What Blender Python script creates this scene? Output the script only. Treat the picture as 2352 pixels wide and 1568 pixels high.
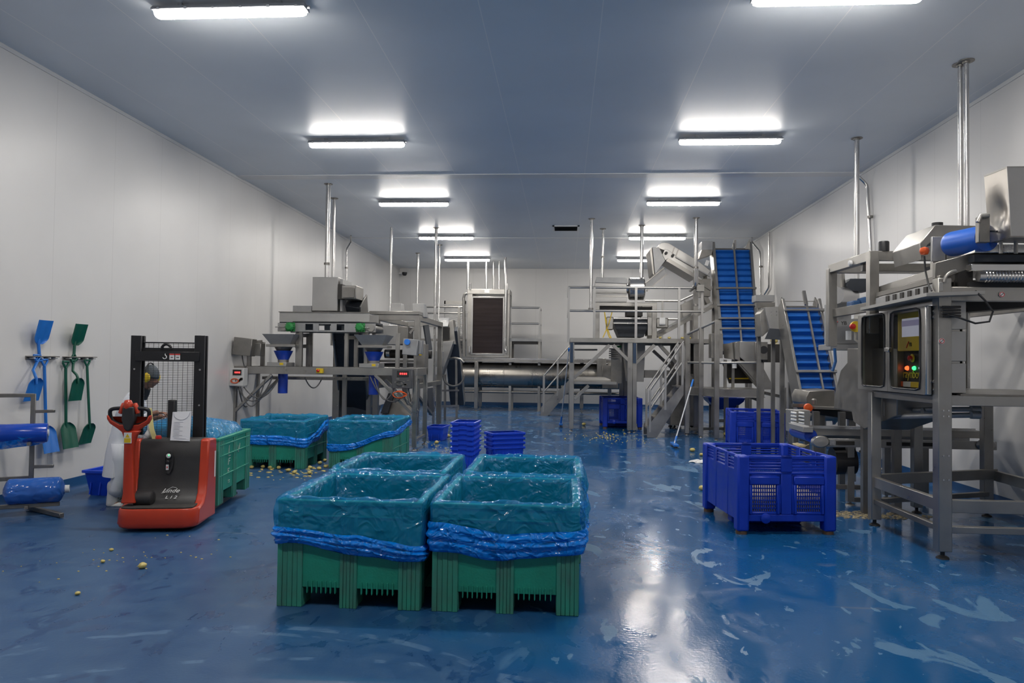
import bpy, bmesh, math, random
from mathutils import Vector, Matrix, Euler, noise

for o in list(bpy.data.objects):
    bpy.data.objects.remove(o)
scene = bpy.context.scene
col = scene.collection
PI = math.pi

# ------------------------------------------------------------------ camera
cam_data = bpy.data.cameras.new('camera')
cam_data.sensor_fit = 'HORIZONTAL'
cam_data.sensor_width = 36.0
cam_data.lens = 1700.0 / 2352.0 * 36.0
cam_data.clip_end = 200
cam = bpy.data.objects.new('camera', cam_data)
col.objects.link(cam)
YAW, PITCH, ROLL = 0.0709, 0.0257, 0.0122
fwd = Vector((-math.sin(YAW) * math.cos(PITCH), math.cos(YAW) * math.cos(PITCH), math.sin(PITCH)))
rgt = Vector((math.cos(YAW), math.sin(YAW), 0))
upv = rgt.cross(fwd)
rgt, upv = rgt * math.cos(ROLL) + upv * math.sin(ROLL), upv * math.cos(ROLL) - rgt * math.sin(ROLL)
cm = Matrix((rgt, upv, -fwd)).transposed().to_4x4()
cm.translation = (0, 0, 1.72)
cam.matrix_world = cm
cam_data.dof.use_dof = False
scene.camera = cam

# ------------------------------------------------------------------ world, exposure
world = bpy.data.worlds.new('world')
scene.world = world
world.use_nodes = True
world.node_tree.nodes['Background'].inputs[0].default_value = (0.55, 0.65, 0.8, 1)
world.node_tree.nodes['Background'].inputs[1].default_value = 0.02
scene.view_settings.view_transform = 'Standard'
scene.view_settings.look = 'None'
scene.view_settings.gamma = 1.0
scene.view_settings.exposure = 0.0
scene.cycles.use_denoising = True
scene.cycles.max_bounces = 8
scene.cycles.diffuse_bounces = 4
scene.cycles.glossy_bounces = 4
scene.cycles.transparent_max_bounces = 16
scene.cycles.sample_clamp_indirect = 4.0
LAMP_COLOUR = (1.0, 0.955, 0.89)
LAMP_STRENGTH = 200.0

# ------------------------------------------------------------------ materials
def M(name, c, rough=0.5, metal=0.0, var=0.0, vscale=4.0, c2=None, bump=0.0, bscale=40.0, stretch=(1, 1, 1),
      rvar=0.0, emit=None, strength=0.0, spec=0.5, coat=0.0, alpha=1.0):
    m = bpy.data.materials.new(name)
    m.use_nodes = True
    nt = m.node_tree
    b = nt.nodes['Principled BSDF']
    b.inputs['Base Color'].default_value = (*c, 1)
    b.inputs['Roughness'].default_value = rough
    b.inputs['Metallic'].default_value = metal
    b.inputs['Specular IOR Level'].default_value = spec
    b.inputs['Coat Weight'].default_value = coat
    b.inputs['Alpha'].default_value = alpha
    if emit:
        b.inputs['Emission Color'].default_value = (*emit, 1)
        b.inputs['Emission Strength'].default_value = strength
    if var or bump or rvar or c2:
        tc = nt.nodes.new('ShaderNodeTexCoord')
        mp = nt.nodes.new('ShaderNodeMapping')
        mp.inputs['Scale'].default_value = stretch
        nt.links.new(tc.outputs['Object'], mp.inputs['Vector'])
        n = nt.nodes.new('ShaderNodeTexNoise')
        n.inputs['Scale'].default_value = vscale
        n.inputs['Detail'].default_value = 5
        n.inputs['Roughness'].default_value = 0.62
        nt.links.new(mp.outputs[0], n.inputs['Vector'])
        if var or c2:
            r = nt.nodes.new('ShaderNodeValToRGB')
            r.color_ramp.elements[0].position = 0.3
            r.color_ramp.elements[1].position = 0.72
            d = c2 if c2 else tuple(x * (1 - var) for x in c)
            r.color_ramp.elements[0].color = (*d, 1)
            r.color_ramp.elements[1].color = (*c, 1)
            nt.links.new(n.outputs['Fac'], r.inputs[0])
            nt.links.new(r.outputs[0], b.inputs['Base Color'])
        if rvar:
            mr = nt.nodes.new('ShaderNodeMapRange')
            mr.inputs['From Min'].default_value = 0.3
            mr.inputs['From Max'].default_value = 0.7
            mr.inputs['To Min'].default_value = max(0.02, rough - rvar)
            mr.inputs['To Max'].default_value = min(1, rough + rvar)
            nt.links.new(n.outputs['Fac'], mr.inputs[0])
            nt.links.new(mr.outputs[0], b.inputs['Roughness'])
        if bump:
            n2 = nt.nodes.new('ShaderNodeTexNoise')
            n2.inputs['Scale'].default_value = bscale
            n2.inputs['Detail'].default_value = 3
            nt.links.new(mp.outputs[0], n2.inputs['Vector'])
            bp = nt.nodes.new('ShaderNodeBump')
            bp.inputs['Strength'].default_value = bump
            bp.inputs['Distance'].default_value = 0.02
            nt.links.new(n2.outputs['Fac'], bp.inputs['Height'])
            nt.links.new(bp.outputs[0], b.inputs['Normal'])
    return m

def mnode(nt, op, a, b=None, c=None, clamp=False):
    n = nt.nodes.new('ShaderNodeMath')
    n.operation = op
    n.use_clamp = clamp
    for i, x in enumerate((a, b, c)):
        if x is None:
            continue
        if isinstance(x, (int, float)):
            n.inputs[i].default_value = x
        else:
            nt.links.new(x, n.inputs[i])
    return n.outputs[0]

def seam_material(name, c, rough, axis, pitch, offset, seam, width, var=0.06, spec=0.5):
    """Coated steel panels with a joint every `pitch` metres along an axis."""
    m = M(name, c, rough, spec=spec, var=0)
    nt = m.node_tree
    b = nt.nodes['Principled BSDF']
    tc = nt.nodes.new('ShaderNodeTexCoord')
    sp = nt.nodes.new('ShaderNodeSeparateXYZ')
    nt.links.new(tc.outputs['Object'], sp.inputs[0])
    v = mnode(nt, 'DIVIDE', mnode(nt, 'SUBTRACT', sp.outputs[axis], offset), pitch)
    fr = mnode(nt, 'ABSOLUTE', mnode(nt, 'SUBTRACT', mnode(nt, 'FRACT', v), 0.5))
    line = mnode(nt, 'GREATER_THAN', fr, 0.5 - width / pitch / 2)
    no = nt.nodes.new('ShaderNodeTexNoise')
    no.inputs['Scale'].default_value = 0.8
    no.inputs['Detail'].default_value = 4
    nt.links.new(tc.outputs['Object'], no.inputs['Vector'])
    rp = nt.nodes.new('ShaderNodeValToRGB')
    rp.color_ramp.elements[0].position = 0.3
    rp.color_ramp.elements[1].position = 0.7
    rp.color_ramp.elements[0].color = (*(x * (1 - var) for x in c), 1)
    rp.color_ramp.elements[1].color = (*c, 1)
    nt.links.new(no.outputs['Fac'], rp.inputs[0])
    mx = nt.nodes.new('ShaderNodeMix')
    mx.data_type = 'RGBA'
    nt.links.new(line, mx.inputs['Factor'])
    nt.links.new(rp.outputs[0], mx.inputs['A'])
    mx.inputs['B'].default_value = (*seam, 1)
    nt.links.new(mx.outputs['Result'], b.inputs['Base Color'])
    return m

def film_material(name, clear, body, fac, rough=0.16, bump=0.5, bscale=9.0, spec=0.6):
    """Thin coloured polythene: lets coloured light through, scatters some and shines."""
    m = bpy.data.materials.new(name)
    m.use_nodes = True
    nt = m.node_tree
    b = nt.nodes['Principled BSDF']
    out = nt.nodes['Material Output']
    b.inputs['Base Color'].default_value = (*body, 1)
    b.inputs['Roughness'].default_value = rough
    b.inputs['Specular IOR Level'].default_value = spec
    tc = nt.nodes.new('ShaderNodeTexCoord')
    n1 = nt.nodes.new('ShaderNodeTexNoise')
    n1.inputs['Scale'].default_value = bscale * 0.5
    n1.inputs['Detail'].default_value = 2
    n1.inputs['Distortion'].default_value = 1.2
    nt.links.new(tc.outputs['Object'], n1.inputs['Vector'])
    vo = nt.nodes.new('ShaderNodeTexVoronoi')
    vo.inputs['Scale'].default_value = bscale
    vo.inputs['Randomness'].default_value = 1.0
    mixv = nt.nodes.new('ShaderNodeMix')
    mixv.data_type = 'RGBA'
    mixv.inputs['Factor'].default_value = 0.25
    nt.links.new(tc.outputs['Object'], mixv.inputs['A'])
    nt.links.new(n1.outputs['Color'], mixv.inputs['B'])
    nt.links.new(mixv.outputs['Result'], vo.inputs['Vector'])
    h = mnode(nt, 'ADD', vo.outputs['Distance'], mnode(nt, 'MULTIPLY', n1.outputs['Fac'], 1.2))
    bp = nt.nodes.new('ShaderNodeBump')
    bp.inputs['Strength'].default_value = bump
    bp.inputs['Distance'].default_value = 0.045
    nt.links.new(h, bp.inputs['Height'])
    nt.links.new(bp.outputs[0], b.inputs['Normal'])
    tr = nt.nodes.new('ShaderNodeBsdfTransparent')
    tr.inputs[0].default_value = (*clear, 1)
    mx = nt.nodes.new('ShaderNodeMixShader')
    mx.inputs[0].default_value = fac
    nt.links.new(tr.outputs[0], mx.inputs[1])
    nt.links.new(b.outputs[0], mx.inputs[2])
    nt.links.new(mx.outputs[0], out.inputs['Surface'])
    return m

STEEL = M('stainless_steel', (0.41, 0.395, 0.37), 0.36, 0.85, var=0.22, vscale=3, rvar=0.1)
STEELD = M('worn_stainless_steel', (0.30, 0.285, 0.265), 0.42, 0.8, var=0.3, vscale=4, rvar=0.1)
STEELB = M('bright_stainless_steel', (0.62, 0.61, 0.60), 0.24, 0.95, var=0.12, vscale=2, rvar=0.08)
STEELP = M('painted_steel_grey', (0.36, 0.36, 0.36), 0.45, 0.3, var=0.2)
GALV = M('satin_steel_cladding', (0.46, 0.45, 0.435), 0.42, 0.7, var=0.15, vscale=2, rvar=0.08)
DARK = M('black_rubber', (0.018, 0.018, 0.02), 0.55)
BLACK = M('black_paint', (0.012, 0.012, 0.014), 0.42)
SLATE = M('dark_blue_grey_belt', (0.045, 0.052, 0.065), 0.6, var=0.3)
DARKINT = M('dark_machine_interior', (0.03, 0.027, 0.025), 0.6, var=0.4)  # near-black brown for inner parts and for blocks set in gaps, mouths and slots
BELT = M('blue_belt', (0.014, 0.145, 0.56), 0.38, var=0.18, vscale=6, rvar=0.1)
GREEN = M('green_plastic', (0.013, 0.31, 0.21), 0.42, c2=(0.020, 0.23, 0.15), vscale=5, rvar=0.1, bump=0.12, bscale=60)
GREENW = M('scuffed_green_plastic', (0.024, 0.31, 0.21), 0.5, c2=(0.06, 0.17, 0.13), vscale=9, stretch=(1, 1, 0.35), rvar=0.1)
BLUEP = M('blue_plastic', (0.003, 0.04, 0.48), 0.4, var=0.25, vscale=5, rvar=0.1)
BLUEC = M('bright_blue_plastic', (0.007, 0.065, 0.66), 0.38, var=0.2, vscale=7)
BLUEH = M('blue_hopper_plastic', (0.008, 0.05, 0.42), 0.35, var=0.15)
SHOVB = M('sky_blue_plastic', (0.02, 0.18, 0.62), 0.35, var=0.15)
SHOVG = M('dark_green_plastic', (0.004, 0.10, 0.062), 0.38, var=0.25)
RED = M('red_orange_paint', (0.55, 0.045, 0.014), 0.35, var=0.15, vscale=3, coat=0.2)
CHAR = M('charcoal_plastic', (0.028, 0.027, 0.028), 0.5, var=0.25, vscale=8, bump=0.1, bscale=150)
MAT_GREY = M('dusty_rubber_mat', (0.05, 0.047, 0.042), 0.8, c2=(0.025, 0.024, 0.023), vscale=14, bump=0.2, bscale=120)
WHITE = M('white_plastic', (0.75, 0.75, 0.74), 0.4)
PAPER = M('white_paper', (0.78, 0.78, 0.80), 0.7)
YELLOW = M('yellow_plastic', (0.72, 0.5, 0.02), 0.4)
PALEY = M('pale_yellow_tape', (0.75, 0.68, 0.3), 0.6)
POTATO = M('peeled_potato', (0.62, 0.5, 0.16), 0.4, var=0.25, vscale=20)
PEEL = M('potato_mash', (0.5, 0.41, 0.24), 0.6, var=0.4, vscale=25, bump=0.4, bscale=60)
RUST = M('rusty_steel', (0.20, 0.12, 0.07), 0.6, 0.3, var=0.5, vscale=20)
GREENM = M('green_motor_paint', (0.02, 0.22, 0.05), 0.4)
BLUEM = M('blue_motor_paint', (0.03, 0.09, 0.22), 0.4)
ORANGE = M('orange_plastic', (0.75, 0.11, 0.02), 0.35)
REDB = M('red_plastic', (0.6, 0.02, 0.015), 0.35)
REDLED = M('red_led_digits', (0.3, 0.0, 0.0), 0.4, emit=(1, 0.03, 0.03), strength=6)
GREENLED = M('green_lamp', (0.0, 0.2, 0.05), 0.4, emit=(0.05, 1, 0.25), strength=3)
REDLAMP = M('red_lamp', (0.3, 0.02, 0.0), 0.4, emit=(1, 0.12, 0.03), strength=3)
WHITELAMP = M('white_lamp', (0.5, 0.5, 0.6), 0.4, emit=(0.7, 0.78, 1), strength=3)
SCREEN = M('lit_screen', (0.3, 0.3, 0.35), 0.3, emit=(0.62, 0.64, 0.80), strength=0.38)
SCREENB = M('lit_screen_band', (0.2, 0.2, 0.3), 0.3, emit=(0.30, 0.28, 0.45), strength=0.35)
CABLE = M('grey_cable', (0.12, 0.12, 0.12), 0.5)
CABLEW = M('pale_cable', (0.45, 0.43, 0.38), 0.5)
COVEB = M('blue_cove', (0.012, 0.075, 0.21), 0.35, var=0.2)
SKIN = M('skin', (0.30, 0.15, 0.10), 0.5)
COAT = M('white_coat', (0.72, 0.74, 0.80), 0.75, bump=0.2, bscale=12)
HAIRNET = M('grey_hair_net', (0.10, 0.12, 0.14), 0.7, var=0.4, vscale=60)
LAMP = M('lit_diffuser', (0.8, 0.8, 0.8), 0.4, emit=LAMP_COLOUR, strength=LAMP_STRENGTH)
LAMPSIDE = M('lit_diffuser_flank', (0.8, 0.8, 0.8), 0.4, emit=LAMP_COLOUR, strength=LAMP_STRENGTH * 0.14)
LAMPBODY = M('grey_lamp_housing', (0.30, 0.31, 0.33), 0.5)
FILM = film_material('blue_film', (0.34, 0.88, 1.0), (0.018, 0.30, 0.64), 0.44, rough=0.10, bump=0.6, bscale=10, spec=0.9)
FILMH = film_material('gathered_blue_film', (0.08, 0.4, 0.98), (0.002, 0.28, 1.0), 0.86, rough=0.12, bump=0.9, bscale=11, spec=0.8)
FILMR = film_material('rolled_blue_film', (0.05, 0.2, 0.9), (0.008, 0.065, 0.48), 0.97, rough=0.2, bump=0.05, bscale=3)
FILMW = film_material('wrapped_blue_film', (0.2, 0.4, 0.9), (0.03, 0.13, 0.5), 0.95, rough=0.15, bump=0.5, bscale=7)
WALLM = seam_material('white_wall_panels', (0.66, 0.65, 0.64), 0.38, 1, 1.2, 0.3, (0.55, 0.54, 0.53), 0.008)
WALLB = seam_material('white_back_wall_panels', (0.66, 0.65, 0.64), 0.38, 0, 1.2, 0.1, (0.54, 0.53, 0.52), 0.010)
CEILM = seam_material('grey_white_ceiling_panels', (0.72, 0.76, 0.80), 0.42, 0, 1.21, -0.265 - 0.605, (0.86, 0.86, 0.86), 0.010)

def glass_material(name, tint, rough=0.05):
    m = bpy.data.materials.new(name)
    m.use_nodes = True
    nt = m.node_tree
    b = nt.nodes['Principled BSDF']
    b.inputs['Base Color'].default_value = (0.02, 0.02, 0.02, 1)
    b.inputs['Roughness'].default_value = rough
    tr = nt.nodes.new('ShaderNodeBsdfTransparent')
    tr.inputs[0].default_value = (*tint, 1)
    mx = nt.nodes.new('ShaderNodeMixShader')
    mx.inputs[0].default_value = 0.12
    nt.links.new(tr.outputs[0], mx.inputs[1])
    nt.links.new(b.outputs[0], mx.inputs[2])
    nt.links.new(mx.outputs[0], nt.nodes['Material Output'].inputs['Surface'])
    return m
GLASS = glass_material('clear_cabinet_window', (0.8, 0.8, 0.78))

def floor_material():
    m = bpy.data.materials.new('blue_resin_floor')
    m.use_nodes = True
    nt = m.node_tree
    b = nt.nodes['Principled BSDF']
    tc = nt.nodes.new('ShaderNodeTexCoord')
    sp = nt.nodes.new('ShaderNodeSeparateXYZ')
    nt.links.new(tc.outputs['Object'], sp.inputs[0])
    def noi(scale, detail=5, dist=0.0, sx=1, sy=1):
        mp = nt.nodes.new('ShaderNodeMapping')
        mp.inputs['Scale'].default_value = (sx, sy, 1)
        nt.links.new(tc.outputs['Object'], mp.inputs['Vector'])
        n = nt.nodes.new('ShaderNodeTexNoise')
        n.inputs['Scale'].default_value = scale
        n.inputs['Detail'].default_value = detail
        n.inputs['Distortion'].default_value = dist
        nt.links.new(mp.outputs[0], n.inputs['Vector'])
        return n.outputs['Fac']
    def ramp(x, lo, hi):
        r = nt.nodes.new('ShaderNodeMapRange')
        r.interpolation_type = 'SMOOTHSTEP'
        r.inputs['From Min'].default_value = lo
        r.inputs['From Max'].default_value = hi
        nt.links.new(x, r.inputs[0])
        return r.outputs[0]
    big = noi(0.55, 4)
    # standing water lies mostly on the right-hand half and at the far end of the hall
    side = mnode(nt, 'ADD', mnode(nt, 'MULTIPLY', sp.outputs[0], 0.16), mnode(nt, 'MULTIPLY', sp.outputs[1], 0.035))
    wetness = mnode(nt, 'ADD', mnode(nt, 'ADD', side, 0.10), mnode(nt, 'MULTIPLY', mnode(nt, 'SUBTRACT', big, 0.5), 1.3))
    wet = ramp(wetness, 0.0, 0.35)
    # dried islands inside the wet part, drawn out along the hall
    isl = mnode(nt, 'MAXIMUM', ramp(noi(2.4, 10, 0.9, 1.0, 0.5), 0.605, 0.635), ramp(noi(6.5, 8, 0.6, 1.0, 0.55), 0.655, 0.675))
    dryi = mnode(nt, 'MULTIPLY', isl, wet)
    wetf = mnode(nt, 'SUBTRACT', wet, dryi, clamp=True)
    # curved wheel tracks
    tracks = None
    for cx, cy, r, w in ((-1.75, 2.7, 1.95, 0.03), (-1.95, 2.2, 2.35, 0.022), (-1.2, 0.9, 3.3, 0.022), (-4.9, 1.6, 2.9, 0.02)):
        dx = mnode(nt, 'SUBTRACT', sp.outputs[0], cx)
        dy = mnode(nt, 'SUBTRACT', sp.outputs[1], cy)
        d = mnode(nt, 'SQRT', mnode(nt, 'ADD', mnode(nt, 'MULTIPLY', dx, dx), mnode(nt, 'MULTIPLY', dy, dy)))
        t = mnode(nt, 'LESS_THAN', mnode(nt, 'ABSOLUTE', mnode(nt, 'SUBTRACT', d, r)), w)
        tracks = t if tracks is None else mnode(nt, 'MAXIMUM', tracks, t)
    tr = mnode(nt, 'MULTIPLY', tracks, ramp(noi(5, 7, 1.0), 0.47, 0.62))
    # damp shoe and tyre prints on the dry part
    damp = mnode(nt, 'MULTIPLY', ramp(noi(2.6, 9, 1.6, 1.0, 0.55), 0.565, 0.60), ramp(noi(13, 3, 0.3, 1.0, 0.5), 0.40, 0.47))
    grit = noi(26, 6)
    fine = noi(5, 7)
    def mixc(f, a, bb):
        x = nt.nodes.new('ShaderNodeMix')
        x.data_type = 'RGBA'
        nt.links.new(f, x.inputs['Factor'])
        for nm, v in (('A', a), ('B', bb)):
            if isinstance(v, tuple):
                x.inputs[nm].default_value = (*v, 1)
            else:
                nt.links.new(v, x.inputs[nm])
        return x.outputs['Result']
    dryc = mixc(ramp(fine, 0.35, 0.7), (0.022, 0.076, 0.185), (0.038, 0.098, 0.205))
    dryc = mixc(damp, dryc, (0.016, 0.060, 0.16))
    c = mixc(wet, dryc, (0.007, 0.083, 0.232))
    c = mixc(dryi, c, (0.065, 0.165, 0.30))
    c = mixc(mnode(nt, 'MULTIPLY', tr, 0.6), c, (0.10, 0.19, 0.32))
    scuff = ramp(noi(2.2, 8, 0.4, 0.5, 2.2), 0.66, 0.72)
    c = mixc(mnode(nt, 'MULTIPLY', scuff, 0.35), c, (0.16, 0.19, 0.22))
    nt.links.new(c, b.inputs['Base Color'])
    r = mnode(nt, 'ADD', mnode(nt, 'MULTIPLY', wetf, -0.26), 0.38)
    r = mnode(nt, 'SUBTRACT', r, mnode(nt, 'MULTIPLY', damp, 0.1))
    r = mnode(nt, 'ADD', r, mnode(nt, 'MULTIPLY', ramp(noi(1.4, 6, 0.8, 1.0, 0.7), 0.46, 0.60), mnode(nt, 'MULTIPLY', wetf, 0.16)))
    r = mnode(nt, 'ADD', r, mnode(nt, 'MULTIPLY', mnode(nt, 'SUBTRACT', fine, 0.5), 0.12), clamp=True)
    nt.links.new(r, b.inputs['Roughness'])
    b.inputs['Specular IOR Level'].default_value = 0.33
    bp = nt.nodes.new('ShaderNodeBump')
    bp.inputs['Strength'].default_value = 0.17
    bp.inputs['Distance'].default_value = 0.012
    hh = mnode(nt, 'ADD', mnode(nt, 'MULTIPLY', noi(4, 3), 0.6), mnode(nt, 'MULTIPLY', noi(42, 2), 0.38))
    nt.links.new(hh, bp.inputs['Height'])
    nt.links.new(bp.outputs[0], b.inputs['Normal'])
    return m
FLOOR = floor_material()

# ------------------------------------------------------------------ mesh helpers
WORLD_ROOTS = set()

class MB:
    """Collects shapes and links them as one mesh object."""
    count = 0
    def __init__(s):
        s.v, s.f, s.sm = [], [], []
    def add(s, vs, fs, mi=0):
        n = len(s.v)
        s.v += [tuple(v) for v in vs]
        s.f += [tuple(i + n for i in f) for f in fs]
        s.sm += [mi] * len(fs)
        return s
    def box(s, a, b, mi=0):
        x0, x1 = sorted((a[0], b[0])); y0, y1 = sorted((a[1], b[1])); z0, z1 = sorted((a[2], b[2]))
        return s.add([(x0, y0, z0), (x1, y0, z0), (x1, y1, z0), (x0, y1, z0), (x0, y0, z1), (x1, y0, z1), (x1, y1, z1), (x0, y1, z1)],
                     [(0, 3, 2, 1), (4, 5, 6, 7), (0, 1, 5, 4), (1, 2, 6, 5), (2, 3, 7, 6), (3, 0, 4, 7)], mi)
    def obox(s, c, size, rot=(0, 0, 0), mi=0):
        R = Euler(rot).to_matrix()
        hx, hy, hz = (k / 2 for k in size)
        P = [Vector(c) + R @ Vector((x, y, z)) for z in (-hz, hz) for x, y in ((-hx, -hy), (hx, -hy), (hx, hy), (-hx, hy))]
        return s.add(P, [(0, 3, 2, 1), (4, 5, 6, 7), (0, 1, 5, 4), (1, 2, 6, 5), (2, 3, 7, 6), (3, 0, 4, 7)], mi)
    def bar(s, p, q, w, h=None, up=(0, 0, 1), mi=0):
        """Rectangular bar from p to q, w across, h along `up`."""
        h = w if h is None else h
        p, q, up = Vector(p), Vector(q), Vector(up)
        d = (q - p).normalized()
        if abs(d.dot(up)) > 0.98:
            up = Vector((0, 1, 0)) if abs(d.y) < 0.9 else Vector((1, 0, 0))
        a = d.cross(up).normalized()
        u = a.cross(d).normalized()
        P = [e + a * (w / 2) * i + u * (h / 2) * j for e in (p, q) for i, j in ((-1, -1), (1, -1), (1, 1), (-1, 1))]
        return s.add(P, [(0, 3, 2, 1), (4, 5, 6, 7), (0, 1, 5, 4), (1, 2, 6, 5), (2, 3, 7, 6), (3, 0, 4, 7)], mi)
    def tube(s, pts, r, n=10, caps=True, mi=0, closed=False):
        pts = [Vector(p) for p in pts]
        rs = r if isinstance(r, (list, tuple)) else [r] * len(pts)
        m = len(pts)
        t0 = (pts[1] - pts[0]).normalized()
        nx = t0.orthogonal().normalized()
        rings = []
        for i, p in enumerate(pts):
            if closed:
                t = (pts[(i + 1) % m] - pts[i - 1]).normalized()
            else:
                t = (pts[min(i + 1, m - 1)] - pts[max(i - 1, 0)]).normalized()
            nx = (nx - t * nx.dot(t))
            nx = nx.normalized() if nx.length > 1e-6 else t.orthogonal().normalized()
            by = t.cross(nx)
            rings.append([p + (nx * math.cos(a) + by * math.sin(a)) * rs[i] for a in (2 * PI * k / n for k in range(n))])
        vs = [v for ring in rings for v in ring]
        fs = []
        for i in range(m if closed else m - 1):
            j = (i + 1) % m
            for k in range(n):
                l = (k + 1) % n
                fs.append((i * n + k, i * n + l, j * n + l, j * n + k))
        if caps and not closed:
            fs.append(tuple(range(n - 1, -1, -1)))
            fs.append(tuple((m - 1) * n + k for k in range(n)))
        return s.add(vs, fs, mi)
    def cyl(s, p, q, r, n=20, r2=None, mi=0):
        return s.tube([p, q], [r, r if r2 is None else r2], n, mi=mi)
    def lathe(s, prof, c=(0, 0, 0), n=24, rot=None, mi=0, caps=True):
        R = rot if rot is not None else Matrix.Identity(3)
        c = Vector(c)
        vs = [c + R @ Vector((r * math.cos(2 * PI * k / n), r * math.sin(2 * PI * k / n), z)) for r, z in prof for k in range(n)]
        fs = [(i * n + k, i * n + (k + 1) % n, (i + 1) * n + (k + 1) % n, (i + 1) * n + k) for i in range(len(prof) - 1) for k in range(n)]
        if caps:
            fs.append(tuple(range(n - 1, -1, -1)))
            fs.append(tuple((len(prof) - 1) * n + k for k in range(n)))
        return s.add(vs, fs, mi)
    def prism(s, poly, axis, lo, hi, mi=0):
        """Polygon extruded along an axis: 'x' takes (y,z), 'y' takes (x,z), 'z' takes (x,y)."""
        n = len(poly)
        mk = {'x': lambda a, b, t: (t, a, b), 'y': lambda a, b, t: (a, t, b), 'z': lambda a, b, t: (a, b, t)}[axis]
        vs = [mk(a, b, lo) for a, b in poly] + [mk(a, b, hi) for a, b in poly]
        fs = [tuple(range(n - 1, -1, -1)), tuple(range(n, 2 * n))]
        fs += [(i, (i + 1) % n, n + (i + 1) % n, n + i) for i in range(n)]
        return s.add(vs, fs, mi)
    def loft(s, rings, caps=True, closed=True, mi=0):
        n = len(rings[0])
        vs = [v for r in rings for v in r]
        fs = []
        for i in range(len(rings) - 1):
            for k in range(n if closed else n - 1):
                l = (k + 1) % n
                fs.append((i * n + k, i * n + l, (i + 1) * n + l, (i + 1) * n + k))
        if caps:
            fs.append(tuple(range(n - 1, -1, -1)))
            fs.append(tuple((len(rings) - 1) * n + k for k in range(n)))
        return s.add(vs, fs, mi)
    def sheet(s, outline, thick, mi=0):
        """A flat or folded plate given by 3-D corners, with a thickness along its normal."""
        P = [Vector(p) for p in outline]
        nrm = (P[1] - P[0]).cross(P[-1] - P[0]).normalized() * thick
        n = len(P)
        vs = P + [p + nrm for p in P]
        fs = [tuple(range(n - 1, -1, -1)), tuple(range(n, 2 * n))] + [(i, (i + 1) % n, n + (i + 1) % n, n + i) for i in range(n)]
        return s.add(vs, fs, mi)
    def build(s, name, mat, parent=None, bevel=0.0, smooth=35, seg=1, recalc=True):
        off = Vector((0, 0, 0))
        top = parent
        while top is not None and top.parent is not None:
            top = top.parent
        if top is not None and top.name in WORLD_ROOTS:
            off = top.location
        me = bpy.data.meshes.new(name)
        pts = [Vector(v) - off for v in s.v]
        if parent is not None and len(pts) <= 64:          # plates differ by fractions of a millimetre, so no two faces coincide
            MB.count += 1
            e = (MB.count * 3 % 11) * .00022
            for ax in range(3):
                lo, hi = min(p[ax] for p in pts), max(p[ax] for p in pts)
                if hi - lo > .02:
                    for p in pts:
                        p[ax] += e * (2 * p[ax] - lo - hi) / (hi - lo)
        me.from_pydata([tuple(p) for p in pts], [], s.f)
        mats = mat if isinstance(mat, (list, tuple)) else [mat]
        for m_ in mats:
            me.materials.append(m_)
        if len(mats) > 1:
            me.polygons.foreach_set('material_index', s.sm)
        if recalc:
            bm = bmesh.new()
            bm.from_mesh(me)
            bmesh.ops.recalc_face_normals(bm, faces=bm.faces)
            bm.to_mesh(me)
            bm.free()
        if smooth:
            me.polygons.foreach_set('use_smooth', [True] * len(me.polygons))
            me.set_sharp_from_angle(angle=math.radians(smooth))
        o = bpy.data.objects.new(name, me)
        col.objects.link(o)
        if parent is not None:
            o.parent = parent
        if bevel:
            b = o.modifiers.new('edge', 'BEVEL')
            b.width = bevel
            b.segments = seg
            b.limit_method = 'ANGLE'
            b.angle_limit = math.radians(40)
        return o

def tag(o, label, cat=None, group=None, kind=None):
    if label: o['label'] = label
    if cat: o['category'] = cat
    if group: o['group'] = group
    if kind: o['kind'] = kind
    return o

def thing(name, label, cat, loc=(0, 0, 0), rz=0.0, group=None, world=False):
    """An Empty at the base of a thing; its parts are children. world=True: parts are given in hall coordinates."""
    o = bpy.data.objects.new(name, None)
    o.empty_display_size = 0.1
    col.objects.link(o)
    o.location = loc
    o.rotation_euler = (0, 0, rz)
    if world:
        WORLD_ROOTS.add(o.name)
    return tag(o, label, cat, group)

def copy_tree(o, loc, rz=None, label=None, group=None):
    c = o.copy()
    col.objects.link(c)
    c.location = loc
    if rz is not None:
        c.rotation_euler = (0, 0, rz)
    if label: c['label'] = label
    if group: c['group'] = group
    for ch in list(o.children):
        d = ch.copy()
        col.objects.link(d)
        d.parent = c
        for g in list(ch.children):
            e = g.copy()
            col.objects.link(e)
            e.parent = d
    return c

def text_mesh(name, body, size, mat, parent, matrix, extrude=0.0015, shear=0.0, width=1.0):
    cu = bpy.data.curves.new(name, 'FONT')
    cu.body = body
    cu.size = size
    cu.extrude = extrude
    cu.shear = shear
    cu.space_character = width
    cu.align_x = 'CENTER'
    cu.align_y = 'CENTER'
    t = bpy.data.objects.new(name, cu)
    col.objects.link(t)
    me = bpy.data.meshes.new_from_object(t.evaluated_get(bpy.context.evaluated_depsgraph_get()))
    bpy.data.objects.remove(t)
    off = Matrix.Identity(4)
    top = parent
    while top is not None and top.parent is not None:
        top = top.parent
    if top is not None and top.name in WORLD_ROOTS:
        off = Matrix.Translation(-top.location)
    me.transform(off @ matrix)
    me.materials.clear()
    me.materials.append(mat)
    o = bpy.data.objects.new(name, me)
    col.objects.link(o)
    o.parent = parent
    return o

def frame(origin, xdir, updir):
    """Matrix whose local x runs along xdir and local y along updir."""
    x = Vector(xdir).normalized()
    y = Vector(updir)
    y = (y - x * y.dot(x)).normalized()
    z = x.cross(y)
    m = Matrix((x, y, z)).transposed().to_4x4()
    m.translation = origin
    return m

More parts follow.
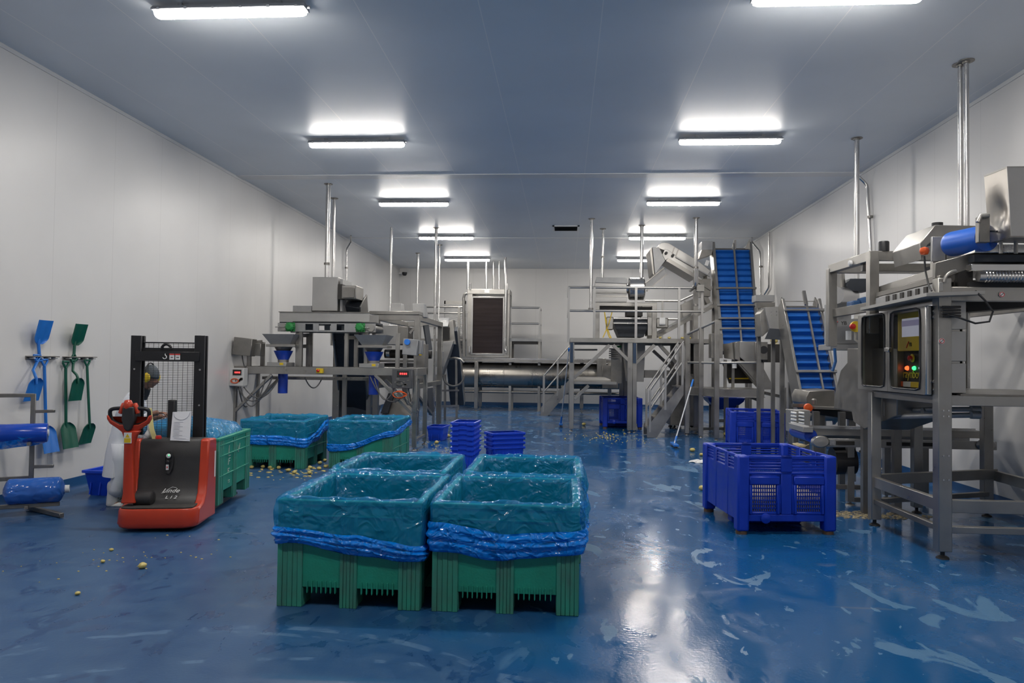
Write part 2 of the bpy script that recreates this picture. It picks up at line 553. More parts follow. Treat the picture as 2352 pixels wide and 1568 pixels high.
def arc(c, r, a0, a1, n, plane='xz'):
    out = []
    for i in range(n + 1):
        a = a0 + (a1 - a0) * i / n
        u, w = r * math.cos(a), r * math.sin(a)
        out.append((c[0] + u, c[1], c[2] + w) if plane == 'xz' else ((c[0], c[1] + u, c[2] + w) if plane == 'yz' else (c[0] + u, c[1] + w, c[2])))
    return out

def sag(p, q, drop, n=10):
    """Points of a cable hanging between p and q."""
    p, q = Vector(p), Vector(q)
    return [p.lerp(q, i / n) - Vector((0, 0, drop * 4 * (i / n) * (1 - i / n))) for i in range(n + 1)]

# ------------------------------------------------------------------ the hall
XL, XR, YB, YF, HC = -6.32, 5.34, 27.9, -4.2, 5.2
def struct(name, mb, mat, **k):
    o = mb.build(name, mat, **k)
    o['kind'] = 'structure'
    return o
struct('floor', MB().box((XL - .15, YF - .15, -.15), (XR + .15, YB + .15, 0)), FLOOR, smooth=0)
struct('ceiling', MB().box((XL - .15, YF - .15, HC), (XR + .15, YB + .15, HC + .15)), CEILM, smooth=0)
struct('wall_left', MB().box((XL - .15, YF, 0), (XL, YB, HC)), WALLM, smooth=0)
struct('wall_right', MB().box((XR, YF, 0), (XR + .15, YB, HC)), WALLM, smooth=0)
struct('wall_back', MB().box((XL - .15, YB, 0), (XR + .15, YB + .15, HC)), WALLB, smooth=0)
struct('wall_front', MB().box((XL - .15, YF - .15, 0), (XR + .15, YF, HC)), WALLB, smooth=0)
def cove(name, p, q, n):
    """Blue resin upstand with a rounded foot, n points into the room."""
    prof = [(0, 0), (0.05, 0), (0.022, 0.012), (0.012, 0.03), (0.010, 0.14), (0, 0.14)]
    p, q, n = Vector(p), Vector(q), Vector(n)
    rings = [[e + n * a + Vector((0, 0, b)) for a, b in prof] for e in (p, q)]
    struct(name, MB().loft(rings), COVEB)
cove('baseboard_left', (XL, YF, 0), (XL, YB, 0), (1, 0, 0))
cove('baseboard_right', (XR, YF, 0), (XR, YB, 0), (-1, 0, 0))
cove('baseboard_back', (XL, YB, 0), (XR, YB, 0), (0, -1, 0))
FLASH = M('coated_steel_flashing', (0.66, 0.67, 0.68), 0.28, spec=0.6)
struct('trim_1', MB().box((XL, 13.68, HC - .012), (XR, 13.98, HC)), FLASH, smooth=0)
struct('trim_2', MB().box((XL, 20.83, HC - .01), (XR, 20.95, HC)), FLASH, smooth=0)
SEALM = M('corner_trim_white', (0.6, 0.6, 0.6), 0.4)
struct('trim_3', MB().box((XL, YF, HC - .05), (XL + .012, YB, HC)), SEALM, smooth=0)
struct('trim_4', MB().box((XR - .012, YF, HC - .05), (XR, YB, HC)), SEALM, smooth=0)
# extract vent in the ceiling
v = thing('ceiling_vent', 'white framed rectangular vent with dark louvres in the far ceiling', 'vent', (0.006, 19.3, HC), world=True)
m = MB()
x0, x1, y0, y1 = -0.34, 0.35, 18.95, 19.65
for a, b in (((x0, y0), (x1, y0 + .05)), ((x0, y1 - .05), (x1, y1)), ((x0, y0), (x0 + .05, y1)), ((x1 - .05, y0), (x1, y1))):
    m.box((*a, HC - .025), (*b, HC))
m.build('frame', WHITE, v)
m = MB()
for k in range(9):
    yy = y0 + .08 + k * .066
    m.obox(((x0 + x1) / 2, yy, HC - .02), (x1 - x0 - .1, .06, .004), (0.6, 0, 0))
m.build('louvre', DARKINT, v)
MB().box((x0 + .05, y0 + .05, HC - .004), (x1 - .05, y1 - .05, HC - .001)).build('backing', DARK, v)
# small dome camera in the far left corner
c = thing('security_camera', 'small black dome camera high in the far left corner', 'camera', (XL + .25, YB - .25, 5.0), world=True)
MB().box((XL + .02, YB - .28, 4.96), (XL + .28, YB, 5.0)).build('bracket', WHITE, c)
MB().lathe([(.01, -.1), (.06, -.09), (.09, -.04), (.095, 0), (.095, .03)], (XL + .25, YB - .3, 4.98)).build('dome', BLACK, c)

# ------------------------------------------------------------------ ceiling battens
def make_light():
    t = thing('ceiling_light', 'x', 'light', (0, 0, HC))
    L = 1.50
    MB().prism([(-.084, -.084), (.084, -.084), (.084, -.074), (.05, -.035), (-.05, -.035), (-.084, -.074)], 'x', -L / 2 - .02, L / 2 + .02).build('housing', LAMPBODY, t, bevel=.006)
    # deep rounded polycarbonate diffuser
    prof = [(-.056, -.075), (-.056, -.10), (-.045, -.128), (-.022, -.142), (.022, -.142), (.045, -.128), (.056, -.10), (.056, -.075)]
    rings = []
    for x, sc in ((-L / 2, .80), (-L / 2 + .03, .97), (-L / 2 + .06, 1), (L / 2 - .06, 1), (L / 2 - .03, .97), (L / 2, .80)):
        rings.append([(x, a * (0.9 + .1 * sc), -.075 + (b + .075) * sc) for a, b in prof])
    d = MB().loft(rings).build('diffuser', [LAMP, LAMPSIDE], t, smooth=50)
    d.data.materials.clear()
    d.data.materials.append(LAMP)
    d.data.materials.append(LAMPSIDE)
    for f in d.data.polygons:                       # the tubes shine down; the flanks of the diffuser are dimmer
        f.material_index = 0 if f.normal.z < -.45 else 1
    for k in range(6):
        x = -L / 2 + .06 + k * (L - .12) / 5
        MB().box((x - .012, -.088, -.092), (x + .012, .088, -.072)).build('clip', STEELB, t)
    for x in (-.5, .5):
        MB().box((x - .02, -.03, -.045), (x + .02, .03, 0)).build('bracket', STEELB, t)
    MB().cyl((L / 2, 0, -.06), (L / 2 + .05, 0, -.06), .014, 10).build('cable_gland', LAMPBODY, t)
    return t
L0 = make_light()
rows = ['nearest', 'second', 'third', 'fourth', 'fifth', 'unseen row above']
LX, RX, LY0, LDY = -3.31, 2.483, 6.97, 4.448
first = True
for i in range(-1, 5):
    for side, x in (('left', LX), ('right', RX)):
        lab = ('lit tubular ceiling batten, %s from the camera in the %s-hand row' if i >= 0 else 'lit tubular ceiling batten, %s the camera in the %s-hand row') % (rows[i], side)
        if first:
            L0.location = (x, LY0 + i * LDY, HC); L0['label'] = lab; L0['group'] = 'ceiling battens'; first = False
        else:
            copy_tree(L0, (x, LY0 + i * LDY, HC), 0, lab, 'ceiling battens')


# ------------------------------------------------------------------ green pallet bins
BW, BD, BH = 1.01, 1.22, 0.735
def make_bin():
    t = thing('pallet_bin', 'x', 'bin')
    hx, hy = BW / 2, BD / 2
    m = MB()
    th = .028
    z0 = .135
    for a, b in (((-hx + .012, -hy + .012), (hx - .012, -hy + .012 + th)), ((-hx + .012, hy - .012 - th), (hx - .012, hy - .012)),
                 ((-hx + .012, -hy + .012 + th), (-hx + .012 + th, hy - .012 - th)), ((hx - .012 - th, -hy + .012 + th), (hx - .012, hy - .012 - th))):
        m.box((*a, z0), (*b, BH - .03))
    m.box((-hx + .03, -hy + .03, z0), (hx - .03, hy - .03, z0 + .03))
    m.build('body', GREEN, t, bevel=.004)
    m = MB()
    for a, b in (((-hx, -hy), (hx, -hy + .05)), ((-hx, hy - .05), (hx, hy)), ((-hx, -hy + .05), (-hx + .05, hy - .05)), ((hx - .05, -hy + .05), (hx, hy - .05))):
        m.box((*a, BH - .035), (*b, BH))
    m.build('rim', GREEN, t, bevel=.008, seg=2)
    # fluted posts that run down into the feet
    def post(cx, w, face):
        mm = MB()
        s = w / 5
        for k in range(5):
            dpt = .011 if k % 2 == 0 else .007
            a = cx - w / 2 + k * s
            if face == 'f': mm.box((a, -hy + .02, .002), (a + s, -hy + .014 - dpt, BH - .03))
            if face == 'b': mm.box((a, hy - .02, .002), (a + s, hy - .014 + dpt, BH - .03))
            if face == 'l': mm.box((-hx + .02, a, .002), (-hx + .014 - dpt, a + s, BH - .03))
            if face == 'r': mm.box((hx - .02, a, .002), (hx - .014 + dpt, a + s, BH - .03))
        mm.build('post', GREENW, t, bevel=.0025)
    for f in 'fb':
        post(-hx + .092, .175, f); post(0, .115, f); post(hx - .08, .15, f)
    for f in 'lr':
        post(-hy + .10, .17, f); post(0, .13, f); post(hy - .10, .17, f)
    for xx, w in ((-hx + .098, .17), (0, .112), (hx - .085, .145)):
        for yy, d in ((-hy + .1, .17), (0, .14), (hy - .1, .17)):
            MB().box((xx - w / 2, yy - d / 2, 0), (xx + w / 2, yy + d / 2, z0 + .005)).build('foot', GREENW, t, bevel=.008)
    # stiffening ribs under the lower edge and the bands on the walls
    m = MB()
    for c0, c1 in ((-hx + .20, -.075), (.075, hx - .175)):
        for k in range(7):
            x = c0 + (k + .5) * (c1 - c0) / 7
            for y in (-hy + .016, hy - .036):
                m.prism([(x - .004, z0 + .045), (x + .004, z0 + .045), (x + .004, z0 - .03), (x, z0 - .04), (x - .004, z0 - .03)], 'y', y - .012, y + .02)
    m.build('rib', GREEN, t)
    m = MB()
    for z in (.30, .52, .64):
        m.box((hx - .014, -hy + .05, z), (hx - .002, hy - .05, z + .016)).box((-hx + .014, -hy + .05, z), (-hx + .002, hy - .05, z + .016))
    for z in (.62,):
        m.box((-hx + .05, -hy + .014, z), (hx - .05, -hy + .002, z + .014)).box((-hx + .05, hy - .014, z), (hx - .05, hy - .002, z + .014))
    m.build('band', GREEN, t, bevel=.004)
    return t

def rrect(t, hx, hy, r):
    """Point and outward normal at fraction t round a rounded rectangle, starting at the front left corner and running to the right."""
    sx, sy, q = 2 * (hx - r), 2 * (hy - r), PI * r / 2
    tot = 2 * sx + 2 * sy + 4 * q
    d = (t % 1.0) * tot
    seg = [('l', (-hx + r, -hy), (1, 0), sx, (0, -1)), ('a', (hx - r, -hy + r), -PI / 2, q, None), ('l', (hx, -hy + r), (0, 1), sy, (1, 0)), ('a', (hx - r, hy - r), 0, q, None),
           ('l', (hx - r, hy), (-1, 0), sx, (0, 1)), ('a', (-hx + r, hy - r), PI / 2, q, None), ('l', (-hx, hy - r), (0, -1), sy, (-1, 0)), ('a', (-hx + r, -hy + r), PI, q, None)]
    for k, a, b, ln, n in seg:
        if d <= ln or k == 'a' and n is None and d <= ln + 1e-9:
            if k == 'l':
                return Vector((a[0] + b[0] * d, a[1] + b[1] * d, 0)), Vector((*n, 0))
            ang = b + d / max(r, 1e-6)
            nn = Vector((math.cos(ang), math.sin(ang), 0))
            return Vector((a[0], a[1], 0)) + nn * r, nn
        d -= ln
    return Vector((-hx + r, -hy, 0)), Vector((0, -1, 0))

def ridge(p):
    return 1 - abs(noise.noise(p)) * 2

_rc = random.Random(77)
WAVES = []
for _k in range(9):
    _d = Vector((_rc.gauss(0, 1), _rc.gauss(0, 1), _rc.gauss(0, 1))).normalized()
    WAVES.append((_d * _rc.uniform(2.2, 7.5), _rc.random(), _rc.uniform(.6, 1.2)))
def crumple(p, off=0.0):
    """Flat facets meeting in sharp creases, like stretched film."""
    s = 0
    for d, ph, a in WAVES:
        q = p + Vector((.10 * noise.noise(p * 3 + d), .10 * noise.noise(p * 3 - d), 0))
        x = (q.dot(d) + ph + off) % 1.0
        s += a * abs(2 * x - 1) / d.length * 3.2
    return s / 9 - .25

def make_liner(bin_obj, hem_z, seed, label, hem_h=.12, slack=.026, deep=.20, group='plastic liners', bulge=None):
    """Blue bag turned over the rim of a bin: hem_z(t) is the height of the gathered hem round the bin."""
    t = thing('bin_liner', label, 'plastic liner', bin_obj.location, bin_obj.rotation_euler.z, group)
    N = 300
    so = Vector((seed * 7.3, seed * 3.1, seed * 1.7))
    rows = []
    hx, hy = BW / 2, BD / 2
    vs = [0, .2, .4, .6, .75, .88, .95, 1.0]
    def puff(u, p, z):
        w = noise.noise(Vector((p.x * 3, p.y * 3, z * 4)) + so) * .5 + ridge(Vector((p.x * 6, p.y * 6, z * 7)) + so) * .35
        return w
    for v in vs:                                        # outside, hem up to rim
        row = []
        for i in range(N):
            u = i / N
            p, n = rrect(u, hx, hy, .03)
            zb = hem_z(u)
            z = zb + (BH - .002 - zb) * v
            b = bulge(u) if bulge else 0
            k = math.sin(PI * min(1, v + .08)) 
            o = .020 + slack * max(0, puff(u, p, z) * .6 + 2.2 * crumple(p + Vector((0, 0, z)), seed * .37)) * (.25 + k) + b * (k + .4)
            row.append(p + n * o + Vector((0, 0, z)))
        rows.append(row)
    for dz, o in ((.012, .012), (.018, -.012), (.010, -.045)):    # over the rim
        row = []
        for i in range(N):
            u = i / N
            p, n = rrect(u, hx, hy, .03)
            row.append(p + n * (o + .008 * puff(u, p, dz)) + Vector((0, 0, BH + dz + .034 * max(0, puff(u, p * 1.7, 2)) + .008 * noise.noise(p * 16 + so))))
        rows.append(row)
    M_ = 26
    for j in range(1, M_ + 1):                          # inside, down to the bottom
        f = j / M_
        z = BH - .01 - (BH - deep) * f
        r = .05 + .26 * min(1, f * 1.6)
        row = []
        for i in range(N):
            u = i / N
            p, n = rrect(u, hx - .065, hy - .065, r)
            e = slack * (.5 * puff(u, p * 1.3, z * .8) + 3.6 * crumple(p + Vector((0, 0, z)), seed * .53))
            row.append(p - n * (abs(e) + .012 * f) + Vector((0, 0, z + .01 * noise.noise(p * 5 + so))))
        rows.append(row)
    for s in (.8, .5, .2, .02):                         # bottom
        row = []
        for i in range(N):
            u = i / N
            p, n = rrect(u, (hx - .09) * s, (hy - .09) * s, .2 * s)
            row.append(p + Vector((0, 0, deep - .005 + .03 * abs(noise.noise(p * 4 + so)))))
        rows.append(row)
    MB().loft(rows, caps=False).build('film', FILM, t, smooth=180, recalc=False)
    # gathered hem: loose folds lying over one another
    rows = []
    K = 13
    for k in range(K):
        v = k / (K - 1)
        row = []
        for i in range(N):
            u = i / N
            p, n = rrect(u, hx, hy, .04)
            z = hem_z(u) + .02 - hem_h * v * (1 + .35 * noise.noise(Vector((p.x * 2.2, p.y * 2.2, 5)) + so))
            fold = abs(math.sin(PI * (v * 3.2 + .5 * noise.noise(Vector((p.x * 1.6, p.y * 1.6, 9)) + so))))
            lump = noise.noise(Vector((p.x * 7, p.y * 7, v * 4)) + so)
            o = .026 + (.028 * fold + .018 * lump) * math.sin(PI * min(.97, v + .06)) + (bulge(u) * .6 if bulge else 0)
            row.append(p + n * max(.018, o) + Vector((0, 0, z + .010 * lump)))
        rows.append(row)
    rows.append([p * 1.0 + Vector((0, 0, .012)) - rrect(i / N, hx, hy, .04)[1] * .012 for i, p in enumerate(rows[-1])])
    MB().loft(rows, caps=False).build('gathered_hem', FILMH, t, smooth=180, recalc=False)
    return t

def side_u(t):
    """Fractions of the perimeter: front 0-.226, right .226-.5, back .5-.726, left .726-1."""
    return t
def curve_u(knots):
    """Smooth periodic interpolation through (fraction, value) pairs."""
    ks = sorted(knots)
    ks = [(ks[-1][0] - 1, ks[-1][1])] + ks + [(ks[0][0] + 1, ks[0][1])]
    def f(u):
        u %= 1.0
        for (a, x), (b, y) in zip(ks, ks[1:]):
            if a <= u <= b:
                s = (u - a) / (b - a)
                s = s * s * (3 - 2 * s)
                return x + (y - x) * s
        return ks[1][1]
    return f

B0 = make_bin()
GB = 'green pallet bins'
B0.location = (-1.471, 5.045 + BD / 2, 0)
B0['label'] = 'green bin with slanting blue liner hem, front left of the cluster of four'
B0['group'] = GB
bin_a = B0
bin_b = copy_tree(B0, (-.387, 5.052 + BD / 2, 0), 0, 'green bin with thick bunched liner hem, front right of the cluster of four')
bin_c = copy_tree(B0, (-1.53, 6.37 + BD / 2, 0), 0, 'green bin at the back left of the cluster of four, before the blue crates')
bin_d = copy_tree(B0, (-.345, 6.37 + BD / 2, 0), 0, 'green bin at the back right of the cluster of four')
bin_e = copy_tree(B0, (-4.52, 11.22 + BD / 2, 0), math.radians(2), 'lined green bin under the left hopper of the bagging stand')
bin_f = copy_tree(B0, (-3.16, 11.42 + BD / 2, 0), math.radians(-1), 'lined green bin under the right hopper of the bagging stand')
bin_g = copy_tree(B0, (-4.345, 8.42, 0.09), math.radians(8), 'green bin heaped with bagged potatoes on the red pallet truck')

make_liner(bin_a, curve_u([(0, .535), (.11, .49), (.226, .425), (.36, .5), (.5, .5), (.72, .5), (.86, .52)]), 1,
           'blue liner with a slanting hem in the front left bin of four', hem_h=.135)
make_liner(bin_b, curve_u([(0, .59), (.11, .53), (.20, .55), (.24, .57), (.36, .53), (.5, .5), (.72, .5), (.86, .54)]), 2,
           'blue liner with a thick sagging hem in the front right bin of four', hem_h=.165,
           bulge=curve_u([(.2, .0), (.26, .02), (.36, .045), (.47, .02), (.52, 0), (.9, 0)]))
make_liner(bin_c, curve_u([(0, .5), (.25, .52), (.5, .5), (.75, .5)]), 3, 'crumpled blue liner in the back left bin of the cluster of four', slack=.038)
make_liner(bin_d, curve_u([(0, .5), (.25, .52), (.5, .5), (.75, .5)]), 4, 'crumpled blue liner in the back right bin of the cluster of four', slack=.038,
           bulge=curve_u([(.2, .0), (.3, .02), (.4, .02), (.5, 0), (.9, 0)]))
make_liner(bin_e, curve_u([(0, .50), (.10, .50), (.226, .46), (.30, .50), (.46, .66), (.6, .6), (.75, .55), (.9, .52)]), 5,
           'blue liner in the bin under the left hopper, hem rising at its right side', hem_h=.16)
make_liner(bin_f, curve_u([(0, .36), (.05, .36), (.226, .58), (.34, .62), (.46, .68), (.6, .6), (.75, .5), (.95, .38)]), 6,
           'blue liner in the bin under the right hopper, hem slanting steeply', hem_h=.10)
# heaped bag of potatoes in the bin on the truck
t = thing('potato_bag', 'full blue bag heaped over the green bin on the pallet truck', 'bag', bin_g.location + Vector((0, 0, 0)), bin_g.rotation_euler.z)
rings = []
for k, (s, z) in enumerate(((.98, .60), (1.0, .70), (1.0, .735), (.97, .78), (.86, .84), (.66, .885), (.4, .91), (.15, .925), (.01, .928))):
    ring = []
    for i in range(96):
        p, n = rrect(i / 96, .455 * s, .56 * s, .16 * s)
        d = noise.noise(p * 5 + Vector((3, 1, z * 3))) * .02 + noise.noise(p * 12) * .010
        ring.append(p + n * d * .6 + Vector((0, 0, z + (d * 1.6 if z > .735 else 0) + .05 * (p.x + .1) * (1 if z > .75 else 0) * -1)))
    rings.append(ring)
FILML = film_material('pale_blue_film', (0.45, 0.8, 1.0), (0.05, 0.30, 0.66), 0.6, bump=0.6, bscale=12)
MB().loft(rings).build('film', FILML, t, smooth=180)
rings2 = [[Vector(p) * .965 + Vector((0, 0, .0)) for p in r] for r in rings]
MB().loft(rings2).build('contents', M('potatoes_in_bag', (0.42, 0.45, 0.14), 0.5, c2=(0.10, 0.22, 0.22), vscale=14, bump=0.6, bscale=18), t, smooth=180)['kind'] = 'stuff'

# ------------------------------------------------------------------ blue box pallets
def slotted(m, x0, x1, z0, z1, y, d, nx, nz, axis):
    """Panel with rows of upright slots."""
    zs = (z1 - z0) / nz
    for j in range(nz + 1):
        z = z0 + j * zs
        a, b = (x0, z - .006), (x1, z + .006)
        m.box((a[0], y, a[1]), (b[0], y + d, b[1])) if axis == 'x' else m.box((y, a[0], a[1]), (y + d, b[0], b[1]))
    for i in range(nx + 1):
        x = x0 + i * (x1 - x0) / nx
        m.box((x - .004, y, z0), (x + .004, y + d, z1)) if axis == 'x' else m.box((y, x - .006, z0), (y + d, x + .006, z1))

def make_box_pallet():
    t = thing('box_pallet', 'x', 'bin')
    w, d, h = 1.0, 1.22, .79
    hx, hy = w / 2, d / 2
    m = MB()
    th = .03
    # four walls, the front and back as frames round two slotted panels
    for y in (-hy + .015, hy - .015 - th):
        m.box((-hx + .1, y, .60), (hx - .1, y + th, .625)).box((-hx + .1, y, .13), (hx - .1, y + th, .20))
        m.box((-.055, y, .2), (.055, y + th, .625))
        for sx in (-1, 1):
            a, b = sx * .055, sx * (hx - .1)
            lo, hi = min(a, b), max(a, b)
            m.box((lo, y, .2), (lo + .05, y + th, .6)).box((hi - .05, y, .2), (hi, y + th, .6))
            m.box((lo, y, .5), (hi, y + th, .6)).box((lo, y, .2), (hi, y + th, .225))
        for z in (.645, .675, .705, .735):
            m.box((-hx + .1, y + .004, z), (hx - .1, y + .018, z + .019))
        m.box((-.06, y, .625), (.06, y + th, .79)).box((-hx + .1, y, .755), (hx - .1, y + th, .79))
    for x in (-hx + .015, hx - .015 - th):
        m.box((x, -hy + .1, .13), (x + th, hy - .1, .64)).box((x, -hy + .1, .755), (x + th, hy - .1, .79))
        for z in (.66, .69, .72):
            m.box((x + .004, -hy + .1, z), (x + .018, hy - .1, z + .02))
        for y in (-.2, .2):
            m.box((x - .004, y - .05, .13), (x + th, y + .05, .79))
    m.box((-hx + .03, -hy + .03, .13), (hx - .03, hy - .03, .16))
    m.build('body', BLUEP, t, bevel=.006)
    for y in (-hy + .02, hy - .035):
        for sx in (-1, 1):
            a, b = sx * .105, sx * (hx - .15)
            mm = MB()
            slotted(mm, min(a, b), max(a, b), .225, .5, y, .014, 11, 7, 'x')
            mm.build('slotted_panel', BLUEP, t)
    for y in (-hy, hy):
        for sx in (-1, 1):
            m = MB()
            a, b = sx * .075, sx * (hx - .12)
            lo, hi = min(a, b), max(a, b)
            s = 1 if y < 0 else -1
            m.box((lo, y, .50), (hi, y + s * .02, .58)).box((lo, y, .205), (lo + .03, y + s * .02, .5)).box((hi - .03, y, .205), (hi, y + s * .02, .5))
            m.build('panel_frame', BLUEP, t, bevel=.008)
    for sx in (-1, 1):
        for sy in (-1, 1):
            cx, cy = sx * (hx - .055), sy * (hy - .06)
            MB().box((cx - .06, cy - .065, .035), (cx + .06, cy + .065, .79)).build('corner_post', BLUEP, t, bevel=.02, seg=2)
            MB().cyl((cx, cy, 0), (cx, cy, .04), .055, 16).build('foot', RUST, t)
    MB().box((-hx + .12, -.08, 0), (hx - .12, .08, .13)).build('centre_skid', BLUEP, t, bevel=.02)
    for x in (-.22,):
        MB().lathe([(.012, 0), (.05, .0), (.05, .02), (.02, .03)], (x, -hy + .005, .165), 14, Matrix.Rotation(PI / 2, 3, 'X')).build('drain_plug', BLUEP, t)
    return t
P0 = make_box_pallet()
GP = 'blue box pallets'
P0.location = (2.19, 8.28, 0); P0.rotation_euler.z = math.radians(6)
P0['label'] = 'empty-topped blue box pallet with slotted panels standing in the open right aisle'; P0['group'] = GP
copy_tree(P0, (3.784, 15.1, 0), math.radians(-8), 'blue box pallet under the stepped side walkway', GP)
copy_tree(P0, (1.494, 19.9, 0), math.radians(2), 'blue box pallet beneath the raised platform', GP)
# peelings left in the front box pallet
rings = []
for s, z in ((1, .165), (1, .33), (.9, .37), (.6, .4), (.25, .42), (.01, .43)):
    rings.append([rrect(i / 64, .45 * s, .572 * s, .08 * s)[0] + Vector((0, 0, z + (.05 * noise.noise(rrect(i / 64, .45 * s, .572 * s, .08 * s)[0] * 6) if z > .3 else 0))) for i in range(64)])
pl = MB().loft(rings).build('potato_peelings', PEEL, None, smooth=180)
pl.location = P0.location; pl.rotation_euler = P0.rotation_euler
tag(pl, 'pale potato peelings seen through the slots of the front box pallet', 'food waste', kind='stuff')

# ------------------------------------------------------------------ stacking crates
def make_crate(h=.30, grid=True):
    t = thing('stacking_crate', 'x', 'crate')
    hx, hy = .185, .29
    tp = .046
    def ringr(e, z, r=.02, n=8):
        return [(p.x, p.y, z) for p in (rrect(i / 64, hx - e, hy - e, r)[0] for i in range(64))]
    m = MB()
    m.loft([ringr(tp, .0), ringr(.012, h - .045), ringr(.012, h), ringr(.016, h), ringr(.016, h - .045), ringr(tp + .004, .008)], caps=False)
    m.add(ringr(tp, 0), [tuple(range(64))]); m.add(ringr(tp + .004, .008), [tuple(range(64))])
    m.build('body', BLUEC, t, smooth=40, recalc=True)
    m = MB()
    m.loft([ringr(-.012, h - .028), ringr(-.012, h), ringr(.016, h), ringr(.016, h - .028), ringr(-.012, h - .028)], caps=False)
    # deeper shoulders either side of the hand hold
    for s in (-1, 1):
        for y in (-hy + .0, hy - .0):
            m.box((s * .065, y - .012, h - .045), (s * .17, y + .012, h - .026))
    m.build('rim', BLUEC, t, bevel=.002)
    for s in (-1, 1):
        m = MB()
        for x in (-.13, -.075, .075, .13):
            m.obox((x, s * (hy - .028), h / 2 - .02), (.012, .006, h - .06), (s * .12, 0, 0))
        m.build('rib', BLUEC, t)
        m = MB()
        for y in (-.2, -.1, 0, .1, .2):
            m.obox((s * (hx - .028), y, h / 2 - .02), (.006, .014, h - .06), (0, -s * .12, 0))
        m.build('rib', BLUEC, t)
    m = MB()
    for k in range(7):
        for j in range(6):
            m.box((-.06 + k * .02 - .006, -hy + .037 - j * .0025, .055 + j * .022), (-.06 + k * .02 + .006, -hy + .05, .067 + j * .022))
    m.build('vent_grid', M('dark_grid_holes', (0.003, 0.012, 0.12), 0.6), t)
    return t
C0 = make_crate()
cx, cy = -1.530, 11.6
GC = 'tall stack of crates'
tops = ['lowest', 'second from the floor', 'third from the floor', 'fourth from the floor', 'third from the top', 'second from the top', 'topmost']
for k in range(7):
    lab = 'blue stacking crate, %s of the tall nested stack of seven' % tops[k]
    if k == 0:
        C0.location = (cx, cy, 0); C0.rotation_euler.z = math.radians(-3); C0['label'] = lab; C0['group'] = GC
    else:
        copy_tree(C0, (cx, cy, k * .0765), math.radians(-3), lab, GC)
tops = ['lowest', 'second from the floor', 'second from the top', 'topmost']
for k in range(4):
    copy_tree(C0, (-0.979, 12.35, k * .0765), math.radians(-62), 'blue stacking crate, %s of the short stack turned askew' % tops[k], 'short stack of crates')
copy_tree(C0, (-2.699, 15.85, 0), math.radians(-4), 'single blue crate standing alone on the floor behind the tall stack')
# plain tub by the left wall
t = thing('plastic_tub', 'royal blue tapered tub standing by the left wall behind the film rack', 'tub', (-5.64, 9.0, 0), math.radians(-2))
m = MB()
def rr(hx, hy, z, r=.03): return [(*rrect(i / 64, hx, hy, r)[0].xy, z) for i in range(64)]
m.loft([rr(.165, .24, 0), rr(.205, .30, .29), rr(.205, .30, .30), rr(.198, .293, .30), rr(.155, .23, .012)], caps=False)
m.add(rr(.165, .24, 0), [tuple(range(64))]); m.add(rr(.155, .23, .012), [tuple(range(64))])
m.build('body', BLUEC, t, smooth=40)
MB().loft([rr(.23, .325, .285), rr(.23, .325, .315), rr(.195, .29, .315), rr(.195, .29, .285), rr(.23, .325, .285)], caps=False).build('rim', BLUEC, t, bevel=.003)
m = MB()
for x in (-.12, 0, .12):
    m.obox((x, -.272, .15), (.014, .014, .26), (-.2, 0, 0))
m.build('rib', BLUEC, t)

# worn white paint strokes on the bin on the truck
m = MB()
for a, b in (((-.22, .62), (-.24, .50)), ((-.24, .50), (-.17, .50)), ((-.23, .47), (-.25, .40)), ((-.23, .47), (-.17, .47)), ((-.235, .44), (-.19, .44)), ((-.25, .36), (-.26, .30)), ((-.25, .36), (-.20, .355)), ((-.25, .33), (-.215, .33)),
             ((.10, .58), (.13, .50)), ((.13, .50), (.19, .60)), ((-.24, .22), (-.19, .22)), ((-.24, .20), (-.19, .20))):
    m.bar((BW / 2 - .0115, a[0], a[1]), (BW / 2 - .0115, b[0], b[1]), .004, .013, (1, 0, 0))
m.build('paint_strokes', M('worn_white_paint', (0.5, 0.55, 0.5), 0.7), bin_g)


# ------------------------------------------------------------------ red pallet truck
RT = math.radians(10)
tk = thing('pallet_truck', 'red and charcoal walk-behind pallet stacker with black mast and mesh guard', 'pallet truck', (-3.97, 6.99, 0), RT)
W2 = .385
# skirt with rounded front corners
def plan(o, r=.14, back=.66):
    pts = [(-W2 + o, back)]
    for a in range(0, 91, 15):
        pts.append((-W2 + o + r - r * math.cos(math.radians(a)), o + r - r * math.sin(math.radians(a))))
    for a in range(0, 91, 15):
        pts.append((W2 - o - r + r * math.sin(math.radians(a)), o + r - r * math.cos(math.radians(a))))
    pts.append((W2 - o, back))
    return pts
m = MB()
m.loft([[(x, y, z) for x, y in plan(o)] for z, o in ((.035, .025), (.05, .008), (.09, 0), (.20, .004), (.225, .012))])
m.build('skirt', RED, tk, bevel=.008, seg=2, smooth=50)
# foot deck and dark front cover swept up from it
cov = [(.03, .226), (.16, .24), (.25, .262), (.31, .31), (.345, .38), (.365, .5), (.385, .68), (.40, .835), (.425, .862), (.64, .862), (.64, .22), (.03, .22)]
deck = MB()
rings = []
for x, e in ((-.30, .02), (-.27, 0), (.27, 0), (.30, .02)):
    rings.append([(x * 1.0, y + e * .6, max(.22, z - e * .3)) for y, z in cov])
deck.loft(rings).build('front_cover', CHAR, tk, bevel=.012, seg=2, smooth=50)
MB().loft([[(x, y, z) for x, y in [(px_ * .93, .02 + py_ * .35) for px_, py_ in plan(.02, .14, .6)]] for z in (.222, .243)]).build('deck_mat', MAT_GREY, tk, bevel=.006)
for s in (-1, 1):
    a, b = (.295, W2) if s > 0 else (-W2, -.295)
    MB().prism([(.09, .06), (.67, .04), (.67, .80), (.655, .855), (.43, .870), (.405, .845), (.385, .66), (.36, .45), (.33, .33), (.26, .25), (.12, .215)], 'x', a, b).build('side_panel', RED, tk, bevel=.02, seg=3)
m = MB()
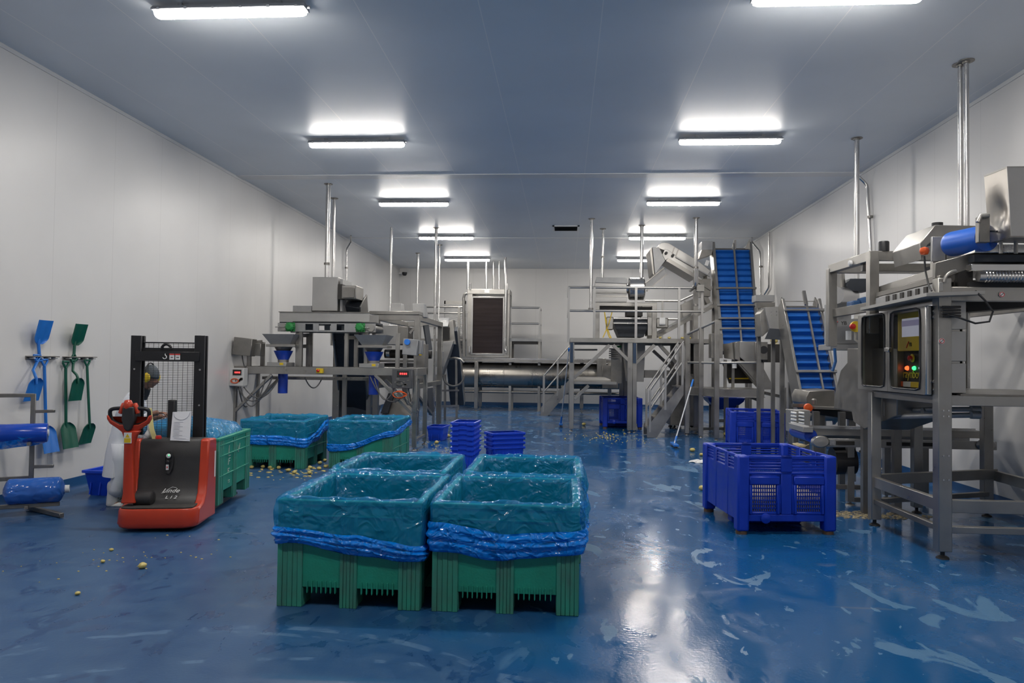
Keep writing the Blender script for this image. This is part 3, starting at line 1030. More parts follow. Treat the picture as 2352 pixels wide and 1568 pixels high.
for x in (-.27, .27):
    m.cyl((x - .03, .5, .05), (x + .03, .5, .05), .05, 16)
m.cyl((-.05, .3, .055), (.05, .3, .055), .055, 18)
m.build('drive_wheel', DARK, tk)
# key and display recess
def coverpoint(x, z):
    pts = [p for p in cov if p[1] >= .25][:7]
    for (y0, z0), (y1, z1) in zip(pts, pts[1:]):
        if z0 <= z <= z1:
            return (x, y0 + (y1 - y0) * (z - z0) / (z1 - z0), z)
    return (x, .39, z)
c0 = (0.004, 0.370, 0.649)
c1 = (c0[0], .368, c0[2])
rot = Matrix.Rotation(PI / 2 - .1, 3, 'X')
m = MB()
ov = [Vector((c1[0], c1[1], c1[2])) + rot @ Vector((.045 * math.cos(a), (.105 if math.sin(a) > 0 else .13) * math.sin(a), 0)) for a in (2 * PI * k / 28 for k in range(28))]
m.loft([ov, [p + Vector((0, -.018, 0)) for p in ov], [Vector(c1).lerp(p, .8) + Vector((0, -.018, 0)) for p in ov], [Vector(c1).lerp(p, .7) + Vector((0, -.004, 0)) for p in ov]])
kp = m.build('key_panel', DARK, tk, smooth=50)
MB().lathe([(.02, 0), (.021, .012), (.012, .016)], (c1[0], .350, c1[2] + .055), 18, Matrix.Rotation(PI / 2, 3, 'X')).build('status_display', WHITE, kp)
MB().lathe([(.005, 0), (.005, .004)], (c1[0] + .006, .333, c1[2] + .062), 10, Matrix.Rotation(PI / 2, 3, 'X')).build('status_lamp', GREENLED, kp)
MB().lathe([(.017, 0), (.017, .02), (.01, .024)], (c1[0] - .004, .352, c1[2] - .01), 18, Matrix.Rotation(PI / 2, 3, 'X')).build('key_switch', BLACK, kp)
MB().box((c1[0] - .016, .325, c1[2] - .085), (c1[0] + .006, .331, c1[2] - .035)).build('key_tag', WHITE, kp)
MB().box((c1[0] - .010, .323, c1[2] - .068), (c1[0], .326, c1[2] - .05)).build('key_tag_mark', REDB, kp)
MB().lathe([(.028, 0), (.03, .02), (.022, .035)], ((-0.144, 0.460, 0.844)[0], .47, .862), 16).build('stop_button', REDB, tk)
# lettering on the swept foot of the cover
LTR = M('silver_lettering', (0.62, 0.62, 0.62), 0.4)
p0 = (0.048, 0.310, 0.348)
text_mesh('lettering', 'Linde', .072, LTR, tk, frame((p0[0], .300, p0[2] + .008), (1, 0, 0), (0, .62, .6)), shear=.35, width=1.05)
p1 = (0.061, 0.290, 0.290)
text_mesh('lettering', 'L12', .064, LTR, tk, frame((p1[0], .274, p1[2] + .004), (1, 0, 0), (0, .8, .45)), shear=.1, width=1.3)
MB().tube([(p0[0] - .085, .285, p0[2] - .012), (p0[0] - .06, .288, p0[2] - .006), (p0[0] - .03, .300, p0[2] + .02), (p0[0] + .01, .318, p0[2] + .042), (p0[0] + .05, .317, p0[2] + .034)], .0022, 6).build('lettering', LTR, tk)
# label strip down the right side
MB().box((W2, .60, .45), (W2 + .002, .64, .72)).build('side_label', WHITE, tk)
# tiller
tl = MB()
xb, xt = -.29, -.295
ring = lambda x, y, z, w, d: [(x - w, y - d, z), (x - w * .6, y - d * 1.25, z), (x + w * .6, y - d * 1.25, z), (x + w, y - d, z), (x + w, y + d, z), (x - w, y + d, z)]
zt = (-0.364, 0.160, 0.971)[2]
tl.loft([ring(xb + .005, .14, .27, .07, .045), ring(xb, .14, .36, .052, .038), ring(xt, .13, .7, .044, .034), ring(xt + .004, .125, zt - .12, .046, .034), ring(xt + .02, .12, zt - .03, .056, .032), ring(xt + .035, .12, zt + .01, .075, .028)])
tiller = tl.build('tiller', RED, tk, bevel=.01, seg=2, smooth=50)
hc = (-0.298, 0.120, 1.126)
hx_, hz_ = hc[0], hc[2]
def spline(pts, n=5):
    out = []
    m_ = len(pts)
    for i in range(m_):
        p0_, p1_, p2_, p3_ = (Vector(pts[(i + k - 1) % m_]) for k in range(4))
        for j in range(n):
            u = j / n
            out.append(tuple(.5 * ((2 * p1_) + (p2_ - p0_) * u + (2 * p0_ - 5 * p1_ + 4 * p2_ - p3_) * u * u + (3 * p1_ - p0_ - 3 * p2_ + p3_) * u ** 3)))
    return out
lp = [(-.185, .03), (-.165, .066), (-.09, .076), (0, .078), (.09, .076), (.165, .066), (.185, .03), (.165, -.045), (.085, -.088), (0, -.095), (-.085, -.088), (-.165, -.045)]
loop = spline([(hx_ + x_, .12 - .15 * z_, hz_ + z_) for x_, z_ in lp])
MB().tube(loop, .019, 10, closed=True).build('handle_loop', BLACK, tiller, smooth=60)
sh_ = [(-.207, .012), (-.205, -.03), (-.18, -.075), (-.11, -.125), (-.07, -.16), (-.055, -.22), (.055, -.22), (.07, -.16), (.11, -.125), (.18, -.075), (.205, -.03), (.207, .012), (.185, .0), (.165, -.04), (.09, -.084), (0, -.092), (-.09, -.084), (-.165, -.04), (-.185, .0)]
m = MB()
m.loft([[(hx_ + x_, .12 - .15 * z_ + e_, hz_ + z_) for x_, z_ in sh_] for e_ in (-.032, .026)])
m.build('lower_grip', RED, tiller, bevel=.012, seg=3, smooth=60)
MB().prism([(hx_ - .05, hz_ + .09), (hx_ + .055, hz_ + .09), (hx_ + .06, hz_ - .03), (hx_ + .035, hz_ - .12), (hx_, hz_ - .15), (hx_ - .035, hz_ - .12), (hx_ - .06, hz_ - .03)], 'y', .07, .15).build('control_head', CHAR, tiller, bevel=.012, seg=2)
MB().lathe([(.01, -.05), (.038, -.045), (.046, -.02), (.044, .02), (.03, .05), (.01, .055)], (hx_ - .015, .11, hz_ + .105), 18).build('belly_button', RED, tiller, smooth=60)
for s in (-1, 1):
    MB().lathe([(.012, -.055), (.022, -.05), (.024, .0), (.020, .05), (.008, .056)], (hx_ + s * .068, .108, hz_ + .075), 14, Euler((0, -s * .3, 0)).to_matrix()).build('butterfly_switch', RED, tiller, smooth=60)
wz = (-0.346, 0.100, 0.913)[2]
st = MB().box((xt - .033, .072, wz - .05), (xt + .033, .09, wz + .05)).build('warning_sticker', WHITE, tiller)
MB().box((xt - .03, .070, wz - .045), (xt + .03, .073, wz - .002)).build('sticker_field', YELLOW, st)
MB().prism([(xt - .02, wz + .006), (xt + .02, wz + .006), (xt, wz + .042)], 'y', .070, .073).build('sticker_triangle', YELLOW, st)
MB().lathe([(.06, -.09), (.075, -.08), (.075, .08), (.06, .09)], (-.17, .19, .30), 18, Matrix.Rotation(PI / 2, 3, 'Y')).build('tiller_pivot', CHAR, tk, smooth=50)
# mast
ML = .74
zl, zr = (-0.484, 0.740, 1.936)[2], (0.168, 0.740, 1.946)[2]
xl, xr = (-0.470, 0.740, 1.334)[0], (0.182, 0.740, 1.339)[0]
for x, z in ((xl, zl), (xr, zr)):
    s = 1 if x > 0 else -1
    m = MB()
    m.prism([(x - .052, ML - .06), (x + .052, ML - .06), (x + .052, ML - .03), (x - s * .02, ML - .03), (x - s * .02, ML + .03), (x + .052, ML + .03), (x + .052, ML + .06), (x - .052, ML + .06)], 'z', .06, z)
    ms = m.build('mast_upright', BLACK, tk, bevel=.004)
    for k in range(3):
        zz = .62 + k * .38
        MB().lathe([(.01, 0), (.01, .006)], (x + s * .01, ML - .06, zz + .2), 10, Matrix.Rotation(PI / 2, 3, 'X')).build('bolt', STEELB, ms)
zc0, zc1 = (-0.128, 0.700, 1.669)[2], (-0.131, 0.700, 1.767)[2]
MB().box((xl, ML - .075, zc0), (xr, ML - .055, zc1)).build('crossbar', BLACK, tk, bevel=.003)
zt1 = (-0.145, 0.740, 1.805)[2]
MB().bar((xl + .04, ML, zt1 - .02), (xr - .04, ML, zt1 - .02), .05, .045).build('top_tie', BLACK, tk)
er = (-0.170, 0.700, 1.748)
MB().tube(arc((er[0], ML - .03, zt1 - .005), .048, 0, PI, 14), .014, 10).build('lifting_eye', BLACK, tk, smooth=60)
# pictograms on the crossbar
zc = (zc0 + zc1) / 2
hk = [(er[0] + .005, ML - .078, zc + .030), (er[0] + .006, ML - .078, zc + .012)] + [(er[0] + .001 + .019 * math.cos(a), ML - .078, zc - .006 + .019 * math.sin(a)) for a in (math.radians(75 - 22 * k) for k in range(12))]
MB().tube(hk, .0045, 6).build('hook_pictogram', WHITE, tk)
for dx in (.075, .135):
    st = MB().box((er[0] + dx - .024, ML - .079, zc - .032), (er[0] + dx + .024, ML - .076, zc + .03)).build('safety_label', WHITE, tk)
    MB().box((er[0] + dx - .024, ML - .081, zc + .018), (er[0] + dx + .024, ML - .078, zc + .03)).build('label_header', REDB, st)
    MB().box((er[0] + dx - .012, ML - .081, zc - .012), (er[0] + dx + .012, ML - .078, zc - .004)).build('label_figure', BLACK, st)
# mesh guard
mg = MB()
zg0, zg1 = .80, (-0.153, 0.760, 1.866)[2]
nw = int((zg1 - zg0) / .0185)
for k in range(nw + 1):
    z = zg0 + k * (zg1 - zg0) / nw
    mg.bar((xl + .03, ML + .03, z), (xr - .03 if z < zt1 else xr - .06, ML + .03, z), .0034, .0034)
for k in range(12):
    x = xl + .045 + k * (xr - xl - .09) / 11
    mg.bar((x, ML + .034, zg0), (x, ML + .034, zg1), .003, .003)
mg.build('mesh_guard', BLACK, tk, smooth=0)
MB().tube([(xl + .04, ML + .03, zg1), (xr - .06, ML + .03, zg1), (xr - .05, ML + .03, zg1 - .02), (xr - .05, ML + .03, zt1)], .007, 8).build('guard_rim', BLACK, tk)
m = MB().cyl((0, ML + .01, .1), (0, ML + .01, 1.0), .03, 16)
m.build('lift_cylinder', BLACK, tk)
# black column behind the cover and forks
bp_ = (-0.063, 0.600, 1.260)
MB().box((bp_[0] - .036, .58, .80), (bp_[0] + .036, .65, bp_[2])).build('load_back_post', DARK, tk, bevel=.012, seg=2)
for x in (-.2, .2):
    MB().prism([(.7, .03), (.7, .085), (1.8, .085), (1.95, .05), (1.95, .03)], 'x', x - .085, x + .085).build('fork', CHAR, tk)
    MB().cyl((x - .05, 1.8, .04), (x + .05, 1.8, .04), .04, 14).build('load_wheel', DARK, tk)

# papers and odds and ends on the truck
t = thing('document_wallet', 'clear wallet with a printed white sheet hung on the pallet truck', 'document', tk.location, RT)
a, b, c, d = (0.003, 0.440, 1.143), (0.189, 0.440, 1.153), (0.192, 0.400, 0.846), (-0.003, 0.400, 0.855)
MB().sheet([d, c, b, a], .004).build('sheet', PAPER, t)
LINE = M('grey_print', (0.45, 0.45, 0.5), 0.7)
A, B_, C_, D = (Vector(k) for k in (a, b, c, d))
m = MB()
for k in range(11):
    f = .36 + k * .05
    p, q = A.lerp(D, f), B_.lerp(C_, f)
    m.bar(p.lerp(q, .12) + Vector((0, -.0055, 0)), p.lerp(q, .45 if k % 3 else .6) + Vector((0, -.0055, 0)), .002, .003)
m.bar(A.lerp(D, .92).lerp(B_.lerp(C_, .92), .2) + Vector((0, -.0055, 0)), A.lerp(D, .92).lerp(B_.lerp(C_, .92), .8) + Vector((0, -.0055, 0)), .002, .003)
m.build('print', LINE, t)
m = MB()
tabs = [A.lerp(B_, .05 + .9 * i / 12).lerp(D.lerp(C_, .05 + .9 * i / 12), .02 + .26 * math.sin(PI * i / 12) ** .5) + Vector((0, -.006, 0)) for i in range(13)]
m.tube(tabs, .0022, 6)
m.build('flap_edge', LINE, t)
t = thing('tape_strip', 'pale yellow tape strip dangling over the truck cover behind the tiller', 'tape', tk.location, RT)
a, b, c = (-0.253, 0.500, 1.179), (-0.226, 0.500, 0.962), (-0.180, 0.450, 0.854)
MB().sheet([(a[0] - .022, .5, a[2]), (a[0] + .022, .5, a[2]), (b[0] + .025, .5, b[2]), (c[0] + .03, .46, c[2]), (c[0] - .02, .46, c[2]), (b[0] - .022, .5, b[2])], .003).build('strip', PALEY, t)
t = thing('bottle_bag', 'small clear bag with a white bulb lying on top of the truck cover', 'bag', tk.location, RT)
c = (-0.266, 0.520, 0.878)
MB().lathe([(.004, -.045), (.03, -.035), (.036, 0), (.02, .03), (.008, .05), (.008, .16), (.003, .165)], (c[0], .52, .905), 16).build('bulb', WHITE, t, smooth=60)
m = MB()
rings = [[(c[0] - .08 + .09 * math.cos(q) * s, .50 + .06 * math.sin(q) * s, .862 + z + .008 * math.sin(3 * q)) for q in (2 * PI * k / 24 for k in range(24))] for s, z in ((1, .002), (1.02, .02), (.7, .035), (.3, .03), (.02, .032))]
m.loft(rings).build('bag', film_material('clear_film', (.85, .9, .95), (.6, .62, .66), .3), t, smooth=180)

# ------------------------------------------------------------------ person behind the truck
def skin_mesh(nodes, edges, root, sub=2):
    names = list(nodes)
    me = bpy.data.meshes.new('skin_tmp')
    me.from_pydata([nodes[k][0] for k in names], [(names.index(a), names.index(b)) for a, b in edges], [])
    o = bpy.data.objects.new('skin_tmp', me)
    col.objects.link(o)
    sk = o.modifiers.new('s', 'SKIN')
    sk.use_smooth_shade = True
    for i, k in enumerate(names):
        r = nodes[k][1]
        me.skin_vertices[0].data[i].radius = r if isinstance(r, tuple) else (r, r)
        me.skin_vertices[0].data[i].use_root = (k == root)
    ss = o.modifiers.new('d', 'SUBSURF')
    ss.levels = sub
    ss.render_levels = sub
    dg = bpy.context.evaluated_depsgraph_get()
    ev = bpy.data.meshes.new_from_object(o.evaluated_get(dg))
    vs = [tuple(v.co) for v in ev.vertices]
    fs = [tuple(p.vertices) for p in ev.polygons]
    bpy.data.objects.remove(o)
    return vs, fs

PY = 8.3
pr = thing('person', 'person in white coat, hair net and yellow ear defenders leaning over the truck load', 'person', (-5.1, PY, 0), 0, world=True)
hd = Vector((-4.814, 8.300, 1.475))
nodes = {
    'pelvis': ((-5.101, 8.300, 0.772), (.11, .13)), 'waist': ((-5.074, 8.300, 0.919), (.10, .13)), 'chest': ((-5.005, 8.300, 1.107), (.11, .15)), 'collar': ((-4.935, 8.300, 1.260), (.07, .10)),
    'neck': ((-4.884, 8.300, 1.337), .052), 'skull': ((0, 0, 0), .06),
    'sh_l': ((-5.067, 8.460, 1.220), .06), 'el_l': ((-4.966, 8.500, 0.971), .046), 'wr_l': ((-4.776, 8.420, 1.001), .032), 'pa_l': ((-4.696, 8.400, 1.019), .030),
    'sh_r': ((-4.890, 8.130, 1.229), .06), 'el_r': ((-4.776, 8.070, 0.998), .046), 'wr_r': ((-4.659, 8.130, 1.065), .032), 'pa_r': ((-4.593, 8.140, 1.080), .030),
    'hip_l': ((-5.159, 8.380, 0.691), .09), 'kn_l': ((-5.173, 8.400, 0.331), .062), 'an_l': ((-5.213, 8.400, 0.035), .048), 'to_l': ((-5.138, 8.420, -0.013), .042),
    'hip_r': ((-5.065, 8.210, 0.712), .09), 'kn_r': ((-5.075, 8.200, 0.354), .062), 'an_r': ((-5.139, 8.200, 0.024), .048), 'to_r': ((-5.037, 8.180, -0.019), .042)}
edges = [('pelvis', 'waist'), ('waist', 'chest'), ('chest', 'collar'), ('collar', 'neck'), ('neck', 'skull'), ('chest', 'sh_l'), ('sh_l', 'el_l'), ('el_l', 'wr_l'), ('wr_l', 'pa_l'),
         ('chest', 'sh_r'), ('sh_r', 'el_r'), ('el_r', 'wr_r'), ('wr_r', 'pa_r'), ('pelvis', 'hip_l'), ('hip_l', 'kn_l'), ('kn_l', 'an_l'), ('an_l', 'to_l'),
         ('pelvis', 'hip_r'), ('hip_r', 'kn_r'), ('kn_r', 'an_r'), ('an_r', 'to_r')]
sk_ = nodes['skull']
nodes['skull'] = ((hd.x - .01, PY, hd.z - .02), .07)
body = MB()
body.add(*skin_mesh(nodes, edges, 'pelvis'))
# head: face turned to +x, tipped forward over the work
Rh = Euler((0, .28, 0)).to_matrix()
rings = []
for k in range(19):
    a = -PI / 2 + PI * k / 18
    ring = []
    for i in range(28):
        b = 2 * PI * i / 28
        x, y, z = math.cos(a) * math.cos(b), math.cos(a) * math.sin(b), math.sin(a)
        p = Vector((x * .098, y * .076, z * .125))
        fr = max(0, x)
        if z < -.1: p.x += .012 * fr; p.y *= 1 - .22 * min(1, (-z - .1) * 1.3)
        if x < 0: p.x *= 1.02
        w = math.exp(-(y / .22) ** 2)
        p.x += .030 * w * math.exp(-((z + .22) / .13) ** 2) * (x > 0)          # nose
        p.x += .012 * w * math.exp(-((z + .05) / .10) ** 2) * (x > 0)
        p.x -= .012 * math.exp(-((abs(y) - .36) / .16) ** 2) * math.exp(-((z - .06) / .12) ** 2) * (x > 0)   # eye sockets
        p.x += .010 * w * math.exp(-((z + .50) / .10) ** 2) * (x > 0)          # lips
        p.x += .016 * math.exp(-(y / .35) ** 2) * math.exp(-((z + .82) / .14) ** 2) * (x > 0)   # chin
        ring.append(hd + Rh @ p)
    rings.append(ring)
body.loft(rings)
# fingers, curled over the edge of the load
for s, pa in ((1, Vector(nodes['pa_l'][0])), (-1, Vector(nodes['pa_r'][0]))):
    for j, ln in enumerate((.075, .085, .08, .062)):
        y = pa.y + (-.03 + j * .02) * -s
        body.tube([(pa.x + .015, y, pa.z), (pa.x + .03 + ln * .5, y, pa.z - .004), (pa.x + .03 + ln * .8, y, pa.z - .022), (pa.x + .03 + ln * .85, y, pa.z - .045)], [.0095, .009, .0085, .007], 8)
    body.tube([(pa.x - .005, pa.y + s * -.0, pa.z - .01), (pa.x + .02, pa.y - s * .045, pa.z - .012), (pa.x + .05, pa.y - s * .052, pa.z - .025)], [.011, .010, .008], 8)
body.build('body', SKIN, pr, smooth=180)
def thick(k, r):
    return (nodes[k][0], r)
coat = {'pelvis': thick('pelvis', (.135, .16)), 'waist': thick('waist', (.125, .16)), 'chest': thick('chest', (.135, .18)), 'collar': thick('collar', (.095, .12)),
        'hem': ((-5.123, 8.300, 0.413), (.15, .18)),
        'sh_l': thick('sh_l', .08), 'el_l': thick('el_l', .068), 'wr_l': (tuple(Vector(nodes['wr_l'][0]).lerp(Vector(nodes['el_l'][0]), .12)), .05),
        'sh_r': thick('sh_r', .08), 'el_r': thick('el_r', .068), 'wr_r': (tuple(Vector(nodes['wr_r'][0]).lerp(Vector(nodes['el_r'][0]), .12)), .05)}
vs, fs = skin_mesh(coat, [('pelvis', 'waist'), ('waist', 'chest'), ('chest', 'collar'), ('pelvis', 'hem'), ('chest', 'sh_l'), ('sh_l', 'el_l'), ('el_l', 'wr_l'), ('chest', 'sh_r'), ('sh_r', 'el_r'), ('el_r', 'wr_r')], 'pelvis', 3)
vs = [tuple(Vector(v) + Vector((1, 1, 0)) * .014 * noise.noise(Vector(v) * 9) + Vector((0, 0, 1)) * .01 * noise.noise(Vector(v) * 7 + Vector((5, 5, 5)))) for v in vs]
skirt = []
for k_, (q_, rx_, ry_) in enumerate((('waist', .13, .165), ('pelvis', .15, .18), (None, .165, .195), (None, .175, .205))):
    c_ = Vector(nodes[q_][0]) if q_ else Vector((-5.117, 8.300, 0.590)).lerp(Vector((-5.132, 8.300, 0.337)), k_ - 2)
    skirt.append([c_ + Vector((rx_ * math.cos(a), ry_ * math.sin(a), .006 * math.sin(5 * a))) * 1.0 + Vector((.008 * math.sin(7 * a) * k_, 0, 0)) for a in (2 * PI * i / 40 for i in range(40))])
MB().add(vs, fs).loft(skirt, caps=False).build('coat', COAT, pr, smooth=180)
tr_ = MB()
for s in ('l', 'r'):
    h, k, a, t_ = (Vector(nodes[q + s][0]) for q in ('hip_', 'kn_', 'an_', 'to_'))
    tr_.tube([h, h.lerp(k, .5), k, k.lerp(a, .5), a + Vector((0, 0, .12))], [.12, .11, .09, .085, .085], 16)
tr_.build('trousers', COAT, pr, smooth=180)
for s in ('l', 'r'):
    a, t_ = Vector(nodes['an_' + s][0]), Vector(nodes['to_' + s][0])
    v1, f1 = skin_mesh({'a': (a + Vector((0, 0, .28)), .09), 'b': (a + Vector((0, 0, .06)), .075), 'h': (a + Vector((-.03, 0, -.035)), .062), 'm': (a.lerp(t_, .5) + Vector((0, 0, -.01)), .06), 't': (t_ + Vector((.03, 0, .005)), .05)},
                       [('a', 'b'), ('b', 'h'), ('h', 'm'), ('m', 't')], 'b')
    v1 = [(x, y, max(.002, z)) for x, y, z in v1]
    MB().add(v1, f1).build('boot', WHITE, pr, smooth=180)
# dark scarf at the neck, hair net and ear defenders
MB().tube([Vector((-4.930, 8.300, 1.271)), Vector((-4.889, 8.300, 1.322)), Vector((-4.859, 8.300, 1.363))], [.10, .085, .066], 18).build('neck_scarf', DARK, pr, smooth=60)
rings = []
for k in range(11):
    a = .03 + (PI / 2 - .03) * k / 10
    rings.append([hd + Rh @ Vector((math.cos(a) * math.cos(b) * .113 - .004, math.cos(a) * math.sin(b) * .092, math.sin(a) * .14 + .008 + (-.03 * (1 - math.sin(a)) if math.cos(b) < .2 else 0))) for b in (2 * PI * i / 28 for i in range(28))])
MB().loft(rings).build('hair_net', HAIRNET, pr, smooth=180)
ed = thing('ear_defenders', 'yellow ear defenders worn over the hair net of the person', 'ear defenders', (hd.x, PY, hd.z), 0, world=True)
for s in (-1, 1):
    MB().lathe([(.02, -.022), (.038, -.018), (.043, .0), (.040, .018), (.028, .026)], hd + Vector((.025, s * .105, -.002)), 20, Matrix.Rotation(-s * PI / 2, 3, 'X') @ Matrix.Diagonal((1, 1.3, 1))).build('ear_cup', YELLOW, ed, smooth=50)
MB().tube([hd + Vector((.02 - .01 * math.sin(a), .118 * math.cos(a), .165 * math.sin(a))) for a in (PI * k / 16 for k in range(17))], .008, 8).build('headband', DARK, ed, smooth=60)

# ------------------------------------------------------------------ shovels on the left wall
XW = XL
def shovel(label, neck, tip_dir, blade_l, w0, w1, shaft_to, grip, mat, wid=.235, shaft_r=.017, group=None, curve=0.0, tilt=0.0):
    """neck: (y, z) where the blade starts; shaft runs to shaft_to; w0, w1: stand-off of the blade root and tip from the wall."""
    t = thing('shovel', label, 'shovel', (XW, neck[0], neck[1]), 0, group, world=True)
    y0, z0 = neck
    rings = []
    n = 12
    th = .006
    for k in range(n + 1):
        f = k / n
        z = z0 + tip_dir * blade_l * f
        w = w0 + (w1 - w0) * f
        half = wid / 2 * (0.35 + .65 * min(1, f * 4.5) ** .6) * (1 + .04 * f)
        yc = y0 + tilt * f
        lip = .03 * (1 - f * .75)
        top, bot = [], []
        for j in range(13):
            s = -1 + 2 * j / 12
            up = lip * (abs(s) ** 5) + (.012 * (abs(s) < .18) * f * (1 - f) * 2)
            top.append((XW + w + up, yc + s * half, z))
            bot.append((XW + w + up - th, yc + s * half, z))
        rings.append(top + bot[::-1])
    MB().loft(rings).build('blade', mat, t, smooth=50)
    pts = [(XW + w0 + .012, y0, z0 + tip_dir * .07), (XW + w0 + .006, y0, z0)]
    sy, sz = shaft_to
    if curve:
        pts += [(XW + w0 - .01, y0, z0 - tip_dir * .04), (XW + .06, (y0 * .6 + sy * .4), z0 - tip_dir * .09)]
    pts += [(XW + .05, sy, sz)]
    MB().tube(pts, [.012] + [shaft_r] * (len(pts) - 1), 12).build('shaft', mat, t, smooth=60)
    if grip:
        g = -tip_dir
        gl = .085
        MB().tube([(XW + .05, sy, sz), (XW + .05, sy - .052, sz + g * gl * .8), (XW + .05, sy - .052, sz + g * gl), (XW + .05, sy + .052, sz + g * gl), (XW + .05, sy + .052, sz + g * gl * .8), (XW + .05, sy, sz)], .013, 10).build('d_grip', mat, t, smooth=60)
    return t
def yz(p): return (p[1], p[2])
GS = 'shovels hung on the left wall'
shovel('sky blue shovel hung blade up above the left wall rail', yz((-6.270, 8.426, 1.847)), 1, .285, .04, .135, yz((-6.270, 8.438, 1.733)), True, SHOVB, group=GS)
shovel('short sky blue scoop hung blade down behind the long blue shovel', yz((-6.200, 8.283, 1.446)), -1, .27, .13, .075, yz((-6.270, 8.405, 1.629)), True, SHOVB, .24, group=GS, curve=1)
shovel('long sky blue shovel hung by its grip, blade near the film rack', yz((-6.260, 8.579, 0.858)), -1, .32, .05, .14, yz((-6.270, 8.533, 1.576)), True, SHOVB, .26, group=GS)
shovel('dark green shovel hung blade up above the right wall rail', yz((-6.270, 9.081, 1.845)), 1, .275, .04, .135, yz((-6.270, 9.068, 1.739)), True, SHOVG, group=GS)
shovel('short dark green scoop hung blade down between the two long green shovels', yz((-6.200, 9.030, 1.429)), -1, .29, .13, .10, yz((-6.270, 9.057, 1.605)), True, SHOVG, .24, group=GS, curve=1)
shovel('long dark green shovel, the one hung beside the blue ones, olive blade out', yz((-6.260, 8.940, 0.870)), -1, .32, .05, .13, yz((-6.270, 8.918, 1.551)), True, SHOVG, .28, group=GS)
shovel('long green shovel hung nearest the person, blade turned to the wall', yz((-6.200, 9.334, 0.827)), -1, .27, .10, .04, yz((-6.270, 9.336, 1.570)), True, SHOVG, .25, group=GS)
for nm, a, b in (('blue', (-6.320, 8.275, 1.685), (-6.320, 8.775, 1.681)), ('green', (-6.320, 8.919, 1.682), (-6.320, 9.515, 1.679))):
    t = thing('wall_rail', 'steel tool rail on the left wall holding the %s shovels' % nm, 'tool rail', (XW, (a[1] + b[1]) / 2, a[2]), 0, 'tool rails', world=True)
    MB().box((XW, a[1], a[2] - .02), (XW + .012, b[1], a[2] + .02)).build('back_plate', STEELD, t)
    MB().box((XW, a[1], a[2] + .008), (XW + .07, b[1], a[2] + .02)).build('shelf', STEELD, t, bevel=.003)
    m = MB()
    for k in range(4):
        y = a[1] + .05 + k * (b[1] - a[1] - .1) / 3
        m.cyl((XW, y, a[2] - .005), (XW + .085, y, a[2] - .005), .007, 10)
    m.build('peg', WHITE, t)

# ------------------------------------------------------------------ film rack at the left edge
PK = Vector((-5.87, 7.83, 0))
DK, NK = Vector((.87, .5, 0)).normalized(), Vector((.5, -.87, 0)).normalized()
AK = Vector((.97, .24, 0)).normalized()
FK = Vector((.88, -.48, 0)).normalized()
rk = thing('film_rack', 'square-tube steel rack for film rolls against the left wall', 'rack', PK, 0, world=True)
up_ = Vector((0, 0, 1))
for k_, s_ in enumerate((0, -.47)):
    b_ = PK + DK * s_
    MB().bar(b_ + up_ * .03, b_ + up_ * 1.285, .045, .045, DK).build('upright', STEELD, rk, bevel=.004)
    if k_ == 0:
        MB().bar(b_ + up_ * .03 - FK * .05, b_ + up_ * .03 + FK * .68, .045, .045).build('foot', STEELD, rk, bevel=.004)
        for z in (1.09, .48):
            MB().bar(b_ + up_ * z, b_ + AK * .22 + up_ * (z + .005), .032, .032).build('arm', STEELD, rk, bevel=.003)
        MB().bar(b_ + up_ * .76, b_ + NK * .28 + up_ * .76, .03, .03).build('roll_arm', STEELD, rk)
for z in (1.27, .36):
    MB().bar(PK + up_ * z, PK - DK * .47 + up_ * z, .04, .04).build('rail', STEELD, rk, bevel=.004)
MB().bar(PK + NK * .26 + DK * .30 + up_ * .10, PK + NK * .26 - DK * .35 + up_ * .10, .04, .04).build('rail', STEELD, rk, bevel=.004)
MB().bar(PK + up_ * .05, PK + NK * .32 + up_ * .09, .035, .035).build('cradle', STEELD, rk)
RA = DK.to_track_quat('Z', 'Y').to_matrix()
cU = PK + NK * .14 - DK * .30 + up_ * .865
fr = thing('film_roll', 'deep blue film roll on the upper rack arms with a loose end', 'plastic roll', cU, 0, 'rolls of blue film', world=True)
MB().lathe([(.035, 0), (.098, 0), (.104, .01), (.104, .45), (.098, .46), (.035, .46)], cU, 40, RA).build('roll', FILMR, fr, smooth=40)
MB().cyl(cU - DK * .02, cU + DK * .47, .036, 18).build('core', WHITE, fr)
rings = []
for k in range(10):
    f = k / 9
    rings.append([cU + DK * y + NK * (.10 - .16 * f + .03 * math.sin(f * 3)) + up_ * (-.03 - .14 * f * (1 - .45 * (y / .45) ** 2) + .006 * math.sin(y * 16 + f * 5)) for y in (i * .43 / 24 for i in range(25))])
MB().loft(rings, caps=False, closed=False).build('loose_end', FILMH, fr, smooth=180)
cL = PK + NK * .25 - DK * .22 + up_ * .255
fr = thing('film_roll', 'wrapped blue roll of plastic film with bare core on the rack base', 'plastic roll', cL, 0, 'rolls of blue film', world=True)
LL = .57
rings = []
for k in range(40):
    y = LL * k / 39
    e = .10 * (1 - min(1, min(y, LL - y) / .06)) ** 2
    ring = []
    for i in range(40):
        a = 2 * PI * i / 40
        R_ = .135 - e + .007 * noise.noise(Vector((math.cos(a) * 3, y * 6, math.sin(a) * 3)))
        ring.append(cL + DK * y + NK * (R_ * math.cos(a)) + up_ * (R_ * math.sin(a)))
    rings.append(ring)
MB().loft(rings).build('roll', FILMW, fr, smooth=60)
MB().lathe([(.024, 0), (.042, 0), (.042, .05), (.026, .05), (.024, .0)], cL + DK * (LL - .01), 20, RA, caps=False).build('core', WHITE, fr)


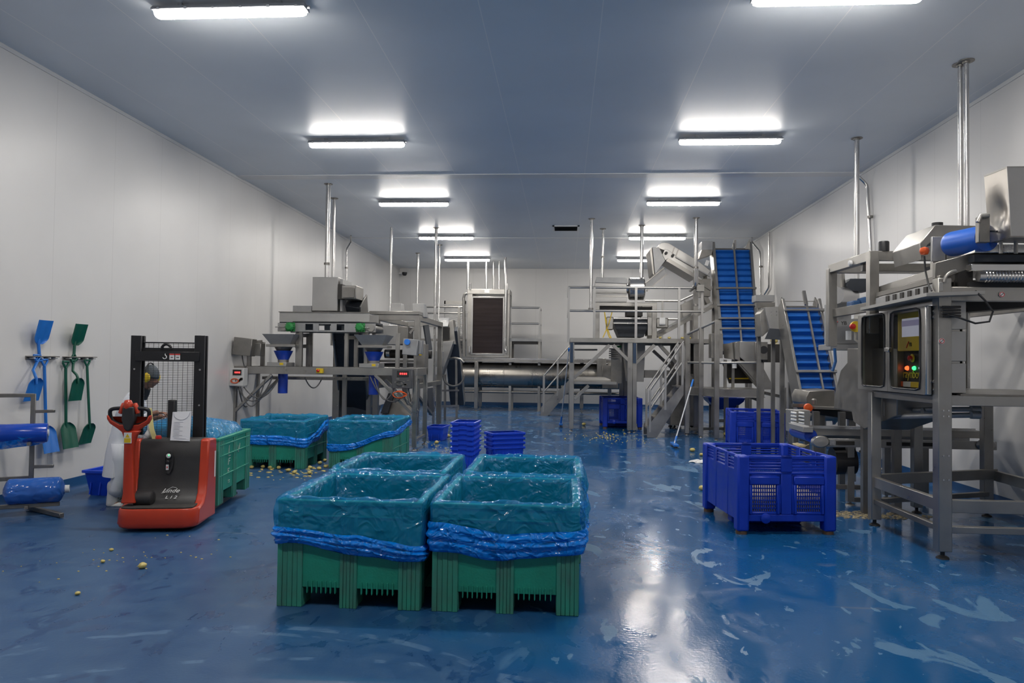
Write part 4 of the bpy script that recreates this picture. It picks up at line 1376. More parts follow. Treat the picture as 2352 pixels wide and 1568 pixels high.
# ------------------------------------------------------------------ left-hand machines
def PB(m, a, b, depth, mi=0):
    """Box whose front face has opposite corners a and b, running `depth` away from the camera end of the hall."""
    return m.box((a[0], a[1], b[2]), (b[0], a[1] + depth, a[2]), mi)
def part_box(name, mat, parent, a, b, depth, bevel=.004, **k):
    return PB(MB(), a, b, depth).build(name, mat, parent, bevel=bevel, **k)
def foot(m, x, y, h=.07):
    m.lathe([(.055, 0), (.05, .015), (.018, .03), (.018, h)], (x, y, 0), 16)

# bagging stand with two scales
bs = thing('bagging_stand', 'stainless two-hopper bagging stand with weigh boxes against the left wall', 'weighing machine', (-4.6, 14.3, 0), 0, world=True)
YS, YR = 13.8, 14.85
zt_, zb_ = 1.550, 1.410
xl_, xr_ = -6.315, -2.810
part_box('front_beam', STEEL, bs, (xl_ - .04, YS, zt_), (xr_ + .04, YS, zb_), .06)
part_box('rear_beam', STEEL, bs, (xl_ - .04, YR, zt_), (xr_ + .04, YR, zb_), .06)
for x, y in ((xl_, YS), (xr_, YS), (xl_, YR), (xr_, YR), (-4.481, YR)):
    m = MB().box((x - .04, y, .06), (x + .04, y + .08, zt_))
    foot(m, x, y + .04)
    m.build('leg', STEEL, bs, bevel=.004)
for x in (xl_, xr_):
    MB().box((x - .03, YS, zb_ - .0), (x + .03, YR, zt_)).build('side_rail', STEEL, bs, bevel=.004)
    MB().box((x - .025, YS, .16), (x + .025, YR, .21)).build('low_rail', STEEL, bs)
for a, b in (((-6.287, 13.830, 0.692), (-5.589, 13.830, 1.386)), ((-6.473, 14.870, 0.646), (-5.825, 14.870, 1.319)), ((-2.868, 13.830, 0.709), (-3.573, 13.830, 1.414)), ((-2.950, 14.870, 0.662), (-3.633, 14.870, 1.296))):
    MB().bar(a, b, .05, .07, (0, 1, 0)).build('brace', STEEL, bs, bevel=.003)
# perforated tray behind the front beam
m = MB()
ta, tb_ = (-5.973, 14.300, 1.346), (-3.832, 14.300, 1.290)
PB(m, ta, tb_, .5)
for k in range(26):
    x = ta[0] + .03 + k * (tb_[0] - ta[0] - .06) / 25
    m.box((x - .012, 14.285, tb_[2] + .025), (x + .012, 14.3, tb_[2] + .055))
m.build('perforated_tray', STEELD, bs)
def hopper(px, parent):
    """Steel funnel over a blue cone, a clamp sleeve and a blue drop tube; px gives its centre line."""
    x = px
    yc = 14.05
    z0, z1 = 2.170, 1.976
    m = MB()
    def rg(hx, hy, z): return [(x - hx, yc - hy, z), (x + hx, yc - hy, z), (x + hx, yc + hy, z), (x - hx, yc + hy, z)]
    m.loft([rg(.31, .30, z0), rg(.19, .17, z1), rg(.185, .165, z1), rg(.295, .285, z0 + .0)], caps=False)
    h = m.build('funnel', STEELP, parent, smooth=0)
    part_box('funnel_shelf', STEEL, parent, (x - .27, yc - .2, z1), (x + .30, yc - .2, z1 - .045), .4)
    MB().lathe([(.17, z1 - .05), (.12, z1 - .14), (.115, z1 - .14), (.165, z1 - .05)], (x, yc, 0), 28, caps=False).build('lower_funnel', STEELD, parent)
    zc0, zc1 = 1.857, 1.672
    MB().lathe([(.185, zc0), (.178, zc0), (.09, zc1), (.098, zc1), (.185, zc0)], (x, yc, 0), 32, caps=False).build('blue_cone', BLUEH, parent)
    MB().lathe([(.098, zc1 + .01), (.104, zc1 + .01), (.104, zc1 - .05), (.09, zc1 - .05)], (x, yc, 0), 32, caps=False).build('clamp_sleeve', STEEL, parent)
    zd0, zd1 = 1.512, 1.032
    MB().lathe([(.092, zd0 + .10), (.092, zd1), (.085, zd1), (.085, zd0 + .1)], (x, yc, 0), 32, caps=False).build('drop_tube', BLUEH, parent)
    part_box('scale_bridge', GALV, parent, (x - .22, YS - .01, 1.631), (x + .16, YS - .01, zt_), .45, bevel=.006)
    part_box('warning_label', YELLOW, parent, (x + .03, YS - .014, 1.623), (x + .10, YS - .014, 1.581), .004, bevel=0)
hopper(-5.452, bs)
hopper(-3.662, bs)
for px, y in ((-5.196, 14.1), (-5.165, 14.6), (-4.229, 14.1), (-4.183, 14.6), (-3.197, 14.0), (-3.184, 14.6), (-6.084, 13.9), (-6.068, 14.5)):
    top = 2.215 if 565 < 1290 + px * 1700 / y < 905 and 1290 + px * 1700 / y > 620 else 2.031
    MB().box((px - .035, y, zt_), (px + .035, y + .07, top)).build('post', STEEL, bs, bevel=.004)
for a, b in (((-5.225, 14.120, 2.159), (-5.187, 14.600, 2.176)), ((-5.221, 14.120, 1.947), (-5.183, 14.600, 1.957)), ((-4.254, 14.120, 2.126), (-4.203, 14.600, 2.142)), ((-6.118, 13.930, 1.992), (-6.090, 14.500, 2.033))):
    MB().bar(a, b, .05, .07).build('tie_bar', STEELD, bs)
# weigh indicator boxes
def indicator(a, b, door, parent):
    o = part_box('indicator_box', door, parent, a, b, .18, bevel=.008)
    x0, x1, z1, z0, y = a[0], b[0], a[2], b[2], a[1]
    w, h = x1 - x0, z1 - z0
    MB().box((x0 + .25 * w, y - .012, z0 + .60 * h), (x0 + .85 * w, y, z0 + .92 * h)).build('display_bezel', DARKINT, o, bevel=.004)
    m = MB()
    for k in range(4):
        xx = x0 + (.40 + .10 * k) * w
        m.box((xx, y - .015, z0 + .72 * h), (xx + .06 * w, y - .012, z0 + .80 * h))
    m.build('red_digits', REDLED, o)
    m = MB()
    r = random.Random(int(x0 * 100))
    for k in range(9):
        xx, zz = x0 + r.uniform(.1, .8) * w, z0 + r.uniform(.08, .48) * h
        m.box((xx, y - .006, zz), (xx + r.uniform(.02, .06), y - .001, zz + r.uniform(.015, .04)))
    m.build('terminals', STEELD, o)
    mm = MB()
    cx, cz = x0 + .4 * w, z0 + .28 * h
    for k in range(2):
        mm.tube([(cx + (.05 + .01 * k) * math.cos(t_) * 1.3, y - .012 - .004 * k, cz + (.035 + .01 * k) * math.sin(t_)) for t_ in (2 * PI * i / 18 for i in range(18))], .005, 6, closed=True)
    mm.build('coiled_lead', ORANGE if door is WHITEB else CABLE, o)
WHITEB = M('pale_enclosure', (0.62, 0.62, 0.61), 0.4)
DARKB = M('smoked_enclosure_door', (0.09, 0.09, 0.095), 0.3)
indicator((-6.319, 13.600, 1.512), (-6.040, 13.600, 1.179), WHITEB, bs)
indicator((-3.195, 13.600, 1.536), (-2.828, 13.600, 1.177), DARKB, bs)
oc = MB()
c_ = (-3.076, 13.620, 1.060)
for k in range(4):
    oc.tube([(c_[0] + (.08 + .008 * k) * math.cos(t_) * 1.3 + .012 * k, 13.62 - .01 * k, c_[2] + (.07 - .006 * k) * math.sin(t_) + .01 * math.sin(t_ * 2 + k)) for t_ in (2 * PI * i / 24 for i in range(24))], .006, 6, closed=True)
oc.build('orange_cable_coil', ORANGE, bs)
# tilted junction box on the left posts, switch box on the right posts
m = MB().obox((-6.098, 13.750, 1.921), (.36, .22, .33), (0, .10, 0))
m.build('tilted_box', STEELD, bs, bevel=.008)
m = MB().obox((-5.956, 13.900, 1.875), (.3, .2, .24), (0, .05, 0))
m.build('tilted_box', STEELD, bs, bevel=.008)
sbx = MB().obox((-2.880, 13.750, 1.948), (.28, .18, .30), (0, .08, 0)).build('socket_box', STEELP, bs, bevel=.008)
c_ = Vector((-2.928, 13.620, 2.043))
MB().lathe([(.035, 0), (.052, .0), (.055, .03), (.055, .07), (.03, .07)], c_ + Vector((0, .06, 0)), 20, Matrix.Rotation(PI / 2, 3, 'X')).build('socket_cap', M('mid_blue_plastic', (.03, .2, .7), .35), sbx)
MB().obox((-2.759, 13.850, 1.951), (.16, .18, .26), (0, .05, 0)).build('socket_box', STEELP, bs, bevel=.008)
sw = part_box('switch_box', YELLOW, bs, (-4.692, 13.740, 1.524), (-4.564, 13.740, 1.435), .06, bevel=.006)
c_ = Vector((-4.649, 13.740, 1.483))
MB().lathe([(.012, 0), (.025, .0), (.025, .03), (.012, .04)], c_, 14, Matrix.Rotation(PI / 2, 3, 'X')).build('stop_knob', REDB, sw)
# hanging leads
for k, (a, b, d) in enumerate((((-6.204, 13.700, 1.157), (-5.567, 13.800, 1.329), .35), ((-6.144, 13.700, 1.158), (-5.695, 13.800, 1.327), .45), ((-6.085, 13.720, 1.158), (-5.478, 13.900, 1.311), .28), ((-6.201, 13.750, 1.155), (-6.359, 14.600, 0.798), .2),
                           ((-3.167, 13.650, 1.171), (-3.568, 13.750, 1.358), .3), ((-2.879, 13.650, 1.175), (-3.665, 13.800, 1.380), .35), ((-3.003, 13.650, 1.173), (-2.908, 14.200, 1.045), .25), ((-2.914, 13.620, 1.175), (-2.837, 13.700, 0.946), .15), ((-6.168, 13.800, 1.763), (-6.077, 13.800, 1.555), .1),
                           ((-4.965, 13.900, 1.352), (-4.790, 14.400, 1.326), .2))):
    MB().tube(sag(a, b, d, 14), .012, 7).build('lead', CABLE, bs, smooth=60)

# cross conveyor above the stand
oc = thing('cross_conveyor', 'grey flat-sided conveyor with green motors above the bagging stand', 'conveyor', (-4.599, 14.3, 2.215), 0, world=True)
a, b = (-5.527, 14.000, 2.601), (-3.754, 14.000, 2.429)
part_box('side_cladding', GALV, oc, a, b, .02, bevel=.003)
PB(MB(), (a[0], a[1] + .70, a[2]), (b[0], 0, b[2]), .02).build('side_cladding', GALV, oc)
part_box('top_flange', STEELD, oc, (a[0] - .01, 13.98, a[2] + .015), (b[0] + .01, 0, a[2]), .05, bevel=0)
m = MB()
a, b = (-5.558, 14.000, 2.397), (-3.631, 14.000, 2.229)
wins = (-5.013, -4.858), (-4.746, -4.506), (-4.395, -4.241)
zt2, zb2 = a[2], b[2]
zw0, zw1 = 2.379, 2.262
for yy in (14.0, 14.68):
    xs = [a[0]] + [w for p in wins for w in p] + [b[0]]
    for k in range(0, len(xs), 2):
        m.box((xs[k], yy, zb2), (xs[k + 1], yy + .03, zt2))
    for p in wins:
        m.box((p[0], yy, zb2), (p[1], yy + .03, zw1)).box((p[0], yy, zw0), (p[1], yy + .03, zt2))
m.build('side_frame', STEELP, oc, bevel=.002)
PB(MB(), (a[0] + .02, 14.04, 2.422), (b[0] - .02, 0, 2.388), .62).build('belt', SLATE, oc)
m = MB()
for px in (-5.426, -3.713):
    m.cyl((px, 13.97, (zt2 + zb2) / 2), (px, 14.74, (zt2 + zb2) / 2), .07, 20)
m.build('roller', STEEL, oc)
for px in (-5.274, -3.901):
    zc_ = 2.314
    m = MB().lathe([(.02, -.02), (.075, -.02), (.08, .0), (.08, .12), (.05, .15)], (px, 13.97, zc_), 20, Matrix.Rotation(PI / 2, 3, 'X'))
    for k in range(12):
        t_ = 2 * PI * k / 12
        m.obox((px + .083 * math.cos(t_), 13.9, zc_ + .083 * math.sin(t_)), (.012, .1, .02), (0, -t_, 0))
    m.obox((px, 13.93, zc_), (.17, .03, .17))
    m.build('drive_motor', GREENM, oc, bevel=.003)
for px in (-5.469, -3.815):
    MB().cyl((px - .12, 13.96, zc_), (px + .08, 13.96, zc_), .010, 8).build('belt_tensioner', STEELB, oc)
for px in (-5.118, -3.826):
    for y in (14.05, 14.62):
        MB().box((px - .03, y, zt_ + .0), (px + .03, y + .06, zb2)).build('support_leg', STEEL, oc)
part_box('guard_box', STEELP, oc, (-5.337, 14.200, 2.744), (-4.958, 14.200, 2.627), .3)

# elevator feeding it from behind
fe = thing('feed_elevator', 'tall elevator with dark enclosed trunk and boxy steel head behind the bagging stand', 'conveyor', (-4.756, 16.6, 0), 0, world=True)
part_box('head_box', GALV, fe, (-4.936, 14.150, 3.307), (-4.428, 14.150, 2.644), .55, bevel=.006)
part_box('head_box_side', STEELP, fe, (-4.399 + .001, 14.2, 3.274), (-4.347, 0, 2.643), .6, bevel=.003)
part_box('motor_cover', STEELD, fe, (-4.272, 13.950, 3.085), (-4.046, 13.950, 2.893), .02, bevel=.004)
mc = MB()
c0_, c1_ = (-4.305, 14.000, 3.132), (-4.026, 14.000, 2.873)
mc.box((c0_[0], 14.0, c1_[2]), (c1_[0], 14.55, c0_[2]))
mc.build('motor_cover', STEEL, fe, bevel=.008)
part_box('motor_bracket', DARKINT, fe, (-4.398, 14.050, 3.162), (-4.307, 14.050, 2.867), .2)
# trunk runs down and away
def trunk(name, mat, parent, p, q, w, h, up=(0, 1, 0)):
    return MB().bar(p, q, w, h, up).build(name, mat, parent, bevel=.006)
a, b = Vector((-4.320, 14.500, 2.878)), Vector((-4.750, 16.900, 0.393))
trunk('trunk', SLATE, fe, a, b, .58, .34)
for s in (-1, 1):
    trunk('trunk_edge', STEEL, fe, a + Vector((s * .31, -.02, 0)), b + Vector((s * .31, -.02, 0)), .03, .40)
part_box('support_column', STEEL, fe, (-5.086, 16.000, 2.274), (-4.934, 16.000, 0.389), .1)
part_box('support_column', STEEL, fe, (-4.383, 16.200, 1.949), (-4.287, 16.200, 0.385), .08)
m = MB()
m.loft([[(b.x + s * hx, b.y + t_ * hy, z) for s, t_ in ((-1, -1), (1, -1), (1, 1), (-1, 1))] for hx, hy, z in ((.30, .3, .05), (.34, .32, .2), (.42, .45, .62))])
m.build('boot_hopper', STEELD, fe, bevel=.004)
m = MB()
for s in (-1, 1):
    for t_ in (-1, 1):
        foot(m, b.x + s * .2, b.y + t_ * .2, .1)
m.build('foot', DARK, fe)

# grader with open frame
gr = thing('grading_machine', 'large open-framed grading machine with slanted dark flaps behind the bagging stand', 'machine', (-3.665, 17.2, 0), 0, world=True)
YG, YG2 = 16.0, 19.0
ztop, ztop2 = 2.688, 2.573
xa, xb = -4.128, -3.229
for x in (xa, xb):
    for y in (YG, YG2):
        m = MB().box((x - .06, y, .06), (x + .06, y + .12, ztop))
        foot(m, x, y + .06)
        m.build('post', STEEL, gr, bevel=.005)
    MB().box((x - .055, YG + .12, ztop2), (x + .055, YG2, ztop)).build('side_beam', STEEL, gr, bevel=.005)
    MB().box((x - .045, YG + .12, 1.074), (x + .045, YG2, 1.122 + .06)).build('low_side_beam', STEEL, gr, bevel=.004)
for y in (YG, YG2):
    MB().box((xa, y, ztop2), (xb, y + .1, ztop)).build('cross_beam', STEEL, gr, bevel=.005)
part_box('top_trough', STEEL, gr, (-4.294, 16.000, 2.770), (-3.189, 16.000, 2.702), .7)
for px0, px1 in ((-3.931, -3.690), (-3.419, -3.172)):
    z0, z1 = 2.977, 2.671
    MB().prism([(px0, z0), (px1, z0), (px1 + .06, z1), (px0, z1)], 'y', 16.45, 16.75).build('deflector', STEELP, gr, bevel=.004)
# feeder hopper, shaker trays and dark flaps
part_box('feeder_hopper', GALV, gr, (-4.095, 15.850, 2.458), (-3.627, 15.850, 2.036), .7, bevel=.006)
part_box('feeder_hopper', STEELD, gr, (-3.644, 15.900, 2.426), (-3.408, 15.900, 2.049), .6, bevel=.006)
part_box('shaker_tray', STEELD, gr, (-4.136, 16.100, 1.700), (-3.454, 16.100, 1.651), 2.4)
part_box('shaker_tray', DARKINT, gr, (-4.131, 16.200, 1.623), (-3.464, 16.200, 1.544), 2.3)
part_box('lower_tray', STEELD, gr, (-4.211, 16.300, 1.349), (-3.439, 16.300, 1.137), 2.2)
m = MB()
for k in range(5):
    y = 16.5 + k * .45
    m.cyl((xa + .08, y, 1.840), (xb - .08, y, 1.840), .10, 18)
m.build('grading_roller', DARKINT, gr)
m = MB().cyl((-3.926, 16.150, 1.837), (-3.848, 16.150, 1.838), .085, 18)
m.build('drive_drum', STEELB, gr)
for a, b, c, d in (((-3.184, 16.600, 2.493), (-3.186, 17.200, 2.542), (-3.094, 17.200, 1.950), (-3.086, 16.600, 1.921)), ((-3.122, 16.600, 1.063), (-3.070, 17.200, 1.062), (-3.049, 17.300, 0.495), (-3.050, 16.800, 0.459)), ((-3.885, 16.200, 0.960), (-3.748, 16.200, 0.962), (-3.849, 16.000, 0.541), (-4.003, 16.000, 0.538))):
    MB().sheet([a, b, c, d], .03).build('dark_flap', SLATE, gr)
MB().sheet([(-3.769, 16.250, 0.940), (-3.377, 16.250, 0.946), (-3.337, 16.100, 0.428), (-4.046, 16.100, 0.416)], .01).build('guard_plate', STEELD, gr)
MB().bar((-3.219, 16.050, 0.958), (-2.974, 16.600, 0.475), .07, .05).build('diagonal_brace', STEEL, gr)
MB().bar((-3.386, 16.050, 2.292), (-3.196, 16.050, 2.533), .05, .05).build('diagonal_brace', STEEL, gr)
part_box('motor_housing', STEELD, gr, (-3.216, 15.950, 2.052), (-3.032, 15.950, 1.296), .4)
part_box('yellow_label', YELLOW, gr, (-3.153, 15.930, 1.939), (-3.103, 15.930, 1.807), .01, bevel=0)
for x in (xa + .3, xb - .25):
    MB().tube(sag((x, YG + .1, 1.5), (x + .2, YG + .3, .5), .2), .015, 7).build('lead', CABLE, gr)

# narrow elevator further back
ne = thing('narrow_elevator', 'narrow dark elevator with bright square head near the drum washer', 'conveyor', (-3.245, 21.5, 0), 0, world=True)
h = MB().sheet([(-3.555, 20.600, 2.646), (-3.271, 20.600, 2.648), (-3.284, 20.900, 2.898), (-3.573, 20.900, 2.896)], .02)
h.build('head_cover', STEELB, ne)
PB(MB(), (-3.546, 20.620, 2.634), (-3.244, 20.620, 2.294), .5).build('discharge_mouth', DARKINT, ne)
MB().prism([(-3.565, 2.622), (-3.158, 2.855), (-3.072, 2.157), (-3.565, 2.157)], 'y', 20.75, 21.2).build('head_side', STEEL, ne, bevel=.004)
MB().prism([(-3.589, 2.206), (-3.109, 2.255), (-3.441, 1.277), (-3.552, 1.326)], 'y', 20.6, 21.1).build('chute', GALV, ne, bevel=.004)
a, b = Vector((-3.230, 20.900, 2.600)), Vector((-3.158, 22.000, 0.434))
trunk('trunk', SLATE, ne, a, b, .38, .30)
for s in (-1, 1):
    trunk('trunk_edge', STEEL, ne, a + Vector((s * .2, 0, 0)), b + Vector((s * .2, 0, 0)), .02, .34)
for p, q in (((-3.118, 21.200, 2.174), (-3.076, 21.200, 0.143)), ((-3.602, 20.700, 1.297), (-3.548, 20.700, 0.195)), ((-3.467, 21.400, 1.286), (-3.450, 21.400, 0.147))):
    MB().bar(p, (q[0], q[1], 0), .06, .06, (0, 1, 0)).build('leg', STEEL, ne)
PB(MB(), (-3.584, 20.400, 1.957), (-3.382, 20.400, 1.523), .25).build('control_box', STEELP, ne, bevel=.006)
MB().tube([(-3.239, 20.800, 1.744), (-3.061, 20.600, 1.770), (-2.886, 20.500, 1.735), (-2.787, 20.500, 1.652)], .035, 10).build('pipe', STEEL, ne, smooth=60)
MB().tube(arc((-3.106, 20.700, 1.279), .30, PI, 2 * PI, 14), .03, 8).build('hose', CABLE, ne, smooth=60)
for z in (0.400, 0.843):
    MB().bar((-3.612, 20.75, z), (-3.027, 21.2, z), .05, .05).build('tie_bar', STEEL, ne)


# ------------------------------------------------------------------ far end: screen tower and drum washer
stw = thing('screen_tower', 'tall framed screen tower with a dark slatted panel standing over the drum washer', 'machine', (-2.633, 25.4, 1.809), 0, world=True)
YT = 25.0
xa, xb = -3.311, -1.873
zt_, zb_ = 4.133, 1.809
for x0, x1 in ((xa, xa + .17), (xb - .18, xb)):
    MB().box((x0, YT, zb_), (x1, YT + .2, zt_)).build('side_column', STEEL, stw, bevel=.006)
    MB().box((x0, YT + .8, zb_), (x1, YT + 1.0, zt_)).build('side_column', STEEL, stw, bevel=.006)
    MB().box((x0 + .03, YT + .2, zb_), (x1 - .03, YT + .8, zt_ - .05)).build('side_sheet', STEELP, stw)
MB().box((xa, YT - .02, zt_ - .16), (xb, YT + 1.0, zt_)).build('top_beam', STEEL, stw, bevel=.006)
MB().box((xa, YT - .02, zb_), (xb, YT + 1.0, zb_ + .08)).build('base_beam', STEEL, stw, bevel=.006)
px0, px1, pz0, pz1 = -3.117, -2.094, 1.956, 3.836
m = MB()
for a, b in (((px0 - .05, pz0 - .05), (px1 + .05, pz0)), ((px0 - .05, pz1), (px1 + .05, pz1 + .05)), ((px0 - .05, pz0), (px0, pz1)), ((px1, pz0), (px1 + .05, pz1))):
    m.box((a[0], YT - .03, a[1]), (b[0], YT + .03, b[1]))
m.build('panel_surround', GALV, stw, bevel=.004)
SLATM = M('brown_black_slats', (0.10, 0.075, 0.07), 0.25, 0.35, var=0.4, vscale=2, stretch=(.3, 1, 6))
m = MB()
n = 52
for k in range(n):
    z = pz0 + (k + .5) * (pz1 - pz0) / n
    m.obox(((px0 + px1) / 2, YT + .02, z), (px1 - px0, .012, (pz1 - pz0) / n * .92), (.12, 0, 0))
sl = m.build('slatted_panel', SLATM, stw, smooth=0)
MB().box((px0, YT + .05, pz0), (px1, YT + .06, pz1)).build('panel_backing', DARKINT, stw)
PB(MB(), (-2.729, 24.970, 4.100), (-2.564, 24.970, 4.012), .01).build('name_plate', WHITE, stw)
MB().tube([(-3.314, 24.900, 3.972), (-3.403, 24.900, 3.942), (-3.431, 24.900, 3.823), (-3.389, 24.900, 1.843)], .05, 10).build('pipe', STEEL, stw, smooth=60)
for px in (-3.215, -1.972):
    for z in (4.158, 2.030):
        MB().cyl((px, 24.9, z - .06), (px, 24.9, z + .16), .035, 10).build('hinge_pin', STEELB, stw)
bs2 = thing('louvred_panel', 'louvred grey screen behind a handrail left of the tall screen tower', 'screen', (-3.891, 26.3, 1.799), 0, world=True)
m = MB()
a, b = (-4.313, 26.200, 3.710), (-3.535, 26.200, 1.943)
for k in range(34):
    z = b[2] + (k + .5) * (a[2] - b[2]) / 34
    m.obox(((a[0] + b[0]) / 2, 26.2, z), (b[0] - a[0], .02, .035), (-.6, 0, 0))
m.build('louvre', STEELP, bs2, smooth=0)
m = MB()
m.box((a[0], 26.22, b[2]), (a[0] + .05, 26.3, a[2] + .12)).box((b[0] - .05, 26.22, b[2]), (b[0], 26.3, a[2] + .12)).box((a[0], 26.22, a[2]), (b[0], 26.3, a[2] + .12))
m.build('frame', STEEL, bs2)

def rail_run(name, label, posts, zs, r=.028, parent=None, ends=True):
    t = parent or thing(name, label, 'handrail', (*posts[0][:2], posts[0][2]), 0, world=True)
    for p in posts:
        MB().bar((p[0], p[1], p[2]), (p[0], p[1], zs[0] if not callable(zs[0]) else zs[0](p)), r * 1.6, r * 1.6, (0, 1, 0)).build('rail_post', GALV, t)
    for z in zs:
        for p, q in zip(posts, posts[1:]):
            MB().tube([(p[0], p[1], z), (q[0], q[1], z)], r, 10).build('rail', GALV, t, smooth=60)
    return t
dk = thing('washer_walkway', 'small railed walkway at the back right of the screen tower', 'walkway', (-1.348, 25.4, 0), 0, world=True)
za = 2.439
MB().box((-1.903, 25.2, za - .06), (-0.811, 26.4, za + .04)).build('deck', STEELP, dk, bevel=.004)
MB().box((-1.783, 25.25, za - .14), (-0.915, 26.2, za - .06)).build('grating_frame', DARKINT, dk)
for px in (-1.843, -0.856):
    for y in (25.25, 26.35):
        MB().box((px - .04, y - .04, 0), (px + .04, y + .04, za)).build('leg', STEEL, dk)
rail_run('', '', [(-1.843, 25.25, za), (-0.856, 25.25, za), (-0.856, 26.35, za)], [3.533, 2.993], .035, dk)
dk2 = thing('washer_handrail', 'handrail along the gangway left of the screen tower', 'handrail', (-4.322, 25.6, 0), 0, world=True)
MB().box((-5.121, 25.5, 2.384), (-3.497, 26.2, 2.445)).build('deck', STEELD, dk2)
for px in (-5.059, -3.680):
    MB().box((px - .04, 25.55, 0), (px + .04, 25.65, 3.557)).build('rail_post', STEEL, dk2)
for z in (3.557, 3.496 - .15):
    MB().tube([(-5.121, 25.6, z), (-3.497, 25.6, z)], .03, 8).build('rail', STEEL, dk2, smooth=60)

dr = thing('drum_washer', 'long horizontal steel drum washer on square legs before the back wall', 'machine', (-0.975, 25.4, 0), 0, world=True)
YD = 25.45
zc_ = 1.211
xa, xb = -3.594, 2.416
STEELR = M('rolled_steel', (0.36, 0.335, 0.30), 0.30, 0.95, var=0.2, vscale=1.2, stretch=(2, 1, 1), rvar=0.08)
MB().lathe([(.3, 0), (.43, .02), (.43, xb - xa - .02), (.3, xb - xa)], (xa, YD, zc_), 48, Matrix.Rotation(PI / 2, 3, 'Y')).build('drum', STEELR, dr, smooth=40)
for px in (-2.035, -1.077, -0.080, 0.795):
    MB().lathe([(.434, -.01), (.437, 0), (.434, .01)], (px, YD, zc_), 48, Matrix.Rotation(PI / 2, 3, 'Y')).build('drum_seam', STEELD, dr)
MB().box((xa - .1, 25.0, 1.667), (xb, 25.9, 1.799)).build('top_channel', STEEL, dr, bevel=.006)
MB().box((xa - .1, 24.98, 1.755), (xb, 25.0, 1.799)).build('channel_lip', STEELB, dr)
for px, y in ((-2.957, 24.85), (-2.937, 25.9), (0.605, 25.6), (1.514, 24.9)):
    m = MB().box((px - .06, y - .05, .1), (px + .06, y + .05, 1.667))
    foot(m, px, y, .12)
    m.build('leg', STEEL, dr, bevel=.005)
MB().tube([(xa, 25.3, 0.645), (xb, 25.3, 0.630)], .045, 10).build('water_pipe', STEELD, dr, smooth=60)
PB(MB(), (1.091, 24.700, 1.822), (1.385, 24.700, 1.004), .6).build('outlet_box', STEEL, dr, bevel=.006)
PB(MB(), (1.260, 24.600, 1.609), (1.780, 24.600, 0.841), .5).build('drive_box', STEELD, dr, bevel=.006)

# ------------------------------------------------------------------ raised platform
pf = thing('raised_platform', 'railed stainless work platform on braced square posts, right of centre', 'platform', (1.795, 18.8, 0), 0, world=True)
YP, YP2 = 18.2, 21.0
zd1, zd0 = 2.295, 2.188
xa, xb = 0.133, 3.613
MB().box((xa, YP, zd0), (xb, YP + .07, zd1)).build('front_beam', STEEL, pf, bevel=.005)
MB().box((xa, YP2 - .07, zd0), (xb, YP2, zd1)).build('back_beam', STEEL, pf, bevel=.005)
MB().box((xa, YP, zd0), (xa + .07, YP2, zd1)).build('end_beam', STEEL, pf, bevel=.005)
MB().box((xb - .07, YP, zd0), (xb, YP2, zd1)).build('end_beam', STEEL, pf, bevel=.005)
MB().box((xa + .07, YP + .07, zd1 - .03), (xb - .07, YP2 - .07, zd1 - .005)).build('deck', STEELD, pf)
NAVY = M('dark_blue_pad', (0.02, 0.045, 0.09), 0.5)
for px, w in ((0.186, .11), (1.601, .12), (1.715, .10), (3.199, .11), (2.998, .11)):
    for y in (YP + .02, YP2 - .16):
        m = MB().box((px - w / 2, y, .06), (px + w / 2, y + .12, zd0))
        foot(m, px, y + .06)
        m.build('post', STEEL, pf, bevel=.005)
for px in (0.175, 1.706):
    MB().box((px - .035, YP - .012, 1.693), (px + .035, YP + .02, zd0 - .01)).build('corner_pad', NAVY, pf)
for a, b in (((1318, 870), (1402, 790)), ((1402, 790), (1452, 836)), ((1460, 836), (1510, 788)), ((1512, 788), (1600, 872))):
    pass
for a, b in (((0.237, 18.280, 1.307), (1.102, 18.280, 2.130)), ((1.186, 18.280, 2.131), (1.635, 18.280, 1.689)), ((1.740, 18.280, 1.690), (2.190, 18.280, 2.142)), ((2.357, 18.600, 2.151), (3.236, 18.600, 1.212)), ((2.433, 20.600, 2.039), (3.266, 20.600, 1.273)),
             ((0.253, 18.300, 0.793), (0.601, 18.300, 1.130))):
    MB().bar(a, b, .08, .10, (0, 1, 0)).build('brace', STEEL, pf, bevel=.004)
# lower deck
MB().box((0.242, 18.35, 1.160), (1.289, 24.1, 1.225)).build('lower_deck', STEEL, pf, bevel=.004)
MB().bar((0.261, 20.800, 2.042), (0.916, 20.800, 2.050), .05, .05).build('tie_bar', STEEL, pf)
rz = [3.539, 2.964]
xs = [0.092, 0.719, 1.734, 2.771, 3.323]
for x in xs:
    MB().bar((x, YP + .03, zd0 if x < xs[4] else 1.436), (x, YP + .03, rz[0]), .055, .055, (0, 1, 0)).build('rail_post', GALV, pf)
for z in rz:
    MB().tube([(xs[0], YP + .03, z), (xs[4] + .05, YP + .03, z)], .030, 10).build('rail', GALV, pf, smooth=60)
    MB().tube([(xs[0], YP + .03, z), (xs[0], YP2, z)], .030, 10).build('rail', GALV, pf, smooth=60)
zz = [3.435, 2.924]
for z in zz:
    MB().tube([(2.237, 20.9, z), (3.196, 20.9, z), (3.673, 20.9, z + .22)], .03, 10).build('rail', GALV, pf, smooth=60)
for px in (2.717, 3.339, 3.530):
    MB().bar((px, 20.9, zd1), (px, 20.9, zz[0]), .05, .05, (0, 1, 0)).build('rail_post', GALV, pf)
